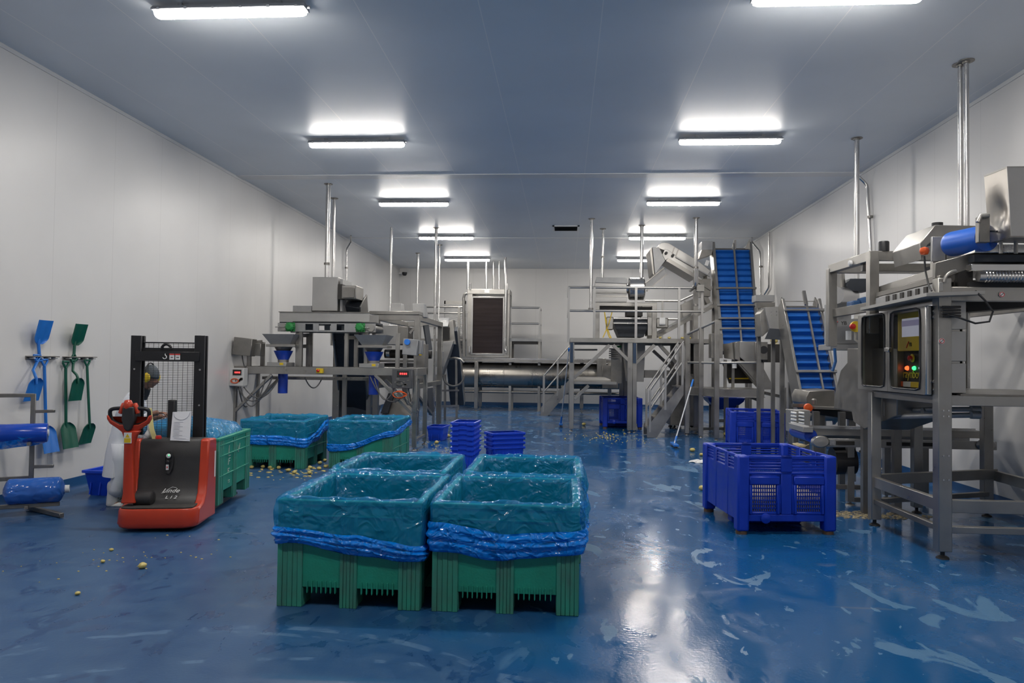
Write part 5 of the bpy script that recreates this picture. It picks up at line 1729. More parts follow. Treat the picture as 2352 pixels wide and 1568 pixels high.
# control cabinet and grating panel beside the stairhead
PB(MB(), (3.166, 18.100, 3.610), (3.354, 18.100, 3.443), .2).build('junction_box', STEEL, pf, bevel=.006)
PB(MB(), (3.205, 18.700, 4.032), (3.312, 18.700, 2.185), .12).build('lamp_post', STEEL, pf)
m = MB()
c0_, c1_ = (2.730, 17.900, 2.160), (2.858, 17.900, 1.414)
PB(m, c0_, c1_, .05)
for k in range(16):
    z = c1_[2] + (k + .5) * (c0_[2] - c1_[2]) / 16
    m.obox(((c0_[0] + c1_[0]) / 2, 17.885, z), (.05, .02, .012))
m.build('cable_ladder', STEEL, pf)

# rinse machine on the platform
rm = thing('rinse_machine', 'boxy steel feeding machine with grey lid and dark hopper on the platform', 'machine', (1.532, 19.3, 2.292), 0, world=True)
YM = 18.75
MB().prism([(0.770, 3.712), (1.563, 3.690), (1.552, 3.811), (1.487, 3.833), (0.792, 3.844)], 'y', YM - .03, YM + 1.0).build('lid', STEELP, rm, bevel=.006)
PB(MB(), (0.756, 18.750, 3.710), (1.545, 18.750, 3.219), .95).build('tank', GALV, rm, bevel=.006)
m = MB()
for z in (3.458, 3.370):
    m.box((0.792, YM - .012, z - .02), (1.552, YM, z + .02))
m.build('tank_rib', STEEL, rm)
part_box('support_beam', STEEL, rm, (0.747, 18.700, 3.210), (2.287, 18.700, 3.122), .08)
MB().box((0.768, 19.75, 3.117), (2.302, 19.85, 3.215)).build('support_beam', STEEL, rm)
for px in (0.812, 2.238):
    for y in (18.7, 19.75):
        MB().box((px - .06, y, zd1), (px + .06, y + .1, 3.215)).build('support_post', STEEL, rm, bevel=.005)
part_box('gap_shade', DARKINT, rm, (0.873, 18.800, 3.109), (2.181, 18.800, 3.041), .9)  # solid dark blocks: the shade of the gaps below the tank, put into colour
part_box('gap_shade', DARKINT, rm, (1.570, 18.900, 3.044), (1.965, 18.900, 2.881), .6)
m = MB()
z0, z1, z2 = 2.844, 2.691, 2.353
m.loft([[(1.235 + e, 18.72 + e * .5, z), (2.120 - e, 18.72 + e * .5, z), (2.120 - e, 19.7 - e * .5, z), (1.235 + e, 19.7 - e * .5, z)] for e, z in ((.14, z2), (0, z1), (0, z0))])
m.build('dark_hopper', SLATE, rm, smooth=0)
part_box('hopper_rim', STEELB, rm, (1.205, 18.660, 2.838), (2.102, 18.660, 2.791), .05)
part_box('hopper_bar', STEELB, rm, (1.206, 18.660, 2.707), (2.092, 18.660, 2.671), .05)
part_box('side_gearbox', STEEL, rm, (1.039, 18.600, 2.844), (1.215, 18.600, 2.519), .3, bevel=.02)
part_box('hopper_cheek', STEEL, rm, (2.062, 18.600, 2.842), (2.162, 18.600, 2.387), .6)
for k in range(2):
    MB().tube(sag((0.985, 18.620, 3.009), (1.164, 18.620, 2.324), .12 + .1 * k, 12), .012, 7).build('yellow_hose', YELLOW, rm, smooth=60)
    MB().tube([(1.189, 18.600, 3.009), (1.095, 18.600, 2.649), (0.957, 18.600, 2.321)], .012, 7).build('yellow_hose', YELLOW, rm, smooth=60)
dc, dd = Vector((1.609, 18.900, 3.575)), Vector((2.003, 18.900, 3.577))
MB().lathe([(.12, -.12), (.12, -.02), (.26, 0), (.285, .02), (.285, (dd - dc).length - .03), (.25, (dd - dc).length)], dc, 36, Matrix.Rotation(PI / 2, 3, 'Y')).build('motor_drum', STEELB, rm, smooth=40)
cb = part_box('side_control', STEEL, rm, (2.283, 18.650, 2.825), (2.574, 18.650, 2.577), .25, bevel=.02)
part_box('bright_panel', WHITE, cb, (2.352, 18.600, 2.833), (2.492, 18.600, 2.650), .03)
tr_ = MB()
a, b, c, d = (2.013, 18.800, 3.710), (2.490, 18.900, 4.110), (2.556, 18.900, 3.944), (2.058, 18.800, 3.513)
tr_.sheet([a, b, c, d], .02)
tr_.build('inlet_chute', STEELP, rm)
MB().bar(a, b, .025, .06, (0, 1, 0)).build('chute_edge', STEELD, rm)
MB().bar(d, c, .025, .06, (0, 1, 0)).build('chute_edge', STEELD, rm)

# swan-neck conveyor dropping into it
sn = thing('swan_neck_conveyor', 'enclosed pale steel conveyor with rounded head tipping into the platform machine', 'conveyor', (2.991, 19.3, 3.757), 0, world=True)
Y = 19.15
def P2(v): return (v[0], v[2])
top = [P2((2.342, 19.150, 4.656)), P2((2.386, 19.150, 4.724)), P2((2.452, 19.150, 4.769)), P2((2.540, 19.150, 4.791)), P2((2.640, 19.150, 4.769)), P2((2.773, 19.150, 4.691)), P2((3.346, 19.150, 4.345)), P2((3.698, 19.150, 4.067)), P2((3.611, 19.150, 3.955)), P2((3.304, 19.150, 4.144)), P2((2.863, 19.150, 4.411)), P2((2.741, 19.150, 4.511))]
MB().prism(top, 'y', Y - .02, Y + .75).build('hood', GALV, sn, bevel=.006)
low = [P2((2.535, 19.100, 4.615)), P2((2.623, 19.100, 4.593)), P2((2.778, 19.100, 4.471)), P2((3.295, 19.100, 4.126)), P2((3.286, 19.100, 3.904)), P2((2.735, 19.100, 4.236)), P2((2.537, 19.100, 4.347)), P2((2.470, 19.100, 4.481))]
MB().prism(low, 'y', Y - .05, Y + .78).build('side_cheek', GALV, sn, bevel=.006)
m = MB().bar((2.534, 19.080, 4.289), (3.250, 19.080, 3.857), .9, .09, (0, 0, 1))
m.build('under_tray', STEELD, sn)
MB().bar((2.807, 19.070, 4.411), (3.662, 19.070, 3.924), .03, .07, (0, 1, 0)).build('side_rail', STEELP, sn)
m = MB()
for v in ((2.562, 19.050, 4.508), (2.727, 19.050, 4.441)):
    m.cyl((v[0], v[1] + .06, v[2]), (v[0], v[1] - .04, v[2]), .035, 14)
m.build('bearing_bolt', DARK, sn)
m = MB()
for a, b in (((1549, 569), (1546, 576)), ):
    m.bar((2.777, 19.100, 4.661), (2.723, 19.100, 4.493), .03, .02, (0, 1, 0)).bar((2.876, 19.100, 4.605), (2.811, 19.100, 4.426), .03, .02, (0, 1, 0))
m.build('strap', STEELD, sn)
sp = [(2.204, 19.100, 4.649), (2.369, 19.100, 4.638), (2.526, 19.100, 4.302), (2.275, 19.100, 3.944)]
m = MB()
m.prism([P2(v) for v in sp], 'y', 18.95, 19.9)
m.build('spout', STEELP, sn, bevel=.006)
MB().sheet([(2.143, 18.950, 4.570), (2.187, 18.950, 4.626), (2.257, 18.950, 3.927), (2.213, 18.950, 3.971)], .9).build('spout_edge', STEELD, sn)
for a, b in (((3.331, 19.300, 3.882), (3.752, 19.300, 3.614)), ((3.438, 19.400, 3.780), (3.752, 19.400, 3.162)), ((3.628, 19.600, 4.167), (3.678, 19.600, 3.233))):
    MB().bar(a, b, .10, .10, (0, 1, 0)).build('support', STEELD, sn)
part_box('transfer_box', STEELD, sn, (3.508, 19.300, 3.882), (3.731, 19.300, 3.435), .5)

# long inclined feed from the side elevator down to the hopper
ic = thing('incline_conveyor', 'low inclined conveyor rising behind the handrail to the tall blue elevator', 'conveyor', (3.165, 19.6, 2.305), 0, world=True)
a, b = (2.368, 19.500, 2.409), (3.837, 19.500, 3.226)
MB().bar(a, b, .5, .13, (0, 0, 1)).build('frame', STEEL, ic, bevel=.004)
MB().bar((a[0], 19.24, a[2] + .07), (b[0], 19.24, b[2] + .07), .02, .06, (0, 0, 1)).build('side_lip', STEELB, ic)
MB().bar((a[0], 19.5, a[2] + .075), (b[0], 19.5, b[2] + .075), .44, .01, (0, 0, 1)).build('belt', SLATE, ic)
MB().prism([P2((2.975, 19.400, 3.213)), P2((3.396, 19.400, 3.419)), P2((3.399, 19.400, 2.877)), P2((3.033, 19.400, 2.818))], 'y', 19.25, 19.8).build('side_hopper', STEEL, ic, bevel=.004)
for px in (3.143, 3.299):
    MB().box((px - .03, 19.6, zd1), (px + .03, 19.66, 2.825)).build('leg', STEEL, ic)

# ------------------------------------------------------------------ stairs
def stair(name, label, bot, top, width_dir, width, n, rail_h=1.0, mat=STEEL):
    """Stair from bot to top (both on the near stringer), width_dir across it."""
    t = thing(name, label, 'stairs', bot, 0, world=True)
    B, T = Vector(bot), Vector(top)
    W = Vector(width_dir).normalized() * width
    d = (T - B)
    run = Vector((d.x, d.y, 0))
    for k in (0, 1):
        o = W * k
        h = .24
        lowc = B + o
        q = [lowc + Vector((0, 0, 0)), lowc + run.normalized() * .22, T + o + Vector((0, 0, -h)), T + o + Vector((0, 0, .04)), B + o + Vector((0, 0, h))]
        MB().sheet(q, .012).build('stringer', mat, t)
    for k in range(n):
        f = (k + .6) / n
        p = B + d * f
        m = MB()
        c = p + W / 2 + Vector((0, 0, .02))
        rn = run.normalized()
        half = run.length / n * .55
        m.add([c + W * s * .48 + rn * u * half + Vector((0, 0, v)) for v in (0, .03) for s, u in ((-1, -1), (1, -1), (1, 1), (-1, 1))],
              [(0, 3, 2, 1), (4, 5, 6, 7), (0, 1, 5, 4), (1, 2, 6, 5), (2, 3, 7, 6), (3, 0, 4, 7)])
        m.build('tread', STEELD, t)
    for k in (0, 1):
        o = W * k
        for h in (rail_h, rail_h * .55):
            MB().tube([B + o + d * .08 + Vector((0, 0, h)), T + o + Vector((0, 0, h))], .022, 8).build('stair_rail', GALV, t, smooth=60)
        for f in (.08, .5, .97):
            p = B + o + d * f
            MB().bar(p + Vector((0, 0, .02)), p + Vector((0, 0, rail_h)), .045, .045, (0, 1, 0)).build('stair_post', GALV, t)
    return t
stair('front_stairs', 'steel stairs with twin handrails climbing right to the stepped side walkway', (1.897, 17.100, 0.008), (2.711, 17.100, 1.230), (0, 1, 0), .75, 5, .98)
stair('side_stairs', 'steel stairs at the left end of the raised platform, farther off', (-0.726, 23.3, 0), (0.310, 23.3, 1.225), (0, 1, 0), .7, 5, 1.15)

# ------------------------------------------------------------------ stepped side walkway
wk = thing('side_walkway', 'low stainless walkway with tall posts between stairs and tall blue elevator', 'walkway', (3.947, 17.4, 0), 0, world=True)
zw1, zw0 = 1.143, 0.967
P = [Vector((2.950, 17.900, 1.291)), Vector((3.412, 16.900, 1.139)), Vector((4.444, 16.900, 1.154))]
P = [Vector((p.x, p.y, zw1)) for p in P]
back = [Vector((P[2].x, 18.3, zw1)), Vector((P[0].x, 18.3, zw1))]
MB().prism([(p.x, p.y) for p in P + back], 'z', zw1 - .03, zw1).build('deck', STEEL, wk)
for a, b in ((P[0], P[1]), (P[1], P[2]), (P[2], back[0])):
    MB().bar(a + Vector((0, 0, (zw0 - zw1) / 2)), b + Vector((0, 0, (zw0 - zw1) / 2)), .03, zw1 - zw0, (0, 0, 1)).build('edge_beam', STEEL, wk, bevel=.003)
    MB().bar(a + Vector((0, -.01, zw0 - zw1)), b + Vector((0, -.01, zw0 - zw1)), .06, .02, (0, 0, 1)).build('edge_flange', STEELB, wk)
for px, y, ztop in ((3.402, 16.85, 2.680), (4.374, 16.85, 1.804), (2.921, 17.9, 2.412), (3.157, 17.4, 2.537), (3.924, 18.3, zw1), (5.083, 17.6, 1.168)):
    m = MB().box((px - .05, y - .05, .04), (px + .05, y + .05, ztop))
    foot(m, px, y, .06)
    m.build('post', STEEL, wk, bevel=.004)
MB().tube([(2.913, 17.900, 2.391), (3.149, 17.400, 2.527), (3.394, 16.850, 2.660)], .028, 8).build('rail', STEELP, wk, smooth=60)
MB().tube([(2.917, 17.900, 1.726), (3.399, 16.850, 1.724), (4.391, 16.850, 1.746)], .026, 8).build('rail', GALV, wk, smooth=60)
for a, b in (((3.905, 18.200, 0.490), (4.389, 16.900, 0.591)), ((4.480, 17.000, 1.063), (5.084, 17.600, 0.946)), ((4.389, 18.000, 0.936), (4.433, 17.000, 0.877)), ((4.428, 16.900, 0.388), (5.037, 17.500, 0.319)), ((2.978, 17.900, 0.144), (3.897, 18.300, 0.135))):
    MB().bar(a, b, .06, .06).build('tie_bar', STEELD, wk)
PB(MB(), (3.349, 17.200, 2.390), (3.606, 17.200, 1.835), .3).build('guard_plate', STEEL, wk, bevel=.004)

# ------------------------------------------------------------------ blue cleated elevators
def elevator(name, label, TL, TR, BL, BR, n, base, dividers=(.55,), crosses=(.4,), frame_depth=.30):
    t = thing(name, label, 'conveyor', base, 0, 'cleated belt elevators', world=True)
    TL, TR, BL, BR = (Vector(p) for p in (TL, TR, BL, BR))
    nrm = (BR - BL).cross(TL - BL).normalized()
    if nrm.y > 0: nrm = -nrm
    up = (TL - BL)
    def pt(u, v, w=0): return BL.lerp(BR, u).lerp(TL.lerp(TR, u), v) + nrm * w
    MB().add([pt(u, v, w) for w in (-.02, -.05) for u, v in ((0, 0), (1, 0), (1, 1), (0, 1))], [(0, 1, 2, 3), (7, 6, 5, 4), (0, 4, 5, 1), (1, 5, 6, 2), (2, 6, 7, 3), (3, 7, 4, 0)]).build('belt', BELT, t, smooth=0)
    L = up.length
    for k in range(n):
        v = (k + .5) / n
        hv = .012 / L
        m = MB()
        m.add([pt(.015, v - hv, -.02), pt(.985, v - hv, -.02), pt(.985, v + hv, -.02), pt(.015, v + hv, -.02), pt(.015, v + hv * .4, .075), pt(.985, v + hv * .4, .075), pt(.985, v + hv * 1.6, .07), pt(.015, v + hv * 1.6, .07)],
              [(0, 3, 2, 1), (4, 5, 6, 7), (0, 1, 5, 4), (1, 2, 6, 5), (2, 3, 7, 6), (3, 0, 4, 7)])
        m.build('flight', BELT, t, smooth=0)
    for u0, u1 in ((-.075, 0), (1, 1.075)):
        m = MB()
        m.add([pt(u, v, w) for v in (-.04, 1.06) for u, w in ((u0, .11), (u1, .11), (u1, -frame_depth), (u0, -frame_depth))],
              [(0, 1, 2, 3), (7, 6, 5, 4), (0, 4, 5, 1), (1, 5, 6, 2), (2, 6, 7, 3), (3, 7, 4, 0)])
        m.build('side_frame', STEEL, t, bevel=.004)
    for u in dividers:
        m = MB()
        m.add([pt(u + e, v, w) for v in (.02, 1.04) for e, w in ((-.025, .13), (.025, .13), (.025, .085), (-.025, .085))],
              [(0, 1, 2, 3), (7, 6, 5, 4), (0, 4, 5, 1), (1, 5, 6, 2), (2, 6, 7, 3), (3, 7, 4, 0)])
        m.build('divider', STEEL, t)
    for v in crosses:
        MB().bar(pt(-.09, v, .14), pt(1.09, v, .14), .04, .04, nrm).build('cross_bar', STEEL, t)
    for v in (0, 1):
        MB().cyl(pt(-.05, v, -.13), pt(1.05, v, -.13), .10, 20).build('end_roller', STEELD, t)
    MB().add([pt(u, v, w) for w in (-frame_depth, -frame_depth - .01) for u, v in ((0, 0), (1, 0), (1, 1), (0, 1))], [(0, 1, 2, 3), (7, 6, 5, 4), (0, 4, 5, 1), (1, 5, 6, 2), (2, 6, 7, 3), (3, 7, 4, 0)]).build('back_sheet', STEELD, t, smooth=0)
    for f in (.35, .8):
        for u in (0, 1):
            p = pt(u, f, -frame_depth)
            MB().bar((p.x, p.y + .05, 0), (p.x, p.y + .05, p.z), .07, .07, (0, 1, 0)).build('leg', STEEL, t)
    return t, pt
el1, pt1 = elevator('cleated_elevator', 'taller and farther of the two blue cleated belt elevators', (3.844, 19.400, 4.652), (4.716, 19.400, 4.653), (3.856, 18.400, 2.077), (4.659, 18.400, 2.086), 16,
                    (4.288, 18.9, 0), (.54,), (.57, .40, .27, .17))
PB(MB(), (3.484, 19.200, 4.834), (3.760, 19.200, 4.610), .5).build('drive_box', STEELB, el1, bevel=.008)
MB().prism([P2((3.486, 19.200, 4.610)), P2((3.760, 19.200, 4.610)), P2((3.728, 19.200, 4.498)), P2((3.421, 19.200, 4.397))], 'y', 19.2, 19.7).build('drive_box_skirt', STEELD, el1)
MB().obox((3.582, 19.000, 4.248), (.08, .03, .14), (0, .35, 0)).build('bright_switch', WHITE, el1)
for px0, px1 in (((4.275, 19.400, 4.709), (4.407, 19.600, 4.911)), ((4.605, 19.400, 4.709), (4.786, 19.600, 4.922))):
    MB().prism([(px0[0], px0[2] - .1), (px1[0], px0[2] - .1), (px1[0], px1[2]), (px1[0] - .05, px1[2])], 'y', 19.45, 19.5).build('end_plate', GALV, el1)
# its feed hopper and chute on the walkway
fh = thing('feed_hopper', 'folded steel hopper and slanting chute at the foot of the taller elevator', 'hopper', (4.071, 17.3, 1.144), 0, world=True)
MB().sheet([(3.667, 17.500, 2.161), (3.920, 17.300, 2.199), (3.899, 17.200, 1.799), (3.678, 17.400, 1.837)], .03).build('back_plate', STEEL, fh)
MB().prism([P2((3.855, 17.100, 2.193)), P2((3.971, 17.100, 2.224)), P2((3.973, 17.100, 1.780)), P2((3.857, 17.100, 1.818))], 'y', 17.1, 17.6).build('hopper_fold', STEEL, fh, bevel=.004)
MB().prism([P2((3.960, 17.050, 2.213)), P2((4.297, 17.050, 2.216)), P2((4.328, 17.050, 1.765)), P2((4.077, 17.050, 1.762)), P2((3.961, 17.050, 1.859))], 'y', 17.05, 17.6).build('hopper_front', GALV, fh, bevel=.004)
MB().prism([P2((3.915, 17.100, 1.779)), P2((4.311, 17.100, 1.774)), P2((4.505, 17.100, 1.590)), P2((4.670, 17.100, 1.278)), P2((4.689, 17.100, 1.140)), P2((4.478, 17.100, 1.137))], 'y', 17.1, 17.55).build('chute', STEEL, fh, bevel=.004)
MB().bar((3.884, 17.050, 1.759), (4.397, 17.050, 1.177), .03, .05, (0, 1, 0)).build('chute_edge', STEELD, fh)
MB().prism([P2((3.711, 17.700, 1.706)), P2((4.363, 17.700, 1.714)), P2((4.495, 17.700, 1.257)), P2((3.864, 17.700, 1.248))], 'y', 17.7, 17.75).build('rear_guard', DARKINT, fh)
MB().bar((3.853, 17.650, 1.361), (4.342, 17.650, 1.368), .02, .025).build('yellow_edge', YELLOW, fh)
for px in (3.711, 3.888):
    MB().box((px - .03, 17.4, zw1), (px + .03, 17.46, 1.798)).build('leg', STEEL, fh)
MB().lathe([(.03, -.05), (.05, -.05), (.05, .05), (.03, .07)], (3.825, 17.000, 1.661), 14).build('sensor', WHITE, fh)
rt = thing('roller_table', 'short roller bed with black bearing and pale yellow rollers beside the chute', 'conveyor', (4.549, 17.0, 1.806), 0, world=True)
PB(MB(), (4.209, 16.700, 2.197), (4.474, 16.700, 1.805), .10).build('end_plate', STEELD, rt, bevel=.006)
c_ = Vector((4.389, 16.700, 2.025))
MB().lathe([(.02, -.04), (.07, -.03), (.085, 0), (.085, .02)], c_, 16, Matrix.Rotation(PI / 2, 3, 'X')).build('bearing', DARK, rt)
for k in range(4):
    z = 2.206 - .075 - k * .095
    MB().cyl((4.578, 16.85, z), (4.748, 16.85, z), .042, 16).build('roller', M('pale_roller', (.55, .5, .3), .5), rt) if k == 0 else MB().cyl((4.578, 16.85, z), (4.748, 16.85, z), .042, 16).build('roller', bpy.data.materials['pale_roller'], rt)
PB(MB(), (4.473, 16.700, 2.151), (4.818, 16.950, 1.751), .03).build('back_sheet', DARKINT, rt)
part_box('base', DARK, rt, (4.376, 16.720, 1.823), (4.781, 16.720, 1.751), .4)
# blue hopper and stand under the walkway
bh = thing('blue_hopper', 'blue plastic hopper standing under the stepped side walkway', 'hopper', (4.176, 19.9, 0), 0, world=True)
z0, z1, z2 = 0.820, 0.728, 0.522
c_ = (4.199, 19.9)
MB().loft([[(c_[0] + s * hx, c_[1] + t_ * hx * .8, z) for s, t_ in ((-1, -1), (1, -1), (1, 1), (-1, 1))] for hx, z in ((.12, z2 - .02), (.22, z2), (.44, z1), (.47, z0), (.44, z0), (.2, z2 + .03))], caps=False).build('hopper', BLUEH, bh, bevel=.006)
for s in (-.3, .3):
    for t_ in (-.25, .25):
        MB().box((c_[0] + s - .025, c_[1] + t_ - .025, 0), (c_[0] + s + .025, c_[1] + t_ + .025, z1)).build('leg', STEELD, bh)
for s in (-.25, .25):
    MB().bar((c_[0] - .3, c_[1] + s, .2), (c_[0] + .3, c_[1] + s, .2), .04, .04).build('tie_bar', STEELD, bh)
PB(MB(), (2.550, 19.600, 0.605), (3.450, 19.600, 0.111), .9).build('lower_housing', STEELD, rm) if False else None
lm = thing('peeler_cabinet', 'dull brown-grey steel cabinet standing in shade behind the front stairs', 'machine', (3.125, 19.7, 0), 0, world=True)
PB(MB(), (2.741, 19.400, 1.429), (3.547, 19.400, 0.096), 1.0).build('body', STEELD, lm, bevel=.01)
PB(MB(), (2.104, 19.700, 1.507), (2.841, 19.700, 1.311), .5).build('side_tray', STEEL, lm, bevel=.004)
m = MB()
for px in (2.870, 3.449):
    for y in (19.5, 20.3):
        foot(m, px, y, .12)
m.build('foot', DARK, lm)
MB().prism([P2((3.214, 19.600, 2.205)), P2((3.460, 19.600, 2.207)), P2((3.398, 19.600, 1.298)), P2((3.309, 19.600, 1.297))], 'y', 19.5, 19.8).build('chute', DARKINT, lm)
sc = thing('steel_silo_chute', 'tapered bright steel chute hanging below the platform machine', 'chute', (1.810, 19.3, 1.216), 0, world=True)
MB().loft([[(1.531 + e, 19.2, z), (2.065 - e * .3, 19.2, z), (2.065 - e * .3, 19.8, z), (1.531 + e, 19.8, z)] for e, z in ((.1, 1.216), (0, 2.070), (0, 2.205))]).build('chute', GALV, sc, bevel=.004)
gm = thing('gear_motor', 'ribbed motor with a green cap under the platform deck', 'motor', (1.266, 19.0, 1.926), 0, world=True)
m = MB()
for k in range(5):
    PB(m, (1.144, 18.95, 2.059 - k * .055), (1.375, 0, 2.059 - k * .055 - .03), .25)
m.build('ribbed_housing', STEELD, gm)
PB(MB(), (1.314, 18.900, 2.135), (1.435, 18.900, 2.081), .15).build('cap', GREENM, gm)
PB(MB(), (1.191, 19.020, 2.059), (1.463, 19.020, 1.174), .1).build('mount', STEELD, gm)


# ------------------------------------------------------------------ right-hand machines
el2, pt2 = elevator('cleated_elevator', 'nearer and shorter of the two blue cleated belt elevators', (3.961, 13.700, 2.740), (4.552, 13.700, 2.744), (3.996, 12.700, 0.927), (4.554, 12.700, 0.936), 13,
                    (4.256, 13.2, 0), (.62,), (.93, .33), .34)
MB().bar(pt2(.62, 1.0, .09), pt2(.62, 1.14, .09), .05, .05).build('divider_post', STEEL, el2)
for u in (0, 1):
    MB().bar(pt2(u, 1.0, .0), pt2(u, 1.10, -.1), .02, .16, (0, 1, 0)).build('end_plate', STEEL, el2)
MB().bar(pt2(-.05, 1.08, -.05), pt2(1.05, 1.08, -.05), .015, .015).build('guard_wire', STEEL, el2)
# chute that hands the crop over to it
tc = thing('transfer_chute', 'five-sided steel transfer chute with a dark rubber flap left of the shorter elevator', 'chute', (3.902, 14.2, 2.163), 0, world=True)
MB().prism([P2((3.674, 13.900, 2.752)), P2((3.924, 13.900, 2.770)), P2((4.019, 13.900, 2.354)), P2((3.761, 13.900, 2.336))], 'y', 13.9, 14.4).build('front_face', GALV, tc, bevel=.004)
MB().prism([P2((3.614, 14.000, 2.646)), P2((3.700, 14.000, 2.759)), P2((3.788, 14.000, 2.340)), P2((3.662, 14.000, 2.226)), P2((3.631, 14.000, 2.226))], 'y', 14.0, 14.4).build('side_face', STEEL, tc, bevel=.004)
MB().sheet([(3.665, 13.860, 2.173), (3.756, 13.880, 2.367), (4.014, 13.880, 2.353), (4.001, 13.860, 2.161)], .02).build('rubber_flap', SLATE, tc)
m = MB()
for dx, dz in ((.0, 0), (.09, 0), (0, -.06), (.09, -.06)):
    v = (3.786, 13.880, 2.679)
    m.lathe([(.012, 0), (.012, .012)], (v[0] + dx, 13.9, v[2] + dz), 8, Matrix.Rotation(PI / 2, 3, 'X'))
m.build('bolt', STEELB, tc)
PB(MB(), (3.609, 14.300, 3.020), (3.957, 14.300, 2.898), .3).build('top_bracket', STEELP, tc)
PB(MB(), (3.618, 14.300, 2.880), (3.965, 14.300, 2.775), .06).build('top_frame', STEELD, tc)
for px in (3.688, 3.954):
    MB().box((px - .03, 14.35, 0), (px + .03, 14.41, 2.790)).build('leg', STEEL, tc)

# sorter stand: heavy square-tube frame
ss = thing('sorter_stand', 'heavy square-tube stainless stand at the right edge carrying the sorting cabinet', 'machine stand', (3.4, 7.6, 0), 0, world=True)
XA, XB, YA, YB2 = 3.39, 4.95, 6.92, 8.25
HT = 2.505
def leg(x, y, h, t=ss, w=.10, nm='leg'):
    m = MB().box((x - w / 2, y - w / 2, .07), (x + w / 2, y + w / 2, h))
    o = m.build(nm, STEEL, t, bevel=.005)
    m = MB()
    foot(m, x, y, .09)
    m.build('levelling_foot', DARK, o)
    return o
l1 = leg(XA, YA, HT, w=.115)
leg(3.34, YB2, 1.430)
leg(XB, YA, HT)
leg(XB - .1, 8.9, 1.3)
leg(4.12, 9.0, 1.3)
m = MB()
for z in (0.708, 0.921, 1.322, 1.271, 2.365, 2.338):
    for dx in (-.02, .025):
        m.lathe([(.008, 0), (.008, .008)], (XA + dx, YA - .058, z), 8, Matrix.Rotation(PI / 2, 3, 'X'))
m.build('bolt', STEELB, l1)
def beam(p, q, w=.06, h=.12, mat=STEEL, nm='beam'):
    MB().bar(p, q, w, h).build(nm, mat, ss, bevel=.004)
z = 0.469
beam((XA, YA, z), (XB, YA, z), .06, .11)
beam((XA, YA, z), (3.34, YB2, z), .06, .11)
beam((3.34, YB2, z + .02), (XB, 8.9, z + .02), .06, .11)
beam((XB, YA, z), (XB, 8.9, z), .06, .11)
z = 0.260
beam((XA, YA, z), (XB, YA, z), .06, .055)
beam((XA, YA, z), (3.34, YB2, z), .06, .05, STEELD)
beam((3.34, YB2, z), (4.9, 8.9, z), .06, .05, STEELD)
z = 1.409
beam((XA, YA, z), (XB + .2, YA, z), .06, .085)
beam((XA, YA, z), (3.34, YB2, z), .06, .07, STEELD)
MB().box((3.55, YA, z + .045), (XB, 8.6, z + .06)).build('shelf_plate', STEELD, ss)
z = 2.365
beam((XA, YA, z), (XB + .2, YA, z), .06, .125)
beam((XA, YA, z), (XA, 9.6, z), .06, .10, STEELD)
beam((XB, YA, z), (XB, 9.6, z), .06, .10, STEELD)
for v in ((3.886, 6.880, 2.362), (3.354, 6.850, 1.940)):
    o = MB().lathe([(.024, 0), (.024, .003)], v, 20, Matrix.Rotation(PI / 2, 3, 'X')).build('warning_disc', WHITE, ss)
    MB().tube([(v[0] + .02 * math.cos(a), v[1] - .004, v[2] + .02 * math.sin(a)) for a in (2 * PI * k / 20 for k in range(20))], .003, 6, closed=True).build('disc_ring', REDB, o)
    MB().bar((v[0] - .012, v[1] - .004, v[2] - .012), (v[0] + .012, v[1] - .004, v[2] + .012), .003, .006, (0, 1, 0)).build('disc_figure', BLACK, o)

# control cabinet with two glazed doors on its aisle side
sc = thing('control_cabinet', 'steel control cabinet with two windows, yellow touch panel and lamps on the stand', 'control cabinet', (3.6, 7.7, 1.43), 0, world=True)
XC = 3.27
CY0, CY1 = 6.99, 8.52
CZ0, CZ1 = (3.270, 6.857, 1.454)[2], (3.270, 6.869, 2.264)[2]
CX1 = XC + .33
m = MB()
m.box((XC + .03, CY0, CZ1 - .02), (CX1, CY1, CZ1)).box((XC + .03, CY0, CZ0), (CX1, CY1, CZ0 + .02)).box((CX1 - .02, CY0, CZ0), (CX1, CY1, CZ1)).box((XC + .03, CY0, CZ0), (CX1, CY0 + .02, CZ1)).box((XC + .03, CY1 - .02, CZ0), (CX1, CY1, CZ1))
m.build('shell', STEEL, sc)
MB().box((XC + .22, CY0 + .03, CZ0 + .03), (XC + .24, CY1 - .03, CZ1 - .03)).build('mounting_plate', DARKINT, sc)
doors = []
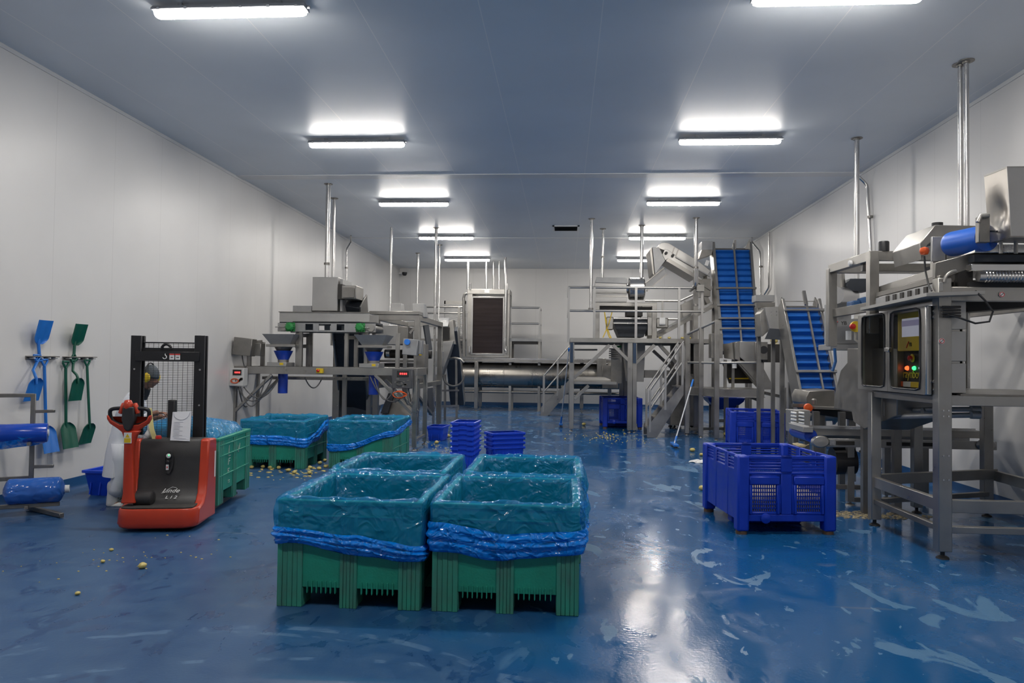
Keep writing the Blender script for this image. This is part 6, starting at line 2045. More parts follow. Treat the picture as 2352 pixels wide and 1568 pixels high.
def win(y0, y1, z0, z1, dy0, dy1, nm):
    """Hinged door with a rounded glazed opening, lying in the plane x = XC."""
    m = MB()
    N = 40
    R = .05
    outer, inner = [], []
    for i in range(N):
        a = 2 * PI * i / N
        cy, cz = (y0 + y1) / 2, (z0 + z1) / 2
        hy, hz = (y1 - y0) / 2, (z1 - z0) / 2
        k = max(abs(math.cos(a)), abs(math.sin(a)))
        sy, sz = math.cos(a) / k, math.sin(a) / k
        py, pz = sy * hy, sz * hz
        ex, ez = max(0, abs(py) - (hy - R)), max(0, abs(pz) - (hz - R))
        if ex > 0 and ez > 0:
            l = math.hypot(ex, ez)
            if l > R:
                py = math.copysign(hy - R + ex * R / l, py); pz = math.copysign(hz - R + ez * R / l, pz)
        inner.append((cy + py, cz + pz))
        oy = dy1 if sy > .999 else (dy0 if sy < -.999 else cy + sy * hy)
        oz = CZ1 if sz > .999 else (CZ0 if sz < -.999 else cz + sz * hz)
        oy = dy0 + (dy1 - dy0) * (sy + 1) / 2
        oz = CZ0 + (CZ1 - CZ0) * (sz + 1) / 2
        outer.append((oy, oz))
    rings = [[(XC + .03, y, z) for y, z in outer], [(XC, y, z) for y, z in outer], [(XC, y, z) for y, z in inner], [(XC + .03, y, z) for y, z in inner], [(XC + .03, y, z) for y, z in outer]]
    m.loft(rings, caps=False)
    d = m.build(nm, STEEL, sc)
    MB().add([(XC + .012, y, z) for y, z in inner], [tuple(range(N))]).build('window_pane', GLASS, d, smooth=0, recalc=False)
    MB().tube([(XC - .002, y, z) for y, z in inner], .010, 6, closed=True).build('window_seal', DARK, d, smooth=60)
    return d
wz0, wz1 = (3.270, 7.363, 1.493)[2], (3.270, 7.361, 2.251)[2]
ya, yb = (3.270, 7.065, 1.877)[1], (3.270, 7.695, 1.888)[1]
yc, yd = (3.270, 7.827, 1.890)[1], (3.270, 8.405, 1.900)[1]
d1 = win(ya, yb, wz0, wz1, CY0, (yb + yc) / 2 - .003, 'door')
d2 = win(yc, yd, wz0, wz1, (yb + yc) / 2 + .003, CY1, 'door')
v = (3.250, 7.718, 1.875)
MB().box((XC - .03, v[1] - .05, v[2] - .02), (XC, v[1] + .05, v[2] + .02)).build('latch', STEELB, d1, bevel=.004)
# touch panel, lamps and switches behind the glass
XPn = XC + .19
ty0, ty1 = (3.420, 7.371, 2.051)[1], (3.420, 7.895, 2.073)[1]
tz0, tz1 = (3.420, 7.606, 1.866)[2], (3.420, 7.604, 2.260)[2]
tp = MB().box((XPn - .03, ty0, tz0), (XPn, ty1, tz1)).build('touch_panel', YELLOW, sc, bevel=.006)
sy0, sy1 = ty0 + .02, ty1 - .10
sz0, sz1 = tz0 + .14, tz1 - .07
MB().box((XPn - .034, sy0, sz0), (XPn - .03, sy1, sz1)).build('screen', SCREEN, tp)
MB().box((XPn - .036, sy0, sz0 + (sz1 - sz0) * .58), (XPn - .034, sy1, sz0 + (sz1 - sz0) * .88)).build('screen_band', SCREENB, tp)
text_mesh('lettering', 'YB', .055, BLACK, tp, frame((XPn - .034, (sy0 + sy1) / 2 + .02, tz0 + .06), (0, -1, 0), (0, 0, 1)))
MB().tube([(XPn - .034, (sy0 + sy1) / 2 + .10, tz0 + .03), (XPn - .034, (sy0 + sy1) / 2 + .07, tz0 + .07), (XPn - .034, (sy0 + sy1) / 2 + .05, tz0 + .09)], .005, 6).build('red_swash', REDB, tp)
for px, mt, nm in ((2074, REDLAMP, 'red_lamp'), (2090, GREENLED, 'green_lamp'), (2107, WHITELAMP, 'white_lamp')):
    vv = {2074: (3.440, 7.803, 1.692), 2090: (3.440, 7.651, 1.693), 2107: (3.440, 7.504, 1.695)}[px]
    MB().lathe([(.02, 0), (.022, .01), (.014, .025)], (XPn + .03, vv[1], vv[2]), 14, Matrix.Rotation(-PI / 2, 3, 'Y')).build(nm, mt, sc)
vv = (3.440, 7.679, 1.793)
MB().lathe([(.03, 0), (.04, .0), (.04, .01)], (XPn + .02, vv[1], vv[2]), 16, Matrix.Rotation(-PI / 2, 3, 'Y')).build('stop_collar', YELLOW, sc)
MB().lathe([(.015, .01), (.026, .02), (.026, .04), (.01, .05)], (XPn + .02, vv[1], vv[2]), 16, Matrix.Rotation(-PI / 2, 3, 'Y')).build('stop_button', REDB, sc)
v0, v1 = (3.440, 7.972, 1.631), (3.440, 7.451, 1.640)
LETY = M('yellow_lettering', (0.75, 0.62, 0.03), 0.5)
text_mesh('lettering', 'raynbow', .125, LETY, sc, frame((XPn + .02, (v0[1] + v1[1]) / 2 - .03, v0[2]), (0, -1, 0), (0, 0, 1)), width=.95)
v0, v1 = (3.440, 8.013, 1.503), (3.440, 7.514, 1.554)
yy = [v0[1] + (v1[1] - v0[1]) * k / 3 for k in range(4)]
for k, mt, nm in ((0, ORANGE, 'orange_terminal'), (1, WHITE, 'white_terminal'), (2, YELLOW, 'yellow_terminal')):
    MB().box((XPn, yy[k], v0[2]), (XPn + .05, yy[k + 1], v1[2])).build(nm, mt, sc, bevel=.004)
v0, v1 = (3.440, 8.598, 1.513), (3.440, 8.390, 1.639)
MB().box((XPn - .02, v0[1], v0[2]), (XPn + .05, v1[1], v1[2])).build('relay_unit', WHITE, sc, bevel=.004)
v0, v1 = (3.440, 8.345, 1.673), (3.440, 8.235, 1.702)
MB().box((XPn, v0[1], v0[2]), (XPn + .05, v1[1], v1[2])).build('yellow_terminal', YELLOW, sc)
# hinge side of the cabinet facing the camera
MB().box((XC, CY0 - .03, CZ0), (XC + .05, CY0, CZ1)).build('door_edge', STEELB, sc, bevel=.008, seg=2)
MB().cyl((XC + .085, CY0 - .04, CZ0 + .02), (XC + .085, CY0 - .04, CZ1 - .02), .012, 10).build('closing_rod', STEELB, sc)
for z in (CZ1 - .05, CZ1 - .10, CZ0 + .12, CZ0 + .05):
    MB().lathe([(.0, -.012), (.022, -.012), (.022, .012), (.0, .012)], (XC + .075, CY0 - .045, z), 12, Matrix.Rotation(PI / 2, 3, 'X')).build('hinge', STEELB, sc)
for k in range(3):
    z0 = CZ0 + .02 + k * .29
    MB().box((XA + .07, CY0 - .01, z0), (XA + .24, CY0, z0 + .27)).build('side_panel', GALV, sc, bevel=.004)
# sloping rain plate over the cabinet
MB().add([(3.120, 8.066, 2.326), (3.120, 6.629, 2.350), (3.7, 6.80, (3.270, 6.852, 2.387)[2]), (3.7, 8.6, (3.120, 8.066, 2.326)[2] + .02)] + [tuple(Vector(p) - Vector((0, 0, .03))) for p in ((3.120, 8.066, 2.326), (3.120, 6.629, 2.350), (3.7, 6.80, (3.270, 6.852, 2.387)[2]), (3.7, 8.6, (3.120, 8.066, 2.326)[2] + .02))],
         [(0, 1, 2, 3), (7, 6, 5, 4), (0, 4, 5, 1), (1, 5, 6, 2), (2, 6, 7, 3), (3, 7, 4, 0)]).build('drip_plate', GALV, sc, smooth=0)

# sorter body and its upper frame further back
so = thing('optical_sorter', 'grey steel sorting machine with open upper frame behind the control cabinet', 'machine', (3.9, 9.8, 0), 0, world=True)
XS = 3.42
q = lambda v: (v[1], v[2])
body_ = [q((3.420, 9.238, 1.916)), q((3.420, 7.895, 1.893)), q((3.420, 7.897, 1.198)), q((3.420, 8.729, 0.988)), q((3.420, 9.048, 1.046)), q((3.420, 9.101, 1.161)), q((3.420, 9.687, 1.160)), q((3.420, 9.657, 1.344)), q((3.420, 9.451, 1.649)), q((3.420, 9.238, 1.747))]
MB().prism(body_, 'x', XS, XS + .5).build('body', STEELD, so, bevel=.008)
up = so
def wbar(a, b, w=.08, h=.10, nm='frame_beam', mat=STEEL):
    MB().bar(a, b, w, h).build(nm, mat, so, bevel=.004)
A_, B_2 = (3.360, 9.598, 2.924), (3.360, 8.351, 2.913)
wbar(A_, B_2, .08, .10)
MB().box((A_[0] - .05, A_[1] - .05, (3.360, 9.595, 1.949)[2]), (A_[0] + .05, A_[1] + .05, A_[2])).build('frame_post', STEEL, so, bevel=.004)
MB().box((B_2[0] - .05, B_2[1] - .05, CZ1 - .2), (B_2[0] + .05, B_2[1] + .05, B_2[2] + .05)).build('frame_post', STEEL, so, bevel=.004)
wbar(B_2, (5.0, B_2[1], B_2[2] + .0), .08, .10)
wbar((A_[0], A_[1], A_[2] - .0), (5.0, A_[1], A_[2]), .08, .10)
wbar((B_2[0], B_2[1] + .3, 2.824), (4.9, B_2[1] + .3, 2.824), .06, .09, mat=STEELD)
MB().lathe([(.05, 0), (.055, .0), (.055, .10), (.05, .11)], (B_2[0] + .12, B_2[1], B_2[2] + .05), 16).build('black_cap', BLACK, so)
v = (3.300, 8.823, 2.898)
MB().lathe([(.0, -.02), (.03, -.015), (.035, .0), (.03, .015)], (v[0], v[1], v[2]), 14, Matrix.Rotation(PI / 2, 3, 'Y')).build('round_lamp', WHITE, so)
PB(MB(), (3.682, 10.550, 2.570), (4.058, 10.550, 2.005), .25).build('panel_box', STEELP, so, bevel=.008)
PB(MB(), (3.665, 10.500, 2.000), (4.085, 10.500, 1.921), .5).build('panel_shelf', STEELP, so, bevel=.004)
c_ = (3.675, 10.300, 2.657)
MB().cyl((c_[0], 10.3, c_[2]), (c_[0] + .25, 10.45, c_[2] + .02), .115, 28).build('motor_can', STEELB, so, smooth=40)
MB().tube([(3.769, 10.400, 2.774), (3.757, 10.400, 2.983)], .055, 14).build('duct', STEEL, so, smooth=60)
MB().prism([P2((3.807, 10.300, 2.794)), P2((3.853, 10.300, 2.883)), P2((4.110, 10.300, 2.884)), P2((4.110, 10.300, 2.719)), P2((3.835, 10.300, 2.717))], 'y', 10.3, 10.6).build('dark_hood', SLATE, so, bevel=.004)
PB(MB(), (3.725, 9.900, 2.554), (3.841, 9.900, 2.435), .2).build('blue_motor', BLUEM, so, bevel=.02, seg=2)
MB().cyl((3.843, 9.950, 2.513), (3.926, 9.950, 2.536), .075, 18).build('blue_motor', BLUEM, so, smooth=40)
PB(MB(), (3.753, 9.900, 2.429), (3.824, 9.900, 2.316), .1).build('white_box', WHITE, so, bevel=.006)
c_ = (3.745, 9.850, 2.211)
MB().lathe([(.0, 0), (.07, 0), (.07, .04), (.0, .04)], c_, 18, Matrix.Rotation(PI / 2, 3, 'X')).build('stop_collar', YELLOW, so)
MB().lathe([(.0, 0), (.035, 0), (.035, .04), (.0, .05)], (c_[0] - .05, c_[1] - .03, c_[2]), 16, Matrix.Rotation(PI / 2, 3, 'X')).build('stop_button', REDB, so)
MB().tube([(3.750, 9.850, 2.144), (3.745, 9.850, 2.042), (3.788, 9.850, 2.009)], .015, 8).build('pale_cable', CABLEW, so, smooth=60)
c_ = (3.885, 10.400, 2.072)
MB().lathe([(.035, 0), (.035, .12), (.03, .12)], (c_[0], 10.45, 2.060), 14).build('white_cup', WHITE, so)
p_ = (3.798, 10.530, 2.292)
text_mesh('lettering', 'YB', .07, BLACK, so, frame((p_[0] + .06, 10.545, p_[2]), (1, 0, 0), (0, 0, 1)))
MB().tube([(3.714, 10.540, 2.243), (3.743, 10.540, 2.280), (3.773, 10.540, 2.316)], .006, 6).build('red_swash', REDB, so)
for k in range(3):
    MB().tube(sag((3.790, 11.000, 2.202), (3.723, 10.600, 2.295), .06 + .05 * k, 8), .014, 7).build('air_hose', BLUEM, so, smooth=60)
MB().tube([(3.682, 10.400, 1.939), (3.694, 10.400, 1.760), (3.654, 10.400, 1.629)], .02, 8).build('air_hose', M('blue_hose', (.02, .12, .35), .4), so, smooth=60)
for x in (3.5, 3.85):
    for y in (8.9, 10.6):
        MB().box((x - .04, y - .04, 0), (x + .04, y + .04, (3.420, 8.729, 1.013)[2] + .05)).build('leg', STEELD, so)

# vibrating feed rail running along the top of the stand
vf = thing('vibratory_feeder', 'long slotted steel feed trough along the top of the stand', 'conveyor', (3.5, 8.0, (3.360, 7.563, 2.468)[2]), 0, world=True)
def along(px0, py0, px1, py1, X): pass
a, b = (3.360, 8.283, 2.429), (3.360, 6.961, 2.469)
XV = 3.36
def strip(p00, p10, p11, p01, th, mat, nm, par):
    """Plate in the plane x = const given by four (y, z) corners."""
    x = p00[0]
    MB().prism([(p[1], p[2]) for p in (p00, p10, p11, p01)], 'x', x, x + th).build(nm, mat, par, bevel=.003)
strip((3.360, 8.260, 2.502), (3.360, 6.898, 2.533), (3.360, 6.898, 2.482), (3.360, 8.260, 2.455), .03, STEELD, 'top_rail', vf)
strip((3.420, 8.408, 2.574), (3.420, 7.020, 2.628), (3.420, 7.021, 2.548), (3.420, 8.408, 2.516), .02, STEEL, 'trough_side', vf)
strip((3.340, 8.211, 2.437), (3.340, 6.857, 2.466), (3.340, 6.857, 2.388), (3.340, 8.211, 2.366), .03, STEELP, 'slotted_side', vf)
m = MB()
for k in range(6):
    f0 = .20 + k * .12
    y0 = (3.330, 8.187, 2.411)[1] + ((3.330, 6.837, 2.417)[1] - (3.330, 8.187, 2.411)[1]) * f0
    z0 = (3.330, 8.187, 2.402)[2] + ((3.330, 6.837, 2.425)[2] - (3.330, 8.187, 2.402)[2]) * f0
    m.box((3.325, y0 - .045, z0 - .028), (3.345, y0 + .02, z0 + .028))
m.build('slot', DARKINT, vf)
MB().box((3.42, (3.420, 7.021, 2.516)[1], (3.420, 7.021, 2.516)[2] - .03), (4.5, (3.420, 8.408, 2.550)[1], (3.420, 7.021, 2.516)[2] - .01)).build('trough_floor', STEELD, vf)
# discharge conveyor with blue pulley and weigh-bucket box, high at the right edge
hc = thing('discharge_conveyor', 'high cross conveyor with a fat blue end pulley at the right edge', 'conveyor', (4.2, 7.2, 2.515), 0, world=True)
YH = 6.95
MB().prism([P2((3.465, 7.600, 2.915)), P2((3.612, 7.600, 3.098)), P2((4.044, 7.600, 3.089)), P2((4.043, 7.600, 2.929)), P2((3.670, 7.600, 2.928)), P2((3.636, 7.600, 2.980)), P2((3.536, 7.600, 2.902)), P2((3.486, 7.600, 2.754))], 'y', 7.5, 8.1).build('cover_hood', STEEL, hc, bevel=.006)
MB().lathe([(.0, 0), (.05, 0), (.05, .03), (.0, .03)], (3.779, 7.800, 3.143), 16).build('black_cap', BLACK, hc)
PB(MB(), (3.489, 7.300, 2.951), (3.612, 7.300, 2.714), .03).build('side_plate', STEELP, hc, bevel=.004)
PB(MB(), (3.496, 7.300, 2.714), (3.536, 7.300, 2.464), .05).build('side_post', STEEL, hc)
a, b = Vector((3.595, 7.200, 2.857)), Vector((3.687, 6.750, 2.847))
MB().lathe([(.0, -.01), (.085, .0), (.112, .03), (.116, .06), (.116, (b - a).length), (.0, (b - a).length)], a, 40, (b - a).to_track_quat('Z', 'Y').to_matrix()).build('blue_pulley', M('mid_blue_roller', (0.012, 0.10, 0.48), 0.35), hc, smooth=40)
MB().prism([P2((3.349, 7.000, 2.653)), P2((3.762, 7.000, 2.762)), P2((4.404, 7.000, 2.755)), P2((4.403, 7.000, 2.652)), P2((3.761, 7.000, 2.642)), P2((3.417, 7.000, 2.514)), P2((3.348, 7.000, 2.513))], 'y', 6.95, 7.0).build('side_frame', STEELD, hc, bevel=.004)
PB(MB(), (3.636, 6.850, 2.712), (4.309, 6.850, 2.651), .9).build('belt_underside', SLATE, hc)
PB(MB(), (3.617, 6.800, 2.798), (4.278, 6.800, 2.725), .8).build('bed_plate', STEELB, hc, bevel=.004)
PB(MB(), (3.619, 6.860, 2.631), (4.315, 6.860, 2.572), .6).build('lower_plate', STEELB, hc, bevel=.004)
m = MB()
a = (3.639, 6.800, 2.512)
m.cyl(a, (a[0] + 1.2, a[1], a[2]), .045, 20)
for k in range(40):
    m.lathe([(.046, -.006), (.052, 0), (.046, .006)], (a[0] + .06 + k * .027, a[1], a[2]), 14, Matrix.Rotation(PI / 2, 3, 'Y'))
m.build('ribbed_roller', STEELB, hc, smooth=40)
PB(MB(), (3.624, 6.900, 2.472), (4.339, 6.900, 2.413), .5).build('roller_tray', DARK, hc)
PB(MB(), (3.545, 6.950, 2.588), (3.681, 6.950, 2.430), .4).build('bearing_block', DARKINT, hc, bevel=.01)
MB().tube(arc((3.479, 6.850, 2.466), .10, PI * .5, PI, 8), .015, 8).build('curved_guard', STEEL, hc, smooth=60)
o = MB().lathe([(.0, -.035), (.03, -.03), (.042, .0), (.036, .03), (.0, .042)], (3.323, 7.100, 2.780), 18).build('red_beacon', ORANGE, hc, smooth=60)
MB().tube([(3.323, 7.100, 2.735), (3.330, 7.100, 2.605), (3.314, 7.000, 2.453), (3.317, 6.950, 2.397)], .008, 7).build('beacon_lead', DARK, hc, smooth=60)
MB().tube([(3.616, 6.800, 2.384), (3.670, 6.750, 2.296), (3.735, 6.750, 2.201), (3.705, 6.750, 2.113), (3.588, 6.750, 2.096), (3.467, 6.800, 2.152), (3.394, 6.840, 2.177)], .009, 8).build('loop_lead', DARK, hc, smooth=60)
for z in (2.243, 2.215, 2.188, 2.161):
    MB().tube([(3.350, 6.83, z), (3.443, 6.84, z), (3.562, 6.95, z + .01)], .010, 7).build('lead', DARK, hc, smooth=60)
MB().prism([P2((3.782, 7.300, 2.333)), P2((4.590, 7.300, 2.347)), P2((4.590, 7.300, 2.306)), P2((3.822, 7.300, 2.234))], 'y', 7.3, 7.9).build('under_chute', DARKINT, hc)
# tall box on top
tb = thing('steel_hopper_box', 'tall bright steel box standing on the high conveyor at the right edge', 'hopper', (3.813, 6.8, 2.785), 0, world=True)
a, b, c, d = (3.667, 6.750, 3.397), (3.690, 6.450, 3.399), (3.725, 6.450, 2.801), (3.705, 6.750, 2.805)
DENT = M('polished_steel', (0.50, 0.47, 0.43), 0.30, 0.9, var=0.1)
m = MB()
rings = []
for i in range(17):
    f = i / 16
    p, q_ = Vector(a).lerp(Vector(d), f), Vector(b).lerp(Vector(c), f)
    rings.append([p.lerp(q_, g_ / 12) + Vector((.045 * math.sin(PI * g_ / 12) ** 2 * math.exp(-((f - .62) / .22) ** 2), 0, 0)) for g_ in range(13)])
m.loft(rings, caps=False, closed=False)
m.build('dented_side', DENT, tb, smooth=180)
MB().sheet([b, (b[0] + .75, b[1], b[2]), (b[0] + .75, b[1], c[2]), c], .012).build('front_face', GALV, tb)
MB().sheet([a, (a[0] + .95, a[1] + .1, a[2]), (b[0] + .75, b[1], b[2]), b], .012).build('top_face', STEEL, tb)
MB().sheet([(d[0] + .01, d[1], d[2]), (c[0], c[1], c[2]), (c[0] + .75, c[1], c[2]), (d[0] + .9, d[1] + .1, d[2])], .012).build('base_plate', STEELD, tb)
for px in (3.777, 3.903):
    MB().cyl((px, 6.7, 2.702), (px, 6.7, 2.843), .015, 10).build('leg', STEEL, tb)
PB(MB(), (3.544, 6.600, 3.006), (3.633, 6.600, 2.785), .06).build('back_bracket', STEELD, tb, bevel=.006)
MB().tube([(3.526, 6.580, 2.954), (3.544, 6.580, 3.006), (3.609, 6.580, 3.010)], .02, 8).build('grab_rail', STEEL, tb, smooth=60)
MB().cyl((3.717, 6.950, 2.944), (3.635, 6.500, 2.861), .008, 8).build('rod', DARK, tb)

# pair of take-off belts low down behind the stand
tb2 = thing('takeoff_conveyor', 'long low steel take-off conveyor passing behind the stand to the right wall', 'conveyor', (3.8, 9.4, 0), 0, world=True)
YC_ = 9.3
a, b = (3.035, 9.300, 0.939), (5.130, 9.300, 0.994)
PB(MB(), a, (b[0], 0, 0.854), .03).build('upper_side', STEEL, tb2, bevel=.004)
PB(MB(), (a[0] - .05, 9.28, a[2] + .03), (b[0] - .2, 0, a[2]), .04).build('upper_lip', STEELB, tb2)
a2, b2 = (3.045, 9.250, 0.823), (5.162, 9.250, 0.875)
zb2_ = 0.722
PB(MB(), a2, (b2[0], 0, zb2_), .03).build('lower_side', GALV, tb2, bevel=.004)
PB(MB(), (a2[0], 9.85, a2[2]), (b2[0], 0, zb2_), .03).build('lower_side', GALV, tb2)
PB(MB(), (a[0], 9.34, a[2] - .02), (b[0], 0, a[2] - .05), .48).build('belt', SLATE, tb2)
for k, (p0, p1) in enumerate(((3.294, 3.503), (3.884, 4.186), (4.247, 4.438))):
    PB(MB(), (p0, 9.235, a2[2] - .03), (p1, 0, zb2_ + .03), .02).build('grille', DARKINT, tb2)
PB(MB(), (3.213, 9.230, 0.807), (3.269, 9.230, 0.745), .02).build('label_plate', STEELB, tb2)
for px in (3.099, 5.027):
    MB().lathe([(.0, 0), (.07, 0), (.075, .02), (.06, .05), (.0, .055)], (px, 9.25, 0.785), 24, Matrix.Rotation(PI / 2, 3, 'X') @ Matrix.Diagonal((1.5, 1, 1))).build('end_boss', GALV, tb2, smooth=50)
MB().cyl((3.009, 9.3, 0.849), (3.009, 9.9, 0.849), .075, 24).build('blue_roller', BLUEH, tb2, smooth=40)
PB(MB(), (2.906, 9.250, 0.957), (3.024, 9.250, 0.891), .6).build('end_plate', STEELP, tb2, bevel=.004)
for px, y in ((3.504, 9.38), (4.484, 9.6), (4.157, 9.9)):
    m = MB().box((px - .04, y - .04, .05), (px + .04, y + .04, zb2_))
    foot(m, px, y, .07)
    m.build('leg', STEEL, tb2)
MB().bar((3.292, 9.4, .22), (3.761, 9.4, .22), .05, .05).build('tie_bar', STEELD, tb2)
MB().bar((3.553, 9.45, .06), (3.761, 9.45, .06), .05, .05).build('tie_bar', STEELD, tb2)
m = MB().cyl((3.339, 9.500, 0.522), (3.591, 9.500, 0.538), .17, 24)
m.build('lower_drum', DARK, tb2, smooth=40)
MB().tube([(3.722, 9.500, 0.627), (3.738, 9.500, 0.439), (3.786, 9.400, 0.322), (3.695, 9.300, 0.546), (3.631, 9.400, 0.664)], .014, 8).build('lead', CABLE, tb2, smooth=60)
# waste pipes under the cabinet
wp = thing('pipework', 'run of grey waste pipes with elbows under the control cabinet', 'pipes', (3.7, 8.0, 1.219), 0, world=True)
MB().tube([(3.443, 8.200, 1.330), (3.443, 8.200, 1.185), (3.449, 8.150, 1.171), (3.589, 7.400, 1.242), (3.824, 7.200, 1.265)], .026, 10).build('pipe', STEELP, wp, smooth=60)
MB().tube([(3.558, 8.300, 1.326), (3.558, 8.300, 1.241), (3.564, 8.250, 1.231), (3.638, 7.500, 1.295), (3.878, 7.300, 1.312)], .024, 10).build('pipe', STEELP, wp, smooth=60)
for v in ((3.621, 7.700, 1.260), (3.824, 7.200, 1.265), (3.878, 7.300, 1.312)):
    MB().cyl((v[0] - .04, v[1], v[2]), (v[0] + .04, v[1], v[2]), .036, 12).build('coupling', STEELP, wp)

# shaker feeding the sorter, and the box with cable glands
sh = thing('shaker_tray', 'dark grey shaker with sloping belt at the foot of the shorter elevator', 'conveyor', (3.767, 11.3, 0), 0, world=True)
MB().prism([P2((3.497, 11.000, 1.241)), P2((3.540, 11.000, 1.330)), P2((3.895, 11.000, 1.348)), P2((3.896, 11.000, 1.097)), P2((3.559, 11.000, 1.091)), P2((3.504, 11.000, 1.153))], 'y', 11.0, 11.7).build('hopper', STEELD, sh, bevel=.008)
MB().bar((3.502, 10.900, 1.109), (3.969, 10.900, 1.098), .5, .03).build('tray_edge', STEEL, sh)
MB().prism([P2((3.527, 10.900, 1.085)), P2((4.210, 10.900, 1.053)), P2((4.265, 10.900, 0.992)), P2((4.241, 10.900, 0.911)), P2((3.575, 10.900, 1.011))], 'y', 10.85, 11.6).build('belt_frame', DARK, sh, bevel=.01)
for px in (3.695, 4.127):
    m = MB().box((px - .05, 10.95, .05), (px + .05, 11.03, 1.073))
    m.build('leg', STEEL, sh, bevel=.004)
MB().lathe([(.0, -.02), (.05, -.02), (.062, .01), (.055, .05), (.0, .06)], (3.436, 10.750, 1.105), 18, Matrix.Rotation(PI / 2, 3, 'X')).build('orange_knob', ORANGE, sh, smooth=50)
MB().bar((3.250, 10.850, 1.127), (3.450, 10.850, 1.130), .03, .05).build('knob_bracket', STEELD, sh)
MB().lathe([(.03, 0), (.035, .06), (.02, .08)], (3.542, 10.800, 1.153), 14).build('small_motor', STEELD, sh)
jb = thing('gland_box', 'upright steel junction box with rows of cable glands by the orange knob', 'junction box', (3.213, 10.4, 0.793), 0, world=True)
MB().prism([(3.079, 10.55), (3.113, 10.3), (3.326, 10.3), (3.326, 10.55)], 'z', 0.793, 1.093).build('box', GALV, jb, bevel=.006)
for px, n_ in ((3.200, 7), (3.097, 5)):
    m = MB()
    for k in range(n_):
        z = 1.064 - k * .045
        m.cyl((px - .03, 10.28, z), (px + .03, 10.24, z - .008), .015, 10)
    m.build('cable_gland', WHITE, jb)
PB(MB(), (3.192, 10.290, 1.077), (3.307, 10.290, 0.814), .01).build('lid', STEELP, jb)
MB().box((3.147, 10.42, 0), (3.206, 10.5, 0.793)).build('stand_leg', STEELD, jb)
MB().box((3.299, 10.42, 0), (3.357, 10.5, 0.793)).build('stand_leg', STEELD, jb)


# ------------------------------------------------------------------ service pipes from the ceiling
def drop_pipe(label, pts, r=.03, flange=True, name='drop_pipe', cat='pipe', clips=(), mat=STEELB, grp='service drop pipes'):
    p0 = Vector(pts[0])
    t = thing(name, label, cat, p0, 0, grp, world=True)
    path = [Vector(p) for p in pts]
    sm = [path[0]]
    for a, b, c in zip(path, path[1:], path[2:]):          # rounded bends
        e = min(.08, (b - a).length * .4, (c - b).length * .4)
        p, q_ = b + (a - b).normalized() * e, b + (c - b).normalized() * e
        sm += [p, p.lerp(b, .6).lerp(q_.lerp(b, .6), .5), q_]
    sm.append(path[-1])
    MB().tube(sm, r, 12).build('tube', mat, t, smooth=60)
    if flange:
        MB().lathe([(r, -.03), (r + .012, -.03), (r + .014, -.012), (.085, -.010), (.085, 0), (r, 0)], p0, 20).build('flange', STEELD, t)
    for c in clips:
        MB().lathe([(r, -.02), (r + .018, -.02), (r + .018, .02), (r, .02)], c, 12).build('clip', STEELD, t)
    return t
def down(px, py, z, **k): pass
zhb = 3.308
a = (-4.375, 13.352, 5.200); drop_pipe('bright thick drop pipe into the boxy head of the feed elevator', [(-4.737, 14.4, HC), (-4.737, 14.4, zhb)], .042, clips=[(-4.737, 14.4, 3.6)])
a = (-5.025, 15.694, 5.200); drop_pipe('thinner drop pipe just behind the thick one over the feed elevator', [a, (a[0], a[1], 2.0)], .032)
drop_pipe('kinked conduit hugging the left wall above the feed elevator', [(-6.048, 20.439, 5.200), (-6.200, 20.965, 5.087), (-6.240, 20.685, 4.842), (-6.240, 20.782, 3.254)], .026, False, clips=[(-6.240, 20.717, 4.310)])
a = (-4.599, 19.216, 5.200); drop_pipe('thin drop pipe into the grading machine', [a, (a[0], 18.95, a[2] - .05) if False else (a[0], a[1], 2.55), (a[0] + .2, 18.9, 2.5)], .03, False)
a = (-4.820, 23.886, 5.200); drop_pipe('drop pipe behind the taller deflector of the grading machine', [a, (a[0], a[1], 0)], .038)
a = (-3.413, 19.283, 5.200); drop_pipe('tall drop pipe reaching the floor beside the narrow elevator', [a, (a[0], a[1], 0)], .036)
a = (-3.806, 22.150, 5.200); drop_pipe('slim drop pipe ending at the narrow elevator head', [a, (a[0], a[1], 2.9), (-3.495, 21.2, 2.85)], .026)
zts = 4.133
a = (-3.166, 23.865, 5.200); drop_pipe('flanged drop pipe at the left corner of the screen tower', [(-3.318, 25.1, HC), (-3.318, 25.1, zts)], .045)
a = (-2.608, 24.253, 5.200); drop_pipe('drop pipe into the middle of the screen tower top', [(-2.699, 25.2, HC), (-2.699, 25.2, zts)], .04)
drop_pipe('left one of the two short thin pipes behind the screen tower top', [(-2.522, 25.9, HC), (-2.522, 25.9, zts)], .03, False)
drop_pipe('right one of the two short thin pipes behind the screen tower top', [(-2.323, 25.9, HC), (-2.323, 25.9, zts)], .03, False)
a = (-1.925, 23.467, 5.200); drop_pipe('long drop pipe running down the front of the screen tower at its right', [(-2.027, 24.85, HC), (-1.998, 24.85, zts - .1), (-2.012, 24.85, 2.124), (-1.968, 24.85, 2.036)], .045, False)
a = (0.629, 18.054, 5.200); drop_pipe('bright drop pipe ending by the grey-lidded machine on the platform', [a, (a[0], a[1], 2.967)], .04, clips=[(a[0], a[1], 3.0)])
a = (0.974, 19.423, 5.200); drop_pipe('thin dark drop pipe into the grey lid of the platform machine', [a, (a[0], a[1], 3.908)], .024, clips=[(a[0], a[1], 4.456)])
a = (2.444, 23.792, 5.200); drop_pipe('drop pipe crossing the far batten above the platform motor drum', [(1.933, 18.95, HC), (1.933, 18.95, 3.786)], .042)
a = (3.123, 17.963, 5.200); drop_pipe('bright drop pipe at the right end of the platform handrail', [a, (a[0], a[1], 3.575), (a[0], 18.72, 3.523)], .042, clips=[(a[0], a[1], 3.1), (a[0], a[1], 4.0)])
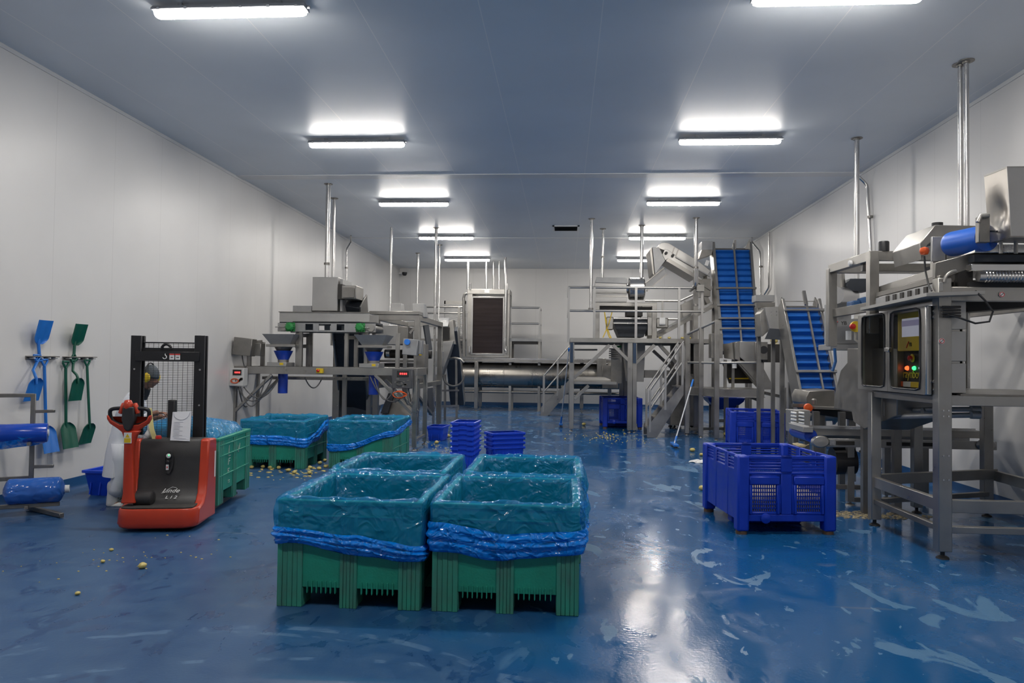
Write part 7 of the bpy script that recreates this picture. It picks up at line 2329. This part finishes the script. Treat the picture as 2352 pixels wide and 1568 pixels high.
drop_pipe('kinked conduit on the right wall beside the taller elevator', [(5.133, 20.782, 5.200), (5.200, 21.051, 5.111), (5.290, 20.518, 4.763), (5.290, 20.410, 3.423)], .026, False, clips=[(5.290, 20.467, 4.352)])
drop_pipe('straight conduit on the right wall with a foot bend, left of the shorter elevator', [(5.290, 19.661, 5.149), (5.290, 19.644, 3.701), (5.290, 20.063, 3.557)], .024, False)
zfr = 3.069
a = (4.447, 11.632, 5.200); drop_pipe('flanged drop pipe to the open top frame of the sorting machine', [a, (a[0], a[1], 1.9)], .036)
drop_pipe('kinked conduit on the right wall behind the sorting machine', [(5.125, 13.484, 5.200), (5.100, 13.378, 5.080), (5.290, 13.368, 4.891), (5.290, 13.221, 3.707), (5.290, 13.185, 2.757)], .026, False, clips=[(5.290, 13.257, 4.299)])
drop_pipe('left one of the paired drop pipes at the right edge', [(4.523, 8.8, HC), (4.523, 8.8, 1.47)], .026, True)
drop_pipe('right one of the paired drop pipes at the right edge', [(4.538, 8.7, HC), (4.538, 8.7, 1.47)], .026, True)

# ------------------------------------------------------------------ squeegees
POLE = M('pale_aluminium_pole', (0.55, 0.57, 0.60), 0.5)
def squeegee(label, foot_p, top_p, grip):
    t = thing('floor_squeegee', label, 'squeegee', (foot_p[0], foot_p[1], 0), 0, 'floor squeegees', world=True)
    F_, T_ = Vector(foot_p) + Vector((0, 0, .07)), Vector(top_p)
    MB().tube([F_, T_], .014, 10).build('pole', POLE, t, smooth=60)
    MB().tube([T_.lerp(F_, grip), T_], .021, 10).build('grip', SHOVB, t, smooth=60)
    MB().tube([F_ + Vector((0, 0, -.02)), F_.lerp(T_, .10)], .022, 10).build('socket', SHOVB, t)
    m = MB()
    m.box((foot_p[0] - .05, foot_p[1] - .28, .035), (foot_p[0] + .05, foot_p[1] + .28, .075))
    m.build('head', SHOVB, t, bevel=.01, seg=2)
    MB().box((foot_p[0] - .02, foot_p[1] - .28, 0), (foot_p[0] + .02, foot_p[1] + .28, .04)).build('blade', DARK, t)
    return t
squeegee('blue-gripped squeegee leaning on the stepped side walkway', (2.257, 15.346, 0.000), (2.861, 16.720, 1.340), .12)
squeegee('thin squeegee leaning on the left front post of the raised platform', (-0.077, 19.736, 0.000), (0.111, 18.120, 2.031), .03)

# ------------------------------------------------------------------ potatoes and scraps on the floor
def make_potato():
    rings = []
    for k in range(9):
        a = -PI / 2 + PI * k / 8
        rings.append([Vector((math.cos(a) * math.cos(b) * 1.25, math.cos(a) * math.sin(b), math.sin(a) * .8 + .8)) * (1 + .12 * noise.noise(Vector((math.cos(a) * math.cos(b), math.cos(a) * math.sin(b), math.sin(a))) * 1.5)) for b in (2 * PI * i / 14 for i in range(14))])
    return MB().loft(rings)
pot = make_potato().build('potato', POTATO, None, smooth=180)
first_potato = True
def place_potato(p, s, label, group=None):
    global first_potato
    if first_potato:
        o = pot; first_potato = False
    else:
        o = pot.copy(); col.objects.link(o)
    r = random.Random(int(abs(p[0] * 977 + p[1] * 131)))
    o.location = p
    o.scale = (s, s, s)
    o.rotation_euler = (0, 0, r.uniform(0, 6.28))
    tag(o, label, 'potato', group)
    return o
place_potato((-3.394, 5.819, 0.000), .030, 'lone yellow potato on the floor in front of the red pallet truck')
place_potato((1.874, 10.191, 0.000), .042, 'lone potato on the wet floor at the left side of the front blue box pallet')
place_potato((2.487, 14.584, 0.000), .045, 'potato on the wet floor between the leaning squeegee and the front blue box pallet')
place_potato((2.543, 13.934, 0.000), .034, 'small potato just before the white scrap left of the front blue box pallet')
place_potato((0.540, 20.000, -0.000), .050, 'potato on the floor right of the left front platform post')
place_potato((-2.585, 15.028, 0.000), .042, 'potato on the floor in front of the single blue crate')
place_potato((-2.558, 16.335, 0.000), .045, 'potato between the single blue crate and the tall crate stack')
place_potato((3.027, 20.528, 0.000), .04, 'potato in the shade behind the leaning squeegee')
for v in ((-3.916, 11.272, 0.000), (-3.745, 10.767, 0.000), (-3.748, 11.206, 0.000), (-4.385, 11.199, 0.000), (-4.144, 10.965, 0.000), (-4.515, 11.179, 0.000), (-4.806, 11.180, 0.000), (-4.655, 11.250, 0.000), (-3.936, 11.803, 0.000), (-3.958, 12.113, 0.000), (-3.979, 10.774, -0.000), (-3.724, 11.443, 0.000), (-4.573, 13.850, 0.000), (-4.280, 13.040, 0.000)):
    place_potato(v, .032, 'small potato spilled on the floor round the lined bins under the bagging stand', 'potatoes spilled by the bagging stand')
for v in ((0.830, 17.076, 0.000), (0.875, 16.797, 0.000), (0.961, 17.299, 0.000), (0.982, 16.630, 0.000), (1.070, 17.122, 0.000), (0.969, 18.031, 0.000), (1.015, 17.719, 0.000), (1.157, 17.540, 0.000), (1.441, 17.803, 0.000), (1.131, 16.845, 0.000), (0.733, 16.677, 0.000), (1.491, 18.696, 0.000), (0.035, 16.361, 0.000)):
    place_potato(v, .020, 'potato piece in the scatter on the floor before the raised platform', 'potato pieces before the platform')
for v in ((3.834, 17.955, 0.000), (3.676, 16.768, 0.000), (4.166, 19.720, 0.000), (4.388, 19.766, 0.000), (3.769, 18.695, 0.000)):
    place_potato(v, .05, 'potato on the floor under the stepped side walkway', 'potatoes under the side walkway')
zdk = 2.295
for v in ((2.339, 18.300, 2.293), (2.559, 18.300, 2.295), (2.882, 18.350, 2.311), (3.069, 18.400, 2.314)):
    place_potato((v[0], v[1] + .05, zdk), .035, 'potato lying on the front edge of the raised platform deck', 'potatoes on the platform deck')
place_potato((4.673, 16.9, 2.206 - .03), .07, 'yellow potato riding on the short roller bed')
for v in ((-3.469, 5.127, 0.000), (-3.807, 5.940, 0.000), (-3.963, 6.303, 0.000)):
    place_potato((v[0], v[1], 0), .016, 'tiny potato scrap on the floor left of the red pallet truck front', 'tiny scraps left of the truck')

def scraps(name, label, c, rad, n, s, seed, mat=PEEL, rz=0):
    m = MB()
    r = random.Random(seed)
    for k in range(n):
        a, d = r.uniform(0, 2 * PI), r.random() ** .7
        x, y = math.cos(a) * d * rad[0], math.sin(a) * d * rad[1]
        q_ = s * r.uniform(.35, 1.2)
        ph = r.uniform(0, 6)
        ring = lambda f, z: [(x + q_ * f * math.cos(t_ + ph) * (1 + .3 * math.sin(3 * t_ + k)), y + q_ * f * .7 * math.sin(t_ + ph) * (1 + .3 * math.cos(2 * t_ + k)), z) for t_ in (2 * PI * i / 9 for i in range(9))]
        m.loft([ring(1, .0005), ring(1, .002 + q_ * .12), ring(.6, .003 + q_ * .3)])
    o = m.build(name, mat, None, smooth=60)
    o.location = (c[0], c[1], 0)
    o.rotation_euler.z = rz
    return tag(o, label, 'food scraps', kind='stuff')
scraps('potato_scraps', 'scattered pale potato scraps on the wet floor before the platform', (1.038, 16.923, 0.000), (1.1, 1.3), 110, .014, 3, POTATO)
scraps('potato_scraps', 'yellow scraps and sludge on the floor around the bins under the bagging stand', (-3.981, 11.035, 0.000), (1.3, .9), 110, .028, 5, POTATO)
scraps('potato_scraps', 'scattered scraps on the floor left of the tall crate stack', (-2.442, 14.818, 0.000), (.9, 1.8), 70, .018, 8, POTATO)
scraps('potato_scraps', 'fine scraps on the floor in front of the red pallet truck', (-3.676, 6.119, 0.000), (1.0, .8), 40, .009, 9, POTATO)
m = MB()
r = random.Random(4)
mash = scraps('potato_mash', 'smear of pale potato mash on the floor under the front of the machine stand', (3.466, 8.784, 0.000), (.72, .22), 520, .017, 11)
scraps('potato_mash', 'clot of pale mash dropped by the corner of the front blue box pallet', (2.599, 13.059, 0.000), (.2, .12), 1, .01, 12)
w = thing('plastic_scrap', 'crumpled white plastic scrap on the wet floor left of the front blue box pallet', 'litter', (2.347, 13.019, 0.000), 0, world=True)
c_ = (2.347, 13.019, 0.000)
rings = [[(c_[0] + .16 * f * math.cos(a) * (1 + .25 * math.sin(3 * a)), c_[1] + .12 * f * math.sin(a) * (1 + .2 * math.cos(5 * a)), z + .008 * math.sin(4 * a)) for a in (2 * PI * i / 26 for i in range(26))] for f, z in ((1, .008), (.9, .03), (.5, .045), (.1, .04))]
MB().loft(rings).build('scrap', WHITE, w, smooth=60)
hs = thing('floor_hose', 'pale hose lying in a loose curl on the floor by the right wall', 'hose', (5.445, 12.340, 0.000), 0, world=True)
MB().tube([tuple(Vector(v) + Vector((0, 0, .016))) for v in ((5.194, 12.636, 0.000), (5.307, 12.413, 0.000), (5.631, 12.606, 0.000), (5.550, 12.128, 0.000), (5.247, 11.820, 0.000), (5.084, 11.969, 0.000), (4.827, 11.589, 0.000), (4.937, 11.402, 0.000), (5.358, 11.504, 0.000))], .016, 8).build('tube', CABLEW, hs, smooth=60)
v = (2.893, 9.000, 0.759)
pm = thing('belt_mash', 'pale potato mash hanging off the blue belt end of the take-off conveyor', 'food waste', v, 0, world=True)
rings = []
for k in range(7):
    f = k / 6
    rings.append([(v[0] - .10 + .2 * f + .01 * math.sin(k * 2), v[1] + .3 + .06 * math.sin(a) * math.sin(PI * min(.95, f + .1)), v[2] - .02 - .05 * f * (1 - f) * 2 + .035 * math.cos(a) * math.sin(PI * min(.95, f + .1)) * (1 + .3 * math.sin(3 * a + k))) for a in (2 * PI * i / 14 for i in range(14))])
MB().loft(rings).build('mash', PEEL, pm, smooth=60)
